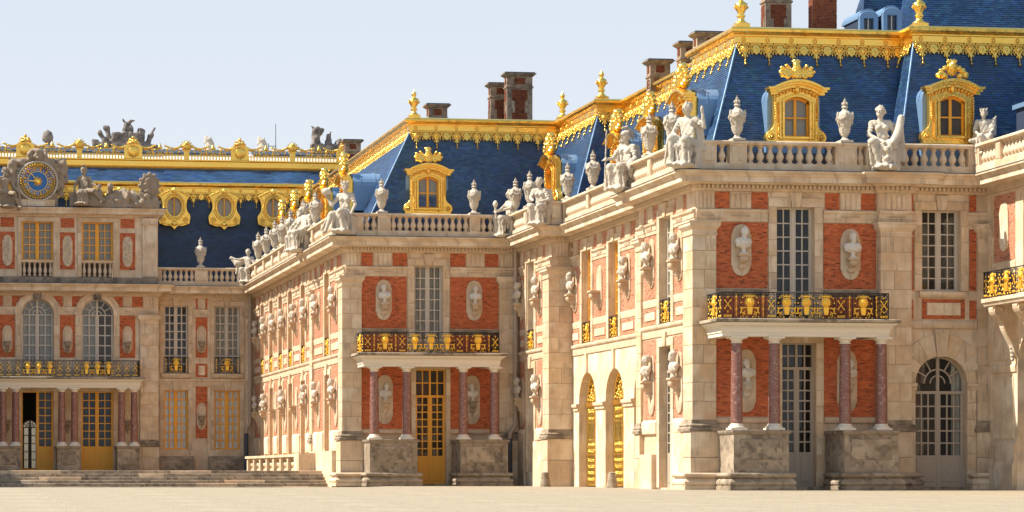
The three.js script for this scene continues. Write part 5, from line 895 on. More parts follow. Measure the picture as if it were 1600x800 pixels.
// =====================================================================
// C: the rear front with the clock
// =====================================================================
const bC = thing('palace_building', 'rear palace front with round-headed windows, attic storey and clock on the left', 'building', 6, 0.68, -53), CX = 6.05;
{
  const axes = [CX - 3.15, CX, CX + 3.15], arch = axes.map(u => ({ u, r: 0.85, y0: 5.6, ys: 8.86 })), door = axes.map(u => ({ u0: u - 0.84, u1: u + 0.84, y0: 0.7, y1: 4.83 })), att = axes.map(u => ({ u0: u - 0.83, u1: u + 0.83, y0: 10.86, y1: 13.75 }));
  wall(bC, 'front_wall', FC, -0.3, 12.4, 0, 14.2, [...arch, ...door, ...att], 0.6);
  // inside: dark hall with a far window to the open
  const far = { u: CX + 0.0, r: 0.42, y0: 0.75, ys: 3.1 };
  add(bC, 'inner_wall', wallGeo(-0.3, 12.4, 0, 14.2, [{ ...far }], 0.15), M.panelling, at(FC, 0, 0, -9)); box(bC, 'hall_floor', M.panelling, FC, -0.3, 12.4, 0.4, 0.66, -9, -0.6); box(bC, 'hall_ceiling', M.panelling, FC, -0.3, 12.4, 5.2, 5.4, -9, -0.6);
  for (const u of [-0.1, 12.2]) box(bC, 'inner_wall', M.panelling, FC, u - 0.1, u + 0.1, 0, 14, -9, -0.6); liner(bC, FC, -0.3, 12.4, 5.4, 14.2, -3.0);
  glazing(bC, FC, { u0: CX - 0.42, u1: CX + 0.42, y0: 0.75, y1: 3.1, r: 0.42, w: -8.95, cols: 2, rows: 5, mat: M.creamWood });
  // entablature and attic cornice
  sweep(bC, 'cornice', M.stone, PL, CORNICE, 0, 5); sweep(bC, 'lead_flashing', M.leadDark, PL, LEADEDGE, 0, 5); dentils(bC, PL, 0, 5);
  const AT = [[-0.3, -52.6], [-0.3, -50.5], [12.4, -50.5], [12.4, -52.6]];
  sweep(bC, 'attic_cornice', M.stone, AT, [[0, 14.0], [0.05, 14.02], [0.08, 14.1], [0.2, 14.14], [0.32, 14.16], [0.32, 14.3], [0.38, 14.36], [0.44, 14.42], [0.44, 14.47], [-1, 14.5]]); sweep(bC, 'lead_flashing', M.leadDark, AT, [[-0.8, 14.505], [0.455, 14.475], [0.455, 14.495], [0.4, 14.51], [-0.8, 14.53]]);
  box(bC, 'attic_side_wall', M.stone, FC, 12.0, 12.399, 10.5, 14.1, -2.1, -0.6); box(bC, 'attic_side_wall', M.stone, FC, -0.299, 0.1, 10.5, 14.1, -2.1, -0.6);
  // piers
  for (const [a, b] of [[11.45, 12.4], [-0.3, 0.65]]) { pier(bC, a, b, -50.9, -50.36, { out: 0.05, foot: 0.6 }); cbox(bC, 'attic_pilaster', M.stone, FC, a + 0.12, b - 0.04, 10.9, 13.75, 0, 0.1, 0.01); mould(bC, 'pilaster_cap', M.stone, FC, a + 0.08, b, [[0, 13.6], [0.12, 13.62], [0.16, 13.7], [0.1, 13.76], [0.18, 13.94], [0.18, 13.98], [0, 14]]); triglyph(bC, FC, a + 0.15, b - 0.1); }
  const piersU = [[CX + 1.18, CX + 1.97], [CX - 1.97, CX - 1.18], [CX + 4.33, CX + 5.15], [CX - 5.15, CX - 4.33]];
  const notArch = (u, y) => axes.every(a => Math.hypot(u - a, y - 8.86) > 1.26);
  for (const [a, b] of piersU) {
    const c = (a + b) / 2;
    bricks(bC, FC, a, b, 6.62, 8.84); triglyph(bC, FC, c - 0.22, c + 0.22);
    bricks(bC, FC, c - 0.85, c - 0.24, 9.29, 9.84, notArch); bricks(bC, FC, c + 0.24, c + 0.85, 9.29, 9.84, notArch);
    mould(bC, 'architrave', M.stone, FC, a - 0.08, b + 0.08, ARCHITRAVE);
    bricks(bC, FC, a, b, 11.25, 13.2); bricks(bC, FC, a + 0.04, b - 0.04, 13.45, 13.95);
    const rl = part(bC, 'relief_panel', at(FC, c, 11.4, 0.0)); const ng = local(rl, 'backing', nicheSlim, M.stone, 0, 0.0, 0.02); ng.scale.y = 1.13;
    const P = []; for (let i = 0; i < 26; i++) P.push(K(['e', [rr(-0.16, 0.16), 0.2 + i * 0.05, 0.02], [rr(0.03, 0.07), rr(0.03, 0.08), 0.05]], 0.02)); local(rl, 'relief', netMesh(field(P), [-0.27, 0.05, -0.06], [0.27, 1.68, 0.12], 0.025), M.stat, 0, 0, 0.055);
    mould(bC, 'dado_moulding', M.stone, FC, a - 0.2, b + 0.2, [[0, 5.3], [0.05, 5.32], [0.08, 5.5], [0, 5.54]]);
  }
  axes.forEach((u, i) => {
    // moulded archivolt on pilaster strips
    for (const [r0, r1, d] of [[0.86, 1.2, 0.07], [1.08, 1.2, 0.11]]) { const s = new THREE.Shape(); s.absarc(u, 8.86, r1, 0, Math.PI, false); s.absarc(u, 8.86, r0, Math.PI, 0, true); s.closePath(); add(bC, 'archivolt', boxUV(new THREE.ExtrudeGeometry(s, { depth: d, bevelEnabled: true, bevelSize: 0.01, bevelThickness: 0.01, bevelSegments: 1, curveSegments: 24 })), M.stone, FC); }
    for (const q of [-1, 1]) for (let k = 0; k < 6; k++) cbox(bC, 'stone_block', stoneAny(), FC, u + (q > 0 ? 0.86 : -1.16), u + (q > 0 ? 1.16 : -0.86), 5.6 + k * 0.543, 5.6 + (k + 1) * 0.543 - 0.006, -0.01, 0.06, 0.006);
    cbox(bC, 'keystone', M.grey, FC, u - 0.2, u + 0.2, 9.66, 10.0, 0, 0.22, 0.02);
    glazing(bC, FC, { u0: u - 0.84, u1: u + 0.84, y0: 5.6, y1: 8.86, r: 0.84, cols: 4, rows: 6, mat: M.creamWood, mw: 0.03, curtain: M.curtainGrey, cur: i === 2 ? [0, 0.5] : [0, 1] });
    glazing(bC, FC, { ...door[i], name: 'glazed_door', cols: 4, rows: 7, mat: M.ochre, panel: 1.25, open: i === 1 });
    surround(bC, FC, u - 0.84, u + 0.84, 0.7, 4.83, 0.22, 0.04, false, 0.24);
    glazing(bC, FC, { u0: u - 0.83, u1: u + 0.83, y0: 11.72, y1: 13.75, cols: 4, rows: 5, mat: M.ochre, curtain: M.curtainGrey });
    surround(bC, FC, u - 0.83, u + 0.83, 10.86, 13.75, 0.22, 0.05, false, 0.22);
    box(bC, 'window_sill', M.stone, FC, u - 0.83, u + 0.83, 11.62, 11.72, -0.4, 0.02); for (let k = 0; k < 6; k++) { const m = add(bC, 'baluster', balG, M.stone, at(FC, u - 0.83 + (k + 0.5) * 1.66 / 6, 10.9, -0.14)); m.scale.set(1, 1.2, 1); }
  });
  mould(bC, 'attic_plinth', M.dirty, FC, -0.3, 12.4, [[0, 10.5], [0.1, 10.5], [0.1, 10.82], [0, 10.86]]);
  // recessed bays at the right of the front
  const ww = [[12.82, 14.12], [15.52, 16.9]], up = ww.map(([a, b]) => ({ u0: a, u1: b, y0: 5.86, y1: 9.46 })), lo = ww.map(([a, b]) => ({ u0: a, u1: b, y0: 1.8, y1: 4.95 }));
  wall(bC, 'recess_wall', FR, 12.4, 17.7, 0, 10.4, [...up, ...lo], 0.5); liner(bC, FR, 12.4, 17.7, 0, 10.4, -1.9); wall(bC, 'recess_wall', FR, -5.6, -0.3, 0, 10.4, [], 0.5); wall(bC, 'return_wall', fr(12.39, 0, 0, -1), 51.11, 51.49, 0, 10.4, [], 0.3);
  ww.forEach(([a, b], i) => {
    surround(bC, FR, a, b, 5.86, 9.46, 0.22, 0.05, true, 0.26); surround(bC, FR, a, b, 1.8, 4.95, 0.22, 0.05, true, 0.3);
    glazing(bC, FR, { ...up[i], cols: 4, rows: 8, mat: M.creamWood, mw: 0.03, curtain: i ? M.curtainGrey : null }); glazing(bC, FR, { ...lo[i], cols: 4, rows: 7, mat: M.ochre, curtain: M.linen, mw: 0.034 });
    mould(bC, 'window_sill', M.stone, FR, a - 0.15, b + 0.15, [[0, 5.6], [0.1, 5.62], [0.16, 5.76], [0.16, 5.83], [0, 5.86]]); miniRail(`black and gold railing of the ${['left', 'right'][i]} upper window in the recessed bay`, FR, a, b, 5.88, 0.86, 0.06);
    mould(bC, 'plinth', M.dirty, FR, a - 0.3, b + 0.3, [[0, 0.6], [0.3, 0.6], [0.3, 1.1], [0.2, 1.2], [0.12, 1.4], [0, 1.44]]);
  });
  { const a = 14.52, b = 15.15; bricks(bC, FR, a, b, 6.7, 8.84); tablet(bC, FR, a, b, 5.66, 6.38, 0.14); bricks(bC, FR, a, b, 2.4, 5.3); triglyph(bC, FR, a + 0.12, b - 0.12); bricks(bC, FR, a, a + 0.11, 9.29, 9.84); bricks(bC, FR, b - 0.11, b, 9.29, 9.84); band(bC, 'architrave', FR, 12.4, 17.7, [[12.58, 14.36], [15.28, 17.14]], ARCHITRAVE); mould(bC, 'belt_course', M.stone, FR, 12.4, 17.7, BELT.map(q => [q[0] * 0.8, q[1] - 0.1])); cbox(bC, 'pilaster_strip', M.stone, FR, 17.2, 17.5, 1.9, 8.8, 0, 0.08, 0.01); }
  // steep dark roof with oval dormers, upper blue slope
  const q = (x, y, z) => V(x, y, z);
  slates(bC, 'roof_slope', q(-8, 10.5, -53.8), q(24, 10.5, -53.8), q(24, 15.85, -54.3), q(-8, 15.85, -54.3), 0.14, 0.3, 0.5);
  cresting(bC, [[-8, -54.28], [24, -54.28]], 15.78, 0, 1, 0.03, 1); slates(bC, 'upper_roof_slope', q(-8, 16.4, -54.9), q(24, 16.4, -54.9), q(24, 17.5, -57.1), q(-8, 17.5, -57.1), 0.14, 0.3, 1.15);
  for (const u of [10.65, 13.62, 16.36, 19.05]) ovalDormer(bC, fr(0, -54.05, 1, 0), u, 15.0, 0.02);
  box(bC, 'attic_deck', M.leadDark, FC, -0.3, 17.7, 10.3, 10.45, -3.4, -1.5); box(bC, 'back_wall', M.stone, I4, -8, -0.4, 0, 17.4, -60, -59.5); box(bC, 'back_wall', M.stone, I4, 12.6, 24, 0, 17.4, -60, -59.5); box(bC, 'back_wall', M.stone, I4, -0.4, 12.6, 5.3, 17.4, -60, -59.5); box(bC, 'roof_deck', M.leadDark, I4, -8, 24, 17.3, 17.44, -60, -57.1);
}

// =====================================================================
// D: the wing at the right edge, coming forward
// =====================================================================
const bD = thing('palace_wing', 'sunlit stone wing with bracketed balcony at the far right edge', 'building', 37, 0, 6);
{
  const ar = { u: 3.5, r: 1.25, y0: 0, ys: 4.0 }, wd = { u0: 2.9, u1: 4.2, y0: 6.3, y1: 9.33 }, more = [[6.6, 7.9, 5.9, 9.33], [9.6, 10.9, 5.9, 9.33], [6.6, 7.9, 0.8, 4.6], [9.6, 10.9, 0.8, 4.6]].map(([u0, u1, y0, y1]) => ({ u0, u1, y0, y1 }));
  wall(bD, 'side_wall', SD, 0, 12, -0.3, 10.4, [ar, wd, ...more], 0.6, M.pale); for (const q of more) { surround(bD, SD, q.u0, q.u1, q.y0, q.y1); glazing(bD, SD, { ...q, cols: 4, rows: 7, mat: M.creamWood, curtain: M.curtain }); } for (const [a, b] of [[5.0, 6.2], [8.3, 9.2]]) { bricks(bD, SD, a, b, 6.6, 8.8, null, 0.012, 'pale'); bricks(bD, SD, a, b, 2.3, 4.9, null, 0.012, 'pale'); } mould(bD, 'belt_course', M.stone, SD, 5, 11.9, BELT); liner(bD, SD, 0.3, 12, 0, 10.4, -2); box(bD, 'end_wall', M.stone, SD, 11.9, 12.1, 0, 10.4, -5, -0.6);
  sweep(bD, 'cornice', M.stone, PL, CORNICE, 17, 18); sweep(bD, 'lead_flashing', M.leadDark, PL, LEADEDGE, 17, 18);
  box(bD, 'pilaster_strip', M.pale, SD, 0.16, 0.4, 2.3, 8.5, 0, 0.06); mould(bD, 'pilaster_capital', M.stone, SD, 0.14, 0.5, [[0, 8.4], [0.06, 8.45], [0.14, 8.7], [0.2, 8.76], [0.2, 8.86], [0, 8.88]]);
  bricks(bD, SD, 0.55, 2.15, 7.55, 9.75, null, 0.012, 'pale'); cbox(bD, 'stone_border', M.pale, SD, 0.45, 2.25, 7.0, 7.5, 0, 0.05, 0.01); cbox(bD, 'stone_border', M.pale, SD, 2.2, 2.75, 6.6, 9.8, 0, 0.05, 0.01); bricks(bD, SD, 0.6, 2.4, 6.75, 6.95);
  const ng = add(bD, 'oval_panel', nicheTall, M.pale, at(SD, 1.35, 7.85, 0.02)); ng.scale.set(0.95, 0.95, 1);
  mould(bD, 'belt_course', M.pale, SD, 0.1, 2.2, [[0, 3.85], [0.05, 3.87], [0.07, 4.05], [0.04, 4.1], [0, 4.12]]); mould(bD, 'plinth', M.stone, SD, 0.4, 2.2, [[0, 0], [0.16, 0], [0.16, 0.8], [0.1, 0.95], [0.1, 1.5], [0.04, 1.56], [0, 1.6]]);
  for (const [a, b] of [[4.3, 5.6], [1.7, 3.7]]) { cbox(bD, 'recessed_frame', M.pale, SD, 0.5, 2.0, a - 0.02, b, 0, 0.03, 0.01); }
  glazing(bD, SD, { ...wd, cols: 4, rows: 7, mat: M.creamWood, curtain: M.curtain });
  const q = (x, y, z) => V(x, y, z); box(bD, 'attic_deck', M.leadDark, I4, 36, 46, 10.2, 10.45, 0, 12);
  slates(bD, 'roof_slope', q(36.8, yE, -0.2), q(36.8, yE, 12), q(38.3, yT, 12), q(38.3, yT, -1.3));
  box(bD, 'roof_dormer_cheek', M.slateBack, I4, 36.0, 38, 10.5, 12.6, 0.9, 2.2); box(bD, 'roof_dormer_head', M.lead, I4, 35.9, 38.2, 12.6, 12.75, 0.8, 2.3); box(bD, 'roof_deck', M.leadDark, I4, 38.2, 46, 15.3, 15.5, -1, 12);
  balustrade('sunlit balustrade on the wing at the right edge of the photo', 34.87, 0.38, 0, 1, 11.6, [[0, 0.5], [1.75, 2.1], [4.4, 4.8], [7.4, 7.8]], { pitch: 0.25, e0: 0.2 });
  // bracketed balcony
  const t = thing('bracketed_balcony', 'stone balcony with black and gold railing on scroll brackets, right edge', 'balcony', 34.9, 6.1, 3.4);
  add(t, 'slab', sweepGeo([[35.35, 1.75], [34.5, 1.75], [34.5, 7], [35.35, 7]].reverse().map(p => p).reverse(), [[-0.5, 6.0], [0.02, 6.0], [0.06, 6.1], [0.1, 6.12], [0.1, 6.24], [-0.5, 6.26]]), M.stone); box(t, 'slab_top', M.stone, I4, 34.52, 35.38, 6.02, 6.25, 1.75, 7);
  for (const z of [2.15, 3.9]) { const s = outline([[0, 0], [0.85, 0], [0.95, -0.3, 0.55, -0.45, 0.5, -0.6], [0.45, -0.9, 0.2, -1.1, 0.12, -1.5], [0, -1.7], [0, 0]]); const m = add(t, 'bracket', boxUV(new THREE.ExtrudeGeometry(s, { depth: 0.3, bevelEnabled: true, bevelSize: 0.02, bevelThickness: 0.02, bevelSegments: 2, curveSegments: 8 }).translate(0, 0, -0.15).rotateY(-Math.PI / 2)), M.stone, at(SD, z, 6.0, 0.0)); for (let k = 0; k < 4; k++) add(m, 'carved_drop', boxUV(new THREE.SphereGeometry(0.11 - k * 0.015, 8, 6).translate(0, -1.35 - k * 0.13, 0.12)), M.stat, at(SD, z, 6.0, 0)); for (const q2 of [-1, 1]) add(m, 'volute', boxUV(new THREE.TorusGeometry(0.13, 0.045, 6, 16).rotateY(Math.PI / 2).translate(q2 * 0.17, -0.18, 0.68)), M.stone, at(SD, z, 6.0, 0)); }
  const rl = thing('balcony_railing', 'gilded railing of the balcony at the right edge', 'railing', 34.45, 6.26, 3.4, 0, 'gilded balcony railings');
  railRun(rl, fr(34.5, 0, 0, 1), 1.75, 6.9, 6.26, 0.86, [...Array(5)].flatMap(() => [['l', 0.3], ['m', 0.75]]), 0.02); railRun(rl, fr(0, 1.77, 1, 0), 34.5, 35.35, 6.26, 0.86, [['l', 0.3], ['k', 0.2], ['l', 0.3]], 0);
}

// =====================================================================
// balconies on columns
// =====================================================================
portico('column-carried balcony over the grey glazed door of the nearest pavilion', 0, [26.2, 27.46, 29.86, 31.1], [[26.0, 27.85], [29.73, 31.55]], 25.5, 31.42);
{ const t = thing('balcony_railing', 'black and gold railing on the nearest column balcony', 'railing', 28.4, 5.56, 1.7, 0, 'gilded balcony railings');
  railRun(t, fr(0, 1.55, 1, 0), 25.66, 31.28, 5.56, 0.86, [['l', 0.35], ['k', 0.18], ['m', 0.66], ['k', 0.18], ['l', 0.34], ['m', 0.62], ['m', 0.62], ['m', 0.62], ['l', 0.34], ['k', 0.2], ['m', 0.66], ['k', 0.18], ['l', 0.3]], 0.05);
  railRun(t, fr(25.66, 0, 0, 1), 0.1, 1.58, 5.56, 0.86, [['l', 0.3], ['m', 0.7], ['l', 0.3]], 0); railRun(t, fr(31.28, 0, 0, -1), -1.58, -0.1, 5.56, 0.86, [['l', 0.3], ['m', 0.7], ['l', 0.3]], 0); }
portico('column-carried balcony over the ochre door of the middle pavilion', -23.5, [18.68, 20.05, 22.46, 23.78], [[18.44, 20.45], [22.28, 24.3]], 18.05, 24.1);
{ const t = thing('balcony_railing', 'black and gold railing on the middle pavilion balcony above the ochre door', 'railing', 21, 5.56, -21.8, 0, 'gilded balcony railings');
  railRun(t, fr(0, -21.95, 1, 0), 18.2, 23.95, 5.56, 0.86, [['l', 0.32], ['k', 0.16], ['m', 0.66], ['k', 0.16], ['l', 0.34], ['m', 0.62], ['m', 0.62], ['m', 0.62], ['l', 0.34], ['k', 0.2], ['m', 0.66], ['k', 0.18], ['l', 0.3]], 0.05);
  railRun(t, fr(18.2, 0, 0, 1), -23.4, -21.92, 5.56, 0.86, [['l', 0.3], ['m', 0.7], ['l', 0.3]], 0); railRun(t, fr(23.95, 0, 0, -1), 21.92, 23.4, 5.56, 0.86, [['l', 0.3], ['m', 0.7], ['l', 0.3]], 0); }
{ const cs = [1.19, 1.84, 4.35, 5.0]; const all = [CX + 1.2, CX + 1.86, CX + 4.32, CX + 4.98, CX - 1.2, CX - 1.86, CX - 4.32, CX - 4.98];
  portico('long column-carried balcony across the rear front below the clock', -50.5, all, [[CX + 0.95, CX + 2.12], [CX + 4.08, CX + 5.24], [CX - 2.12, CX - 0.95], [CX - 5.24, CX - 4.08]], CX - 5.4, CX + 5.4, { ground: 0.66, bench: 0, dep: 1.3 });
  const t = thing('balcony_railing', 'long black and gold railing below the round-headed windows', 'railing', CX, 5.56, -49.1, 0, 'gilded balcony railings'), one = [['l', 0.45], ['l', 0.45], ['l', 0.45], ['m', 0.58], ['m', 0.58], ['m', 0.58]];
  railRun(t, fr(0, -49.1, 1, 0), CX - 5.25, CX + 5.25, 5.56, 0.86, [...one, ...one, ...one, ['l', 0.45], ['l', 0.45], ['l', 0.45]], 0.05); railRun(t, fr(CX + 5.25, 0, 0, -1), 49.1, 50.4, 5.56, 0.86, [['l', 0.3], ['m', 0.7], ['l', 0.3]], 0); }

// opposite wing of the court, just outside the picture on the left: it closes the court and shades the rear front
{
  const t = thing('palace_wing', 'opposite brick and stone wing closing the court beyond the left edge', 'building', -9, 0, -36), F = fr(-5.6, 0, 0, -1), x0 = 23.5, x1 = 51.5;
  wall(t, 'side_wall', F, x0, x1, -0.6, 10.4, [], 0.5); box(t, 'front_wall', M.stone, I4, -13, -5.65, -0.6, 10.4, -24, -23.5); box(t, 'back_wall', M.stone, I4, -13.2, -13, -0.6, 10.4, -51.5, -23.5);
  sweep(t, 'cornice', M.stone, [[-5.6, -23.5], [-5.6, -51.5]], CORNICE, 0, 1); mould(t, 'belt_course', M.stone, F, x0, x1, BELT);
  for (let i = 0; i < 8; i++) { const u = x0 + 0.9 + i * 3.4; bricks(t, F, u, u + 1.6, 6.62, 8.82); bricks(t, F, u, u + 1.6, 2.4, 5.2); }
  slates(t, 'roof_slope', V(-6.4, yE, -24.1), V(-6.4, yE, -55), V(-8.7, yT, -55), V(-8.7, yT, -24.7), 0.14, 0.3); slates(t, 'roof_slope', V(-13, yE, -24.1), V(-6.4, yE, -24.1), V(-8.7, yT, -24.7), V(-13, yT, -24.7), 0.14, 0.3); box(t, 'roof_deck', M.leadDark, I4, -13, -8.6, 15.1, 15.3, -55, -24.6);
}

// =====================================================================
// balustrades along the roof edges
// =====================================================================
balustrade('balustrade along the front roof edge of the nearest pavilion', 24.72, 0.36, 1, 0, 10.3, [[0, 1.12], [1.57, 2.15], [5.18, 5.92], [6.24, 7.48], [9.78, 10.3]], { pitch: 0.32 });
balustrade('sunlit side balustrade of the nearest pavilion, nearest stretch', 24.92, -6.6, 0, 1, 6.74, [[0, 0.3], [3.0, 3.35], [6.3, 6.74]], { pitch: 0.24 });
balustrade('sunlit side balustrade above the gilded gates', 25.68, -17.7, 0, 1, 11.1, [[0, 0.3], [3.6, 3.95], [7.4, 7.75], [10.8, 11.1]], { pitch: 0.24 });
balustrade('short balustrade at the far sunlit corner beyond the gilded gates', 24.83, -23.1, 0, 1, 5.55, [[0, 0.3], [2.6, 2.95], [4.75, 5.55]], { pitch: 0.24 });
balustrade('short return of the balustrade beside the far seated statue', 25.02, -17.74, 1, 0, 0.45, [[0, 0.45]]);
balustrade('balustrade along the front roof edge of the middle pavilion', 17.2, -23.14, 1, 0, 7.42, [[0, 1.2], [1.82, 2.35], [5.75, 6.2], [6.84, 7.42]], { pitch: 0.285, dirtyBal: false });
balustrade('long sunlit side balustrade of the middle pavilion with its row of urns', 17.34, -50.9, 0, 1, 27.5, [0, 3.15, 6.2, 9.2, 11.6, 14.4, 18.2, 21.7, 24.4].map(u => [u, u + 0.42]).concat([[27.1, 27.5]]), { pitch: 0.26 });
balustrade('balustrade of the recessed bay in front of the dark roof', 12.42, -51.14, 1, 0, 4.7, [[0, 0.25], [2.0, 2.72], [4.5, 4.7]], { pitch: 0.31 });

// ---------- urns ----------
urn('stone urn on the nearest front balustrade, left of the gilded dormer', 26.59, 11.49, 0.36, 0.97);
urn('stone urn on the nearest front balustrade, between the dormer and the seated statue', 30.28, 11.49, 0.36, 0.97);
[[24.92, -1.35, 'half hidden behind the statue on the near sunlit corner'], [24.92, -3.9, 'on the near sunlit balustrade, second behind the corner statue'], [25.68, -9.8, 'just beyond the helmeted statue, above the gilded gates'], [25.68, -13.7, 'second beyond the helmeted statue, above the gilded gates'], [25.68, -17.4, 'beside the seated statue beyond the gates'], [24.83, -20.2, 'directly behind the seated statue beyond the gates'], [24.83, -22.6, 'in the inner corner beside the statue with a mirror']].forEach(([x, z, w]) => urn('stone urn ' + w, x, 11.49, z, 1));
urn('stone urn on the middle front balustrade, left of the gilded dormer', 19.2, 11.49, -23.14, 0.97); urn('stone urn on the middle front balustrade, right of the gilded dormer', 23.17, 11.49, -23.14, 0.97);
[-29.0, -32.5, -36.3, -39.1, -41.5, -44.5, -47.5].forEach((z, i) => urn(`weathered urn, ${ORD[i]} from the near end of the middle pavilion's sunlit balustrade`, 17.34, 11.49, z, 1.04));
urn('small stone urn standing before the dark rear roof', 14.74, 11.49, -51.14, 1.06);

// ---------- finials ----------
finial('gilded finial on the roof corner of the nearest pavilion', 27.75, 15.85, -2.6, 1); finial('gilded finial above the right hand gilded dormer', 33.75, 15.85, -1.75, 1); finial('gilded finial on the middle of the sunlit side roofs', 27.5, 15.85, -18.9, 1); finial('gilded finial in the angle between the middle and nearest roofs', 27.4, 15.85, -24.6, 1); finial('gilded finial on the left roof corner of the middle pavilion', 20.95, 15.85, -24.95, 1);

// ---------- gilded gates under the arches ----------
[-15.84, -12.05, -8.27].forEach((u, i) => {
  const t = thing('gilded_gate', `gilded iron gate in the ${['far', 'middle', 'near'][i]} arch of the sunlit side`, 'gate', 0, 0, 0, 0, 'gilded gates in the arches'); put(t, at(SM, u, 0, -0.34), scene);
  const F = at(SM, u, 0, -0.34), L = [bg(-1.2, -1.14, 0.05, 3.3, -0.03, 0.03), bg(1.14, 1.2, 0.05, 3.3, -0.03, 0.03), bg(-0.05, 0.05, 0.05, 3.2, -0.04, 0.04), bg(-1.2, 1.2, 3.18, 3.36, -0.06, 0.08), bg(-1.14, 1.14, 0.05, 0.12, -0.03, 0.03), bg(-1.14, 1.14, 1.25, 1.3, -0.02, 0.02), bg(-1.14, 1.14, 1.55, 1.6, -0.02, 0.02), bg(-1.14, 1.14, 2.85, 2.9, -0.02, 0.02), new THREE.TorusGeometry(1.17, 0.035, 6, 32, Math.PI).translate(0, 3.36, 0)];
  add(t, 'gate_frame', merge(L), M.gold, F);
  for (let k = 0; k < 14; k++) { const x = -1.06 + k * 2.12 / 13; if (Math.abs(x) < 0.06) continue; add(t, 'bar', new THREE.CylinderGeometry(0.015, 0.015, 3.1, 6).translate(x, 1.65, 0), M.gold, F); }
  const S = [], T = []; for (let k = 0; k < 16; k++) { const x = -1.02 + k * 0.136; for (const [y, r] of [[0.3, 0.055], [0.55, 0.05], [0.8, 0.055], [1.05, 0.05], [1.43, 0.06], [2.72, 0.05], [3.02, 0.06]]) S.push(new THREE.TorusGeometry(r, 0.016, 4, 8).translate(x, y, 0)); S.push(new THREE.ConeGeometry(0.035, 0.16, 5).translate(x, 1.72, 0)); }
  stuff(add(t, 'scrollwork', merge(S), M.gold, F));
  for (let k = 0; k < 9; k++) for (const r of [0.35, 0.68, 0.98]) { const a = (k + 0.5) / 9 * Math.PI, q = 0.1 + 0.03 * (r > 0.5); T.push(spiral(Math.cos(a) * r, 3.38 + Math.sin(a) * r, q, a * 3, k % 2 ? 1 : -1, 0.024), new THREE.SphereGeometry(0.045, 6, 5).translate(Math.cos(a + 0.1) * r, 3.38 + Math.sin(a + 0.1) * r, 0.02)); }
  T.push(new THREE.SphereGeometry(0.14, 10, 8).scale(1, 1.2, 0.5).translate(0, 3.72, 0.02)); for (let k = 0; k < 9; k++) T.push(bg(-0.012, 0.012, 0, 1.15, -0.012, 0.012).rotateZ(-Math.PI / 2 + (k + 1) * Math.PI / 10).translate(0, 3.36, 0));
  stuff(add(t, 'overthrow', merge(T), M.gold, F));
});

// ---------- railings of the side windows ----------
[[-15.84, 'far'], [-12.05, 'middle'], [-8.27, 'near']].forEach(([u, w]) => miniRail(`gilded railing of the window above the ${w} gate`, SM, u - 0.62, u + 0.62, 5.7, 0.82, 0.0));
miniRail('gilded railing of the near corner window on the sunlit side', SN, -3.82, -2.58, 5.7, 0.82, 0.0); miniRail('gilded railing of the window beyond the far sunlit pilaster', SF, -21.98, -20.82, 5.7, 0.82, 0.0);

// ---------- busts ----------
bust('bust of a short-haired draped man, upper left on the nearest brick front', FA, 26.84, 7.78, 0, { bm: M.marble, turn: 0.35, s: 1.22 }); bust('bust of a helmeted bearded man, upper right on the nearest brick front', FA, 30.6, 7.68, 2, { bm: M.marble, s: 1.15 });
bust('shaded bust under the nearest balcony, behind the left columns', FA, 27.0, 3.55, 1, { bm: M.marble, niche: nicheLow, drop: 1.0, s: 1.05, mat: M.stat }); bust('shaded bust under the nearest balcony, behind the right columns', FA, 30.48, 3.55, 3, { bm: M.marble, niche: nicheLow, drop: 1.0, s: 1.05 });
bust('white bust in the upper left brick panel of the middle pavilion', FB, 19.35, 7.72, 1, { bm: M.marble, s: 1.05 }); bust('white bust in the upper right brick panel of the middle pavilion', FB, 23.25, 7.72, 0, { bm: M.marble, s: 1.0, turn: -0.3 });
bust('shaded bust under the middle balcony, left of the ochre door', FB, 19.4, 3.6, 3, { bm: M.marble, niche: nicheLow, drop: 1.0, s: 1.0 }); bust('shaded bust under the middle balcony, right of the ochre door', FB, 23.15, 3.6, 1, { bm: M.marble, niche: nicheLow, drop: 1.0, s: 1.0, mat: M.trophy });
const gB = 'busts on the sunlit side walls';
[[SN, -1.6, 0, 'near the corner pilaster'], [SN, -4.75, 1, 'left of the corner window']].forEach(([F, u, v, w]) => { bust(`upper bust on the nearest sunlit side wall, ${w}`, F, u, 7.72, v, { group: gB, s: 1.22, bs: 1.15 }); bust(`lower bust on the nearest sunlit side wall, ${w}`, F, u, 3.75, (v + 2) % 4, { group: gB, s: 1.22, bs: 1.15, niche: nicheLow, drop: 1.2 }); });
bust('upper bust between the near and middle gilded gates', SM, -10.16, 7.72, 3, { group: gB, s: 1.18, bs: 1.12 }); bust('empty bust bracket between the middle and far gilded gates', SM, -13.95, 7.6, -1, { group: gB, bs: 1.25 }); bust('upper bust just right of the far sunlit pilaster', SM, -17.5, 7.72, 2, { group: gB, s: 1.18, bs: 1.12 });
[[-19.8, 0, 'beside the far sunlit pilaster'], [-22.8, 3, 'in the inner corner by the downpipe']].forEach(([u, v, w]) => { bust(`upper bust ${w}`, SF, u, 7.7, v, { group: gB, s: 1.22, bs: 1.15 }); bust(`lower bust ${w}`, SF, u, 3.7, (v + 1) % 4, { group: gB, s: 1.22, bs: 1.15, niche: nicheLow, drop: 1.2 }); });
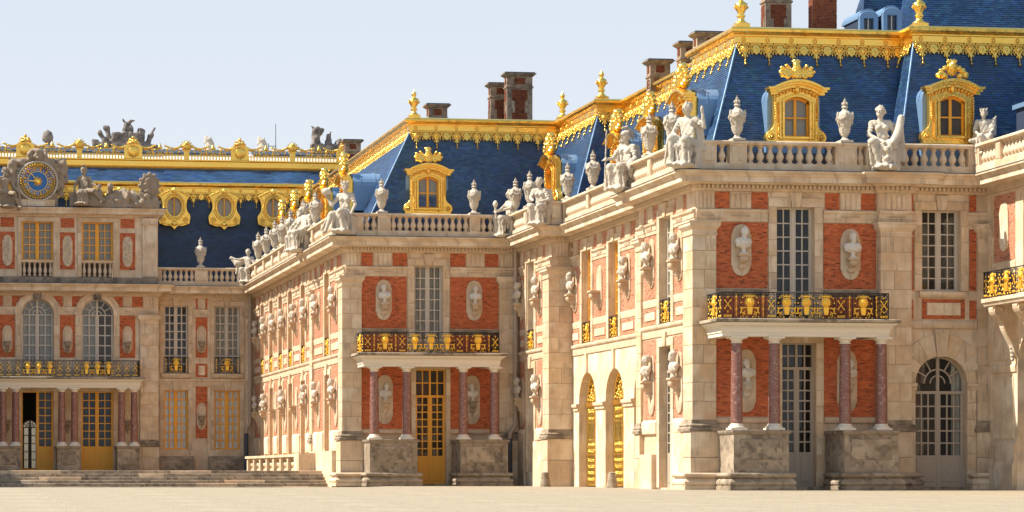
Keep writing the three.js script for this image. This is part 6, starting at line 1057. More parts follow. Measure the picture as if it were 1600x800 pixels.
[-25.5, -30.1, -33.4, -36.6, -40.2, -43.4, -46.6, -49.7].forEach((u, i) => {
  bust(`upper bust, ${ORD[i]} from the near corner of the middle pavilion's long side`, SB, u, 7.7, i % 4, { group: gB, s: 1.18, bs: 1.12 });
  bust(i === 3 || i === 5 ? `empty lower bracket, ${ORD[i]} from the near corner of the middle pavilion's long side` : `lower bust, ${ORD[i]} from the near corner of the middle pavilion's long side`, SB, u, 3.75, i === 3 || i === 5 ? -1 : (i + 1) % 4, { group: gB, s: 1.18, bs: 1.12, niche: nicheLow, drop: 1.2 });
});
[[CX + 1.58, 'between the middle and right round-headed windows'], [CX + 4.74, 'right of the right round-headed window'], [CX - 1.58, 'between the left and middle round-headed windows'], [CX - 4.74, 'left of the left round-headed window']].forEach(([u, w]) => { bust('empty grey bracket ' + w, FC, u, 7.45, -1, { niche: nicheSlim, drop: 0.6, mat: M.trophy, noSlab: false, group: 'empty brackets on the rear front' }); bust('grey bracket behind the columns ' + w, FC, u, 3.3, -1, { niche: nicheSlim, drop: 0.6, mat: M.trophy, group: 'empty brackets on the rear front' }); });
bust('empty bracket on the upper brick strip of the recessed bay', FR, 14.83, 7.55, -1, { niche: nicheSlim, drop: 0.6, mat: M.trophy }); bust('empty bracket on the lower brick strip of the recessed bay', FR, 14.83, 3.6, -1, { niche: nicheSlim, drop: 0.75, mat: M.trophy });

// ---------- statues ----------
const horn = [], hornP = t => [0.1 + 0.3 * t - 0.05 * t * t * t, 0.0 + 0.56 * Math.pow(t, 1.7), 0.28 - 0.2 * t]; for (let i = 0; i < 9; i++) horn.push(K(['c', hornP(i / 9), hornP((i + 1) / 9), 0.1 - 0.003 * i, 0.094 - 0.003 * i], 0.01));
for (let i = 0; i < 14; i++) horn.push(K(['e', [0.02 + rr(-0.1, 0.1), 0.0 + rr(-0.12, 0.1), 0.36 + rr(-0.06, 0.08)], [0.045, 0.045, 0.045]], 0.01));
for (let i = 0; i < 12; i++) horn.push(K(['e', [0.03 + rr(-0.05, 0.05), -0.12 - i * 0.035, 0.46 + rr(-0.03, 0.05)], [0.05, 0.045, 0.05]], 0.015));
for (let i = 0; i < 5; i++) horn.push(K(['c', [0.2 + i * 0.045, 0.46 - i * 0.02, -0.08], [0.26 + i * 0.045, -0.3, -0.1], 0.04, 0.045], 0.012));
statue('seated_statue', 'seated bearded statue raising one hand on the nearest roof corner', 24.9, 11.36, 0.42, -0.75, 1.62, figureGeo({ cloak: true, crown: false, rock: true, face: -0.5, r: [[-0.26, 0.2, 0.14], [-0.05, 0.06, 0.3]], l: [[0.34, 0.3, -0.02], [0.33, 0.62, 0.04]], kl: [0.14, 0.02, 0.44], kr: [-0.16, 0.06, 0.45], ar: [-0.14, -0.42, 0.5]}), M.stat, [-0.42, 0.42, -0.86, -0.15, -0.45, 0.35]);
statue('seated_statue', 'seated draped statue with a horn of plenty on the nearest front balustrade', 31.5, 11.36, 0.62, -0.25, 1.6, figureGeo({ female: true, rock: true, face: -0.45, lean: [-0.06, 0], r: [[-0.3, 0.22, 0.08], [-0.06, 0.06, 0.3]], l: [[0.26, 0.24, 0.02], [0.2, 0.08, 0.22]], kr: [-0.26, 0.04, 0.4], ar: [-0.14, -0.42, 0.4], al: [0.06, -0.46, 0.42], extra: horn }), M.stat, [-0.4, 0.5, -0.86, -0.15, -0.45, 0.3]);
statue('crowned_statue', 'small crowned statue with a bird at the inner corner beside the right wing', 35.1, 11.72, 0.36, -0.3, 1.16, figureGeo({ cloak: true, crown: true, rock: true, l: [[0.24, 0.22, 0.1], [0.14, 0.1, 0.26]], extra: [K(['c', [0.24, 0.1, 0.06], [0.28, 0.5, 0.04], 0.11, 0.07], 0.04), K(['c', [0.28, 0.5, 0.04], [0.34, 0.6, 0.08], 0.05, 0.02], 0.02), K(['c', [-0.1, -0.1, 0.3], [-0.4, -0.12, 0.36], 0.1, 0.06], 0.04)] }), M.stat, [-0.3, 0.3, -0.3, 0, -0.3, 0.3]);
statue('helmeted_statue', 'helmeted statue with a lance on the sunlit balustrade', 24.78, 11.34, -6.15, -0.9, 1.6, figureGeo({ female: true, helmet: true, cloak: true, rock: true, face: -0.4, r: [[-0.3, 0.24, 0.1], [-0.3, 0.2, 0.34]], extra: [K(['c', [-0.3, -0.5, 0.42], [-0.3, 0.85, 0.34], 0.018, 0.016], 0.01), K(['e', [0.28, -0.05, 0.1], [0.1, 0.26, 0.24]], 0.03)] }), M.stat, [-0.38, 0.38, -0.86, -0.1, -0.45, 0.3]);
statue('seated_statue', 'seated statue bending forward on the corner beyond the gilded gates', 24.7, 11.2, -17.7, -0.7, 1.45, figureGeo({ female: true, bun: true, cloak: true, rock: true, face: -0.7, lean: [-0.04, 0.08], r: [[-0.26, 0.26, 0.18], [-0.12, 0.2, 0.38]], l: [[0.26, 0.2, 0.12], [0.08, 0.12, 0.34]] }), M.stat, [-0.38, 0.38, -0.72, -0.1, -0.4, 0.3]);
statue('seated_statue', 'seated statue holding up a round mirror in the inner roof corner', 24.75, 11.28, -22.95, -1.25, 1.5, figureGeo({ female: true, bun: true, rock: true, face: 0, lean: [0, 0.04], r: [[-0.24, 0.28, 0.2], [-0.1, 0.22, 0.46]], l: [[0.24, 0.28, 0.2], [0.1, 0.2, 0.46]], extra: [K(['c', [0, 0.0, 0.52], [0, 0.32, 0.54], 0.03, 0.03], 0.01), K(['e', [0, 0.4, 0.54], [0.09, 0.1, 0.06]], 0.02)] }), M.stat, [-0.38, 0.38, -0.78, -0.1, -0.4, 0.3]);
statue('seated_statue', 'seated woman statue with outstretched arm on the left corner of the middle roof', 17.62, 11.42, -22.98, -0.55, 1.62, figureGeo({ female: true, crown: true, rock: true, face: 0.4, r: [[-0.34, 0.22, 0.1], [-0.46, 0.44, 0.1]], l: [[0.28, 0.22, 0.02], [0.24, 0.02, 0.16]], kr: [-0.2, -0.06, 0.46], ar: [-0.32, -0.46, 0.56], kl: [0.04, 0.02, 0.46], extra: [K(['e', [-0.48, 0.58, 0.12], [0.13, 0.1, 0.1]], 0.03), K(['e', [-0.46, 0.5, 0.1], [0.08, 0.06, 0.08]], 0.03)] }), M.stat, [-0.4, 0.45, -0.9, -0.15, -0.45, 0.35]);
statue('seated_statue', 'crowned seated statue of the pair on the middle pavilion side balustrade', 17.15, 11.3, -30.4, -1.2, 1.6, figureGeo({ crown: true, cloak: true, rock: true, r: [[-0.28, 0.2, 0.16], [-0.1, 0.1, 0.36]] }), M.stat, [-0.38, 0.38, -0.8, -0.1, -0.4, 0.3]);
statue('leaning_statue', 'bareheaded leaning statue of the pair on the middle pavilion side balustrade', 17.1, 11.35, -31.6, -0.9, 1.55, figureGeo({ female: true, bun: true, rock: true, lean: [0.1, 0.04], r: [[-0.26, 0.2, 0.16], [-0.2, -0.06, 0.34]], kr: [-0.14, -0.1, 0.44] }), M.stat, [-0.38, 0.38, -0.8, -0.1, -0.4, 0.3]);
statue('winged_statue', 'winged statue with stretched arm at the far end of the sunlit balustrade', 17.2, 11.3, -50.3, -0.5, 1.35, figureGeo({ rock: true, bare: false, r: [[-0.36, 0.42, 0.1], [-0.62, 0.46, 0.14]], extra: [K(['c', [-0.12, 0.4, -0.1], [-0.5, 0.3, -0.16], 0.09, 0.16], 0.05), K(['c', [-0.5, 0.3, -0.16], [-0.78, 0.52, -0.14], 0.15, 0.06], 0.05), K(['c', [-0.46, 0.2, -0.16], [-0.56, -0.1, -0.14], 0.1, 0.05], 0.05)] }), M.stat, [-0.38, 0.38, -0.85, -0.1, -0.4, 0.3]);

// =====================================================================
// clock group above the rear front
// =====================================================================
{
  const z = -50.3, y = 15.83, t = thing('palace_clock', 'blue and gold clock with sun face in a carved stone surround', 'clock', CX, 14.53, z);
  const P = [K(['b', [0, 0.7, -0.25], [1.0, 0.75, 0.16], 0.05], 0.05)];
  for (let i = 0; i < 22; i++) { const a = i / 22 * Math.PI * 2; P.push(K(['e', [Math.cos(a) * 1.12, 1.3 + Math.sin(a) * 1.12, -0.12], [0.2, 0.2, 0.16]], 0.08)); }
  P.push(K(['e', [0, 2.62, -0.05], [0.28, 0.34, 0.26]], 0.04), K(['e', [0, 2.86, -0.1], [0.44, 0.2, 0.3]], 0.03), K(['e', [-0.38, 2.6, -0.1], [0.18, 0.3, 0.22]], 0.04), K(['e', [0.38, 2.6, -0.1], [0.18, 0.3, 0.22]], 0.04), K(['c', [0, 2.58, 0.18], [0, 2.52, 0.24], 0.05, 0.06], 0.03));
  for (const q of [-1, 1]) { P.push(K(['c', [q * 0.5, 2.3, -0.15], [q * 1.35, 2.25, -0.1], 0.2, 0.2], 0.06), K(['c', [q * 1.3, 2.2, -0.12], [q * 1.25, 0.6, -0.1], 0.22, 0.12], 0.06), K(['c', [q * 1.45, 2.25, -0.1], [q * 1.52, 1.3, -0.1], 0.14, 0.08], 0.04), K(['c', [q * 0.7, 2.4, -0.1], [q * 1.5, 2.52, -0.1], 0.1, 0.06], 0.04)); }
  local(t, 'stone_surround', netMesh(field(P, (x, yy, zz) => 0.035 * Math.sin(x * 14 + Math.sin(yy * 6) * 2) * Math.sin(yy * 5) * (Math.hypot(x, yy - 1.3) > 0.98 ? 1 : 0.2) + 0.02 * Math.sin(yy * 17 + x * 9)), [-1.8, -0.06, -0.55], [1.8, 3.2, 0.4], 0.045), M.trophy);
  local(t, 'plinth', boxUV(bg(-0.9, 0.9, 0, 0.34, -0.3, 0.12)), M.stone);
  local(t, 'stone_ring', boxUV(new THREE.TorusGeometry(1.02, 0.06, 10, 48)), M.stat, 0, 1.3, 0.08);
  const rg = new THREE.Shape(); rg.absarc(0, 0, 1.0, 0, 6.2832, false); const hh = new THREE.Path(); hh.absarc(0, 0, 0.74, 0, 6.2832, true); rg.holes.push(hh);
  local(t, 'gilt_ring', boxUV(new THREE.ExtrudeGeometry(rg, { depth: 0.1, bevelEnabled: true, bevelSize: 0.02, bevelThickness: 0.03, bevelSegments: 2, curveSegments: 40 })), M.gold, 0, 1.3, 0.04);
  const bl = []; for (let i = 0; i < 40; i++) { const a = i / 40 * 6.283; bl.push(new THREE.SphereGeometry(0.045, 6, 5).translate(Math.cos(a) * 0.88, 1.3 + Math.sin(a) * 0.88, 0.17), new THREE.SphereGeometry(0.03, 6, 5).translate(Math.cos(a + 0.08) * 0.8, 1.3 + Math.sin(a + 0.08) * 0.8, 0.16)); } local(t, 'gilt_beading', merge(bl), M.goldDeep);
  const S = 512, c = document.createElement('canvas'); c.width = c.height = S; const g = c.getContext('2d');
  g.fillStyle = '#c79a3a'; g.fillRect(0, 0, S, S); g.translate(S / 2, S / 2);
  g.fillStyle = '#1f63a4'; g.beginPath(); g.arc(0, 0, 168, 0, 7); g.fill(); g.strokeStyle = '#e8c66a'; g.lineWidth = 7; g.beginPath(); g.arc(0, 0, 172, 0, 7); g.stroke();
  ['XII', 'I', 'II', 'III', 'IV', 'V', 'VI', 'VII', 'VIII', 'IX', 'X', 'XI'].forEach((s, i) => { g.save(); g.rotate(i * Math.PI / 6); g.translate(0, -213); g.fillStyle = '#1f4f96'; g.fillRect(-38, -32, 76, 64); g.fillStyle = '#f3dc9a'; g.font = 'bold 46px serif'; g.textAlign = 'center'; g.textBaseline = 'middle'; g.fillText(s, 0, 2, 66); g.restore(); });
  const ct = new THREE.CanvasTexture(c); ct.colorSpace = THREE.SRGBColorSpace;
  local(t, 'dial', new THREE.CircleGeometry(0.76, 48), std({ map: ct, roughness: 0.45 }), 0, 1.3, 0.07);
  const L = [new THREE.SphereGeometry(0.14, 14, 10).scale(1, 1, 0.5)]; for (let i = 0; i < 16; i++) L.push(new THREE.ConeGeometry(0.035, i % 2 ? 0.12 : 0.2, 5).translate(0, 0.2 + (i % 2 ? 0 : 0.04), 0).rotateZ(i / 16 * 6.283)); local(t, 'gilt_sun', merge(L), M.gold, 0, 1.3, 0.1);
  local(t, 'hour_hand', bg(-0.025, 0.025, 0.1, 0.46, 0, 0.015).rotateZ(1.52), M.gold, 0, 1.3, 0.13); local(t, 'minute_hand', bg(-0.018, 0.018, 0.1, 0.6, 0, 0.015).rotateZ(0.72), M.gold, 0, 1.3, 0.15);
}
statue('reclining_statue', 'reclining bare-chested stone man with a club left of the clock', CX - 1.72, 15.2, -50.25, 0.35, 1.62, figureGeo({ bare: true, beard: true, rock: true, face: 0.2, r: [[-0.32, 0.24, 0.0], [-0.4, 0.0, 0.1]], l: [[0.28, 0.26, 0.06], [0.36, 0.06, 0.2]], kr: [-0.34, 0.02, 0.32], ar: [-0.3, -0.4, 0.3], kl: [0.16, -0.06, 0.42], al: [0.34, -0.42, 0.36], extra: [K(['c', [0.4, 0.66, 0.12], [0.42, -0.5, 0.2], 0.05, 0.085], 0.02)] }), M.trophy, [-0.7, 0.7, -0.7, -0.1, -0.35, 0.25], 'clock sculptures');
statue('reclining_statue', 'reclining helmeted stone warrior right of the clock', CX + 2.42, 15.35, -50.25, -0.35, 1.5, figureGeo({ helmet: true, cloak: true, rock: true, face: -0.2, r: [[-0.3, 0.2, 0.1], [-0.28, -0.06, 0.26]], l: [[0.34, 0.26, 0.06], [0.54, 0.12, 0.16]], kl: [0.44, -0.04, 0.26], al: [0.7, -0.36, 0.2], kr: [-0.05, -0.1, 0.4], ar: [0.2, -0.44, 0.36] }), M.trophy, [-0.7, 0.9, -0.8, -0.1, -0.35, 0.25], 'clock sculptures');
function lumps(n, x0, x1, top, z0, z1, r0, r1, cell, sd) { seed = sd; const P = [K(['b', [(x0 + x1) / 2, 0.08, (z0 + z1) / 2], [(x1 - x0) / 2, 0.1, (z1 - z0) / 2], 0.02], 0.05)]; for (let i = 0; i < n; i++) { const x = rr(x0, x1), h = top(x) * rr(0.25, 1), r = rr(r0, r1); if (rnd() < 0.5) P.push(K(['e', [x, h, rr(z0, z1)], [r, r * rr(0.8, 1.5), r]], 0.05)); else P.push(K(['c', [x, h * 0.4, rr(z0, z1)], [x + rr(-0.4, 0.4), h, rr(z0, z1)], r, r * 0.5], 0.05)); P.push(K(['c', [x, 0, (z0 + z1) / 2], [x, h * 0.8, (z0 + z1) / 2], r * 1.2, r], 0.08)); } return netMesh(field(P, (x, y, z) => 0.022 * Math.sin(x * 21 + y * 9) * Math.sin(y * 19 + z * 13)), [x0 - 0.5, -0.08, z0 - 0.4], [x1 + 0.5, 2.4, z1 + 0.4], cell); }
for (const q of [1, -1]) {
  const t = thing('carved_trophies', q > 0 ? 'carved stone trophies of arms right of the reclining warrior' : 'carved stone trophies left of the reclining man', 'sculpture', CX + q * 4.4, 14.53, -50.3, 0, 'clock sculptures');
  local(t, 'trophies', lumps(46, -1.5, 1.5, x => 0.95 - 0.16 * x * q, -0.25, 0.2, 0.09, 0.2, 0.04, 31 + q), M.trophy);
  const s = thing('carved_shield', q > 0 ? 'oval carved stone shield at the right end of the clock storey' : 'oval carved stone shield at the left end of the clock storey', 'sculpture', CX + q * 5.88, 14.53, -50.25, 0, 'clock sculptures');
  seed = 5; const SP = [K(['e', [0, 1.15, 0], [0.47, 0.6, 0.16]], 0.02)]; for (let i = 0; i < 18; i++) SP.push(K(['e', [rr(-0.26, 0.26), 1.15 + rr(-0.36, 0.36), 0.14], [rr(0.04, 0.1), rr(0.04, 0.1), 0.06]], 0.02)); for (let i = 0; i < 12; i++) SP.push(K(['e', [Math.cos(i * 0.524) * 0.52, 1.15 + Math.sin(i * 0.524) * 0.64, 0], [0.1, 0.1, 0.1]], 0.03)); local(s, 'shield', netMesh(field(SP), [-0.75, 0.35, -0.3], [0.75, 1.95, 0.32], 0.035), M.trophy); local(s, 'rim', boxUV(new THREE.TorusGeometry(0.48, 0.06, 8, 28).scale(0.95, 1.2, 1).translate(0, 1.15, 0.05)), M.trophy); local(s, 'support', lumps(16, -0.4, 0.4, () => 0.6, -0.2, 0.2, 0.1, 0.2, 0.04, 71), M.trophy);
}

// ---------- gilded cresting with garlands on the rear roof ----------
{
  const t = thing('gilded_roof_railing', 'long gilded openwork railing with garlands on the rear roof ridge', 'railing', 8, 17.45, -57);
  const F = fr(0, -57, 1, 0); add(t, 'base_moulding', mouldG(-8, 24, [[-0.1, 17.42], [0.1, 17.42], [0.14, 17.5], [0.06, 17.58], [0.06, 17.85], [0.14, 17.9], [0.14, 17.96], [-0.1, 17.98]]), M.gold, F); add(t, 'mid_rail', bg(-8, 24, 18.16, 18.2, -0.03, 0.03), M.gold, F);
  const post = merge([bg(-0.14, 0.14, 17.98, 18.5, -0.1, 0.1), bg(-0.2, 0.2, 18.42, 18.5, -0.14, 0.14), new THREE.SphereGeometry(0.24, 12, 8).translate(0, 18.7, 0), ...[...Array(14)].map((_, i) => new THREE.ConeGeometry(0.08, 0.22, 5).translate(0, 0.28, 0).rotateZ(i / 14 * 6.283).translate(0, 18.7, 0.06)), new THREE.TorusGeometry(0.14, 0.05, 6, 14).translate(0, 18.7, 0.22)]);
  const sh = outline([[-0.5, 17.98], [0.5, 17.98], [0.46, 18.3], [0.5, 18.62, 0.42, 18.72, 0.3, 18.74], [-0.3, 18.74], [-0.42, 18.72, -0.5, 18.62, -0.46, 18.3], [-0.5, 17.98]]);
  const esc = merge([new THREE.ExtrudeGeometry(sh, { depth: 0.14, bevelEnabled: true, bevelSize: 0.03, bevelThickness: 0.03, bevelSegments: 2 }), new THREE.SphereGeometry(0.3, 14, 10).scale(1, 1.05, 0.35).translate(0, 18.36, 0.16), new THREE.TorusGeometry(0.33, 0.035, 6, 24).translate(0, 18.36, 0.16), new THREE.TorusGeometry(0.3, 0.06, 6, 20).rotateX(Math.PI / 2).translate(0, 18.84, 0.05), ...[-2, -1, 0, 1, 2].map(i => new THREE.TorusGeometry(0.14, 0.035, 5, 10, Math.PI).rotateY(i * 0.5).translate(i * 0.09, 18.9, 0.06)), new THREE.SphereGeometry(0.09, 8, 6).translate(0, 19.14, 0.05)]);
  const pan = []; for (const q of [-1, 1]) { pan.push(spiral(q * 0.28, 18.38, 0.17, q > 0 ? 2.6 : 0.5, -q, 0.035), spiral(q * 0.72, 18.36, 0.13, q > 0 ? 0.4 : 2.7, q, 0.03), spiral(q * 0.5, 18.3, 0.12, q > 0 ? 4 : -0.9, -q, 0.035), spiral(q * 1.0, 18.42, 0.14, q > 0 ? 2.6 : 0.5, -q, 0.035), spiral(q * 0.12, 18.3, 0.1, q > 0 ? 1 : 2.1, q, 0.03), spiral(q * 0.85, 18.52, 0.08, q > 0 ? 1 : 2.1, q, 0.03), spiral(q * 0.45, 18.5, 0.08, q > 0 ? 1 : 2.1, q, 0.03)); pan.push(new THREE.TubeGeometry(new THREE.CatmullRomCurve3([V(q * 1.25, 18.72, 0.06), V(q * 0.95, 18.58, 0.08), V(q * 0.6, 18.6, 0.08), V(q * 0.24, 18.74, 0.06)]), 16, 0.045, 6)); for (let i = 0; i < 8; i++) pan.push(new THREE.SphereGeometry(0.06, 6, 5).translate(q * (0.3 + i * 0.12), 18.7 - 0.13 * Math.sin(i / 7 * 3.14), 0.08)); }
  pan.push(new THREE.SphereGeometry(0.1, 8, 6).scale(1.3, 1, 0.6).translate(0, 18.62, 0.04), new THREE.ConeGeometry(0.1, 0.24, 6).translate(0, 18.8, 0.02)); for (let i = -7; i <= 7; i++) pan.push(bg(i * 0.17 - 0.035, i * 0.17 + 0.035, 17.98, 18.16, -0.02, 0.02), new THREE.SphereGeometry(0.05, 6, 5).translate(i * 0.17, 18.22, 0)); pan.push(bg(-1.3, 1.3, 18.5, 18.53, -0.02, 0.02));
  const panG = merge(pan);
  for (let k = -5; k <= 6; k++) { const x = 8.67 + k * 2.98; if (x < -8 || x > 24) continue; if (((k % 2) + 2) % 2 === 0) add(t, 'rosette_post', post, M.gold, at(F, x, 0, 0)); else add(t, 'escutcheon', esc, M.gold, at(F, x, 0, 0)); if (x + 1.49 < 23) add(t, 'garland_panel', panG, M.gold, at(F, x + 1.49, 0, 0)); }
}
// ---------- skyline far behind ----------
{
  const t = thing('gallery_parapet', 'long pale parapet with dark lead coping far behind the gilded railing', 'parapet', 10, 0, -80);
  box(t, 'wall', M.white, I4, -30, 27.8, 0, 21.35, -81, -80); add(t, 'pale_roof', new THREE.ExtrudeGeometry(outline([[80, 21.34], [74, 18.2], [74, 0], [80, 0], [80, 21.34]]), { depth: 57.8, bevelEnabled: false }).rotateY(Math.PI / 2).translate(-30, 0, 0), M.white); box(t, 'coping', M.lead, I4, -30.2, 20.6, 21.35, 21.55, -81.2, -79.7); box(t, 'coping', M.lead, I4, 21.4, 28, 21.35, 21.55, -81.2, -79.7);
  const g1 = thing('roof_trophy', 'large dark trophy of arms with plumed helmet on the far skyline', 'sculpture', 13.1, 21.5, -80, 0, 'trophies on the far skyline'), G = 'trophies on the far skyline';
  const P1 = [K(['e', [0.2, 1.3, 0], [0.36, 0.42, 0.3]], 0.05), K(['c', [0.1, 1.7, 0], [0.55, 1.92, 0], 0.16, 0.1], 0.05), K(['c', [0.0, 1.8, 0], [-0.2, 2.06, 0], 0.08, 0.03], 0.05), K(['b', [0.1, 0.55, 0], [0.9, 0.5, 0.3], 0.08], 0.1), K(['c', [-0.9, 0.4, 0], [-1.2, 1.45, 0], 0.22, 0.14], 0.06), K(['e', [-1.2, 1.4, 0], [0.2, 0.22, 0.2]], 0.04), K(['c', [-1.1, 0.3, 0], [-1.65, 1.1, 0], 0.22, 0.12], 0.06), K(['e', [-1.65, 1.1, 0], [0.16, 0.18, 0.16]], 0.04), K(['c', [-1.2, 0.1, 0], [-2.0, 0.55, 0], 0.22, 0.16], 0.06), K(['c', [-2.0, 0.5, 0], [-1.9, 0.16, 0], 0.16, 0.14], 0.06), K(['c', [1.0, 0.2, 0], [1.05, 1.2, 0], 0.3, 0.26], 0.05), K(['c', [1.4, 0.2, 0], [1.7, 1.0, 0], 0.22, 0.18], 0.05), K(['c', [1.6, 0.9, 0], [1.95, 1.45, 0], 0.12, 0.05], 0.05), K(['b', [1.2, 0.15, 0], [0.9, 0.15, 0.35], 0.05], 0.05)];
  local(g1, 'trophy', netMesh(field(P1, (x, y) => 0.045 * Math.sin(x * 15 + Math.sin(y * 5)) * Math.sin(y * 7 + x * 2)), [-2.5, -0.1, -0.6], [2.4, 2.3, 0.6], 0.055), M.grey);
  const g2 = thing('roof_trophy', 'smaller dark trophy group beside the distant chimney', 'sculpture', 26.3, 21.5, -80, 0, G);
  const P2 = [K(['c', [-0.7, 0.1, 0], [-0.6, 1.4, 0], 0.3, 0.3], 0.08), K(['e', [-0.45, 1.45, 0], [0.34, 0.3, 0.3]], 0.05), K(['c', [-0.7, 1.6, 0], [-0.9, 1.75, 0], 0.12, 0.06], 0.04), K(['c', [0.1, 0.2, 0], [0.25, 1.15, 0], 0.3, 0.16], 0.06), K(['c', [0.25, 1.1, 0], [0.35, 1.4, 0], 0.1, 0.03], 0.04), K(['c', [0.5, 0.2, 0], [0.9, 0.8, 0], 0.3, 0.2], 0.06), K(['c', [0.9, 0.8, 0], [1.3, 0.7, 0], 0.15, 0.1], 0.05), K(['b', [0.1, 0.25, 0], [1.0, 0.3, 0.3], 0.06], 0.08)];
  local(g2, 'trophy', netMesh(field(P2, (x, y) => 0.05 * Math.sin(x * 14) * Math.sin(y * 9 + x * 3)), [-1.3, -0.1, -0.6], [1.7, 2.0, 0.6], 0.055), M.grey);
  for (const [x, w] of [[18.55, 'left'], [22.05, 'right']]) { const g = thing('skyline_figure', `small pale ${w} figure standing on the far parapet`, 'statue', x, 21.5, -80, 0, G); local(g, 'figure', netMesh(field([K(['c', [0.15, 0.1, 0], [0.05, 0.7, 0], 0.36, 0.24], 0.05), K(['c', [-0.1, 0.65, 0], [-0.12, 0.95, 0], 0.2, 0.1], 0.05), K(['c', [0.1, 0.65, 0], [0.2, 0.95, 0], 0.14, 0.06], 0.05)], (x2, y) => 0.03 * Math.sin(y * 14 + x2 * 8)), [-0.4, -0.1, -0.5], [0.7, 1.2, 0.5], 0.045), M.stat); }
  const g3 = thing('skyline_vase', 'small dark pine cone vase on the far skyline above the clock', 'vase', 8.1, 21.5, -80, 0, G); local(g3, 'vase', boxUV(lathe([[0, 0], [0.55, 0], [0.5, 0.15], [0.2, 0.25], [0.16, 0.4], [0.34, 0.5], [0.38, 0.75], [0.28, 1.05], [0, 1.25]], 14)), M.grey);
  const a = thing('roof_antenna', 'thin antenna mast on the far roof', 'antenna', 23.0, 21.5, -80); local(a, 'mast', new THREE.CylinderGeometry(0.02, 0.03, 1.9, 6).translate(0, 0.95, 0), M.leadDark); local(a, 'arm', bg(-0.5, 0, 0.4, 0.44, -0.02, 0.02), M.leadDark); local(a, 'arm', bg(-0.5, -0.46, 0.1, 0.6, -0.02, 0.02), M.leadDark);
}
// ---------- chimneys ----------
function chimney(label, x0, x1, y0, y1, z, dep, o = {}) {
  const t = thing('chimney', label, 'chimney', (x0 + x1) / 2, y0, z - dep / 2, 0, 'chimneys above the roofs'), w = x1 - x0, h = y1 - y0, F = fr(0, z, 1, 0);
  box(t, 'stack', o.brick ? M.mortar : M.sooty, F, x0, x1, y0, y1 - 0.1, -dep, 0); if (o.brick) { bricks(t, F, x0, x1, y0, y1 - 0.1, null, 0.012, 0.45); bricks(t, fr(x0, 0, 0, 1), z - dep, z, y0, y1 - 0.1, null, 0.012, 0.45); }
  const R = (p, n, m = M.sooty) => add(t, n, ringG(x0, x1, z - dep, z, p), m);
  const tall = h > 1.1, yb = tall ? y1 - 0.62 : y1 - 0.5;
  R([[0, y1 - 0.16], [0.06, y1 - 0.12], [0.13, y1 - 0.05], [0.15, y1 - 0.04], [0.15, y1], [-0.2, y1 + 0.01]], 'cap', M.dirty); box(t, 'cap_top', M.leadDark, F, x0 - 0.1, x1 + 0.1, y1 + 0.0, y1 + 0.05, -dep - 0.1, 0.1);
  if (!o.brick) {
    const D = [[F, x0, x1], [fr(x0, 0, 0, 1), z - dep, z]];
    for (const [G, a, b] of D) { const c = (a + b) / 2, q = (b - a) * 0.26; bricks(t, G, c - q * 0.8, c + q * 0.8, y1 - 0.48, y1 - 0.2, null, 0.004, 0.35); if (tall) { bricks(t, G, c - q * 1.15, c + q * 1.15, y0 + 0.1, yb - 0.12, null, 0.004, 0.35); const n = 4, hh = (yb - 0.12 - y0 - 0.1) / n; for (let i = 0; i < n; i += 2) for (const s of [-1, 1]) box(t, 'quoin', M.sooty, G, c + (s < 0 ? -q * 1.25 : q * 0.75), c + (s < 0 ? -q * 0.75 : q * 1.25), y0 + 0.1 + i * hh, y0 + 0.1 + (i + 1) * hh, 0, 0.035); } }
    R([[0, yb - 0.06], [0.04, yb - 0.03], [0.04, yb + 0.03], [0, yb + 0.05]], 'band');
  }
}
chimney('tall brick and stone chimney above the middle roof, right of the pair', 26.27, 27.45, 15.7, 18.64, -30, 0.5); chimney('tall chimney half hidden behind the taller one above the middle roof', 25.72, 26.7, 15.7, 18.3, -30.9, 0.45); chimney('low stone chimney behind the middle gilded cresting', 22.45, 23.3, 15.7, 17.0, -29, 0.5);
chimney('stone chimney cut by the top edge, left of the red brick one', 30.9, 31.9, 15.7, 18.6, -9, 0.5); chimney('plain red brick chimney at the top edge of the picture', 32.7, 33.64, 15.7, 19.4, -9, 0.35, { brick: true });
chimney('leftmost of the three chimneys above the sunlit roof', 28.05, 28.85, 15.4, 16.58, -14, 0.5); chimney('middle one of the three chimneys above the sunlit roof', 28.8, 29.5, 15.4, 17.02, -12.5, 0.5); chimney('rightmost and broadest of the three chimneys above the sunlit roof', 28.62, 29.85, 15.4, 16.95, -10, 0.5);
chimney('small stone chimney where the rear gilded railing ends', 22.35, 23.2, 15.5, 18.25, -50, 0.5);

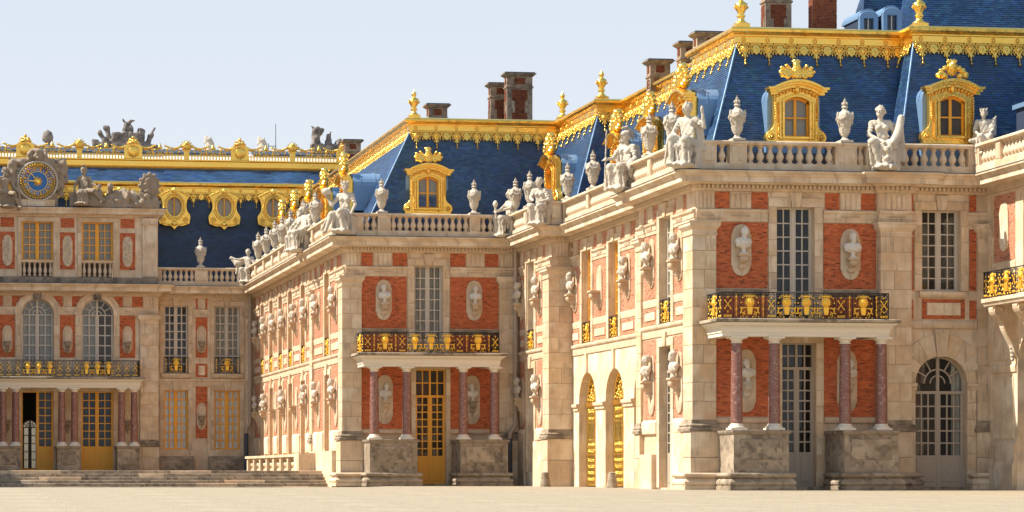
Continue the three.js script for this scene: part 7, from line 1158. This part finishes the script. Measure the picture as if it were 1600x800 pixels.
// ---------- steps, low parapet, pipes, bollards ----------
{
  const t = thing('stone_steps', 'broad weathered stone steps across the mouth of the rear court', 'steps', 6, -0.15, -26);
  const n = 6, top = 0.66, bot = -0.16;
  for (let i = 0; i < n; i++) {
    const y1 = top - (top - bot) * i / n, y0 = y1 - (top - bot) / n, z1 = -27.0 + i * 0.36, x1 = 17.38; let x = -9 - rnd();
    while (x < x1) { const e = Math.min(x1, x + rr(1.1, 2.3)); add(t, 'step_stone', boxUV(cbg(x, e - 0.008, y0 - 0.1, y1 - rnd() * 0.006, z1 - 0.9, z1, 0.015)), rnd() < 0.7 ? M.dirty : stones[2]); x = e; }
  }
  const pf = thing('terrace', 'raised paved terrace between the steps and the rear front', 'terrace', 5, 0, -49); box(pf, 'paving', M.ground, I4, -9, 17.69, -0.4, 0.655, -51.4, -27.8);
  const wv = thing('low_parapet', 'low stone parapet of thick blocks beside the steps at the sunlit wall', 'parapet', 16.9, 0.66, -38);
  box(wv, 'coping', M.stone, I4, 16.6, 17.66, 1.28, 1.4, -47.2, -30.3);
  for (let i = 0; i < 8; i++) { const z = -46.9 + i * 2.3; box(wv, 'post', stoneAny(), I4, 16.66, 17.6, 0.66, 1.28, z, z + 0.42); if (i < 7) { add(wv, 'bulging_block', boxUV(sweepGeo([[16.9, z + 0.5], [16.9, z + 2.2]], [[-0.6, 0.66], [0.1, 0.66], [0.1, 0.74], [0.02, 0.78], [0.1, 0.9], [0.12, 0.98], [0.08, 1.06], [0.02, 1.12], [0.08, 1.18], [0.08, 1.26], [-0.6, 1.28]])), stoneAny()); } }
  box(wv, 'end_pier', M.stone, I4, 16.55, 17.65, 0.6, 1.44, -30.2, -28.8); box(wv, 'wall_plinth', M.pale, I4, 17.3, 17.69, -0.3, 1.5, -30.2, -24.5);
  const bn = thing('stone_bench', 'moulded stone bench at the foot of the middle pavilion corner', 'bench', 18, 0, -23); add(bn, 'seat', sweepGeo([[17.42, -24.5], [17.42, -23.0], [18.42, -23.0]], BENCH.map(q => [q[0] * 1.2, q[1]])), M.stone);
}
function pipe(label, pts, r, brackets) { const t = thing('downpipe', label, 'downpipe', pts[0].x, pts[pts.length - 1].y, pts[0].z, 0, 'rainwater downpipes'); const cp = new THREE.CurvePath(); for (let i = 0; i + 1 < pts.length; i++) cp.add(new THREE.LineCurve3(pts[i], pts[i + 1])); const L = []; for (let i = 0; i + 1 < pts.length; i++) L.push(new THREE.TubeGeometry(new THREE.LineCurve3(pts[i], pts[i + 1]), 1, r, 12)); for (const p of pts.slice(1, -1)) L.push(new THREE.SphereGeometry(r, 10, 8).translate(p.x, p.y, p.z)); add(t, 'pipe', merge(L), M.pipe); for (const y of brackets) add(t, 'collar', new THREE.CylinderGeometry(r * 1.3, r * 1.3, 0.07, 12).translate(pts[0].x, y, pts[0].z), M.pipe); const e = pts[pts.length - 1], f = pts[pts.length - 2]; add(t, 'shoe', new THREE.CylinderGeometry(r * 1.25, r * 1.25, Math.max(0.3, f.y - e.y - 0.2), 12).translate(e.x, (e.y + f.y) / 2 - 0.1, e.z), M.leadDark); }
pipe('downpipe in the inner corner between the middle and nearest pavilions', [V(24.98, 10.1, -23.2), V(24.98, 2.6, -23.2), V(24.72, 2.2, -23.15), V(24.72, 0.0, -23.15)], 0.085, [8.9, 6.5, 4.2]);
pipe('downpipe in the corner of the rear front and the sunlit side', [V(17.42, 10.1, -51.2), V(17.42, 3.2, -51.2), V(17.2, 2.85, -51.2), V(17.2, 0.7, -51.2)], 0.09, [8.6, 6.2, 4.4]);
for (const [x, z, w] of [[24.7, -17.2, 'at the foot of the far sunlit pilaster'], [25.45, -10.3, 'in front of the middle gilded gate']]) { const t = thing('stone_bollard', 'short stone bollard ' + w, 'bollard', x, 0, z, 0, 'stone bollards by the gates'), g = new THREE.CylinderGeometry(0.14, 0.22, 0.56, 14, 4); local(t, 'bollard', boxUV(g.translate(0, 0.28, 0), 1), M.dirty); local(t, 'worn_top', boxUV(new THREE.SphereGeometry(0.14, 14, 6, 0, 6.2832, 0, Math.PI / 2).scale(1, 0.25, 1).translate(0, 0.56, 0), 1), M.dirty); }
renderer.render(scene, camera);
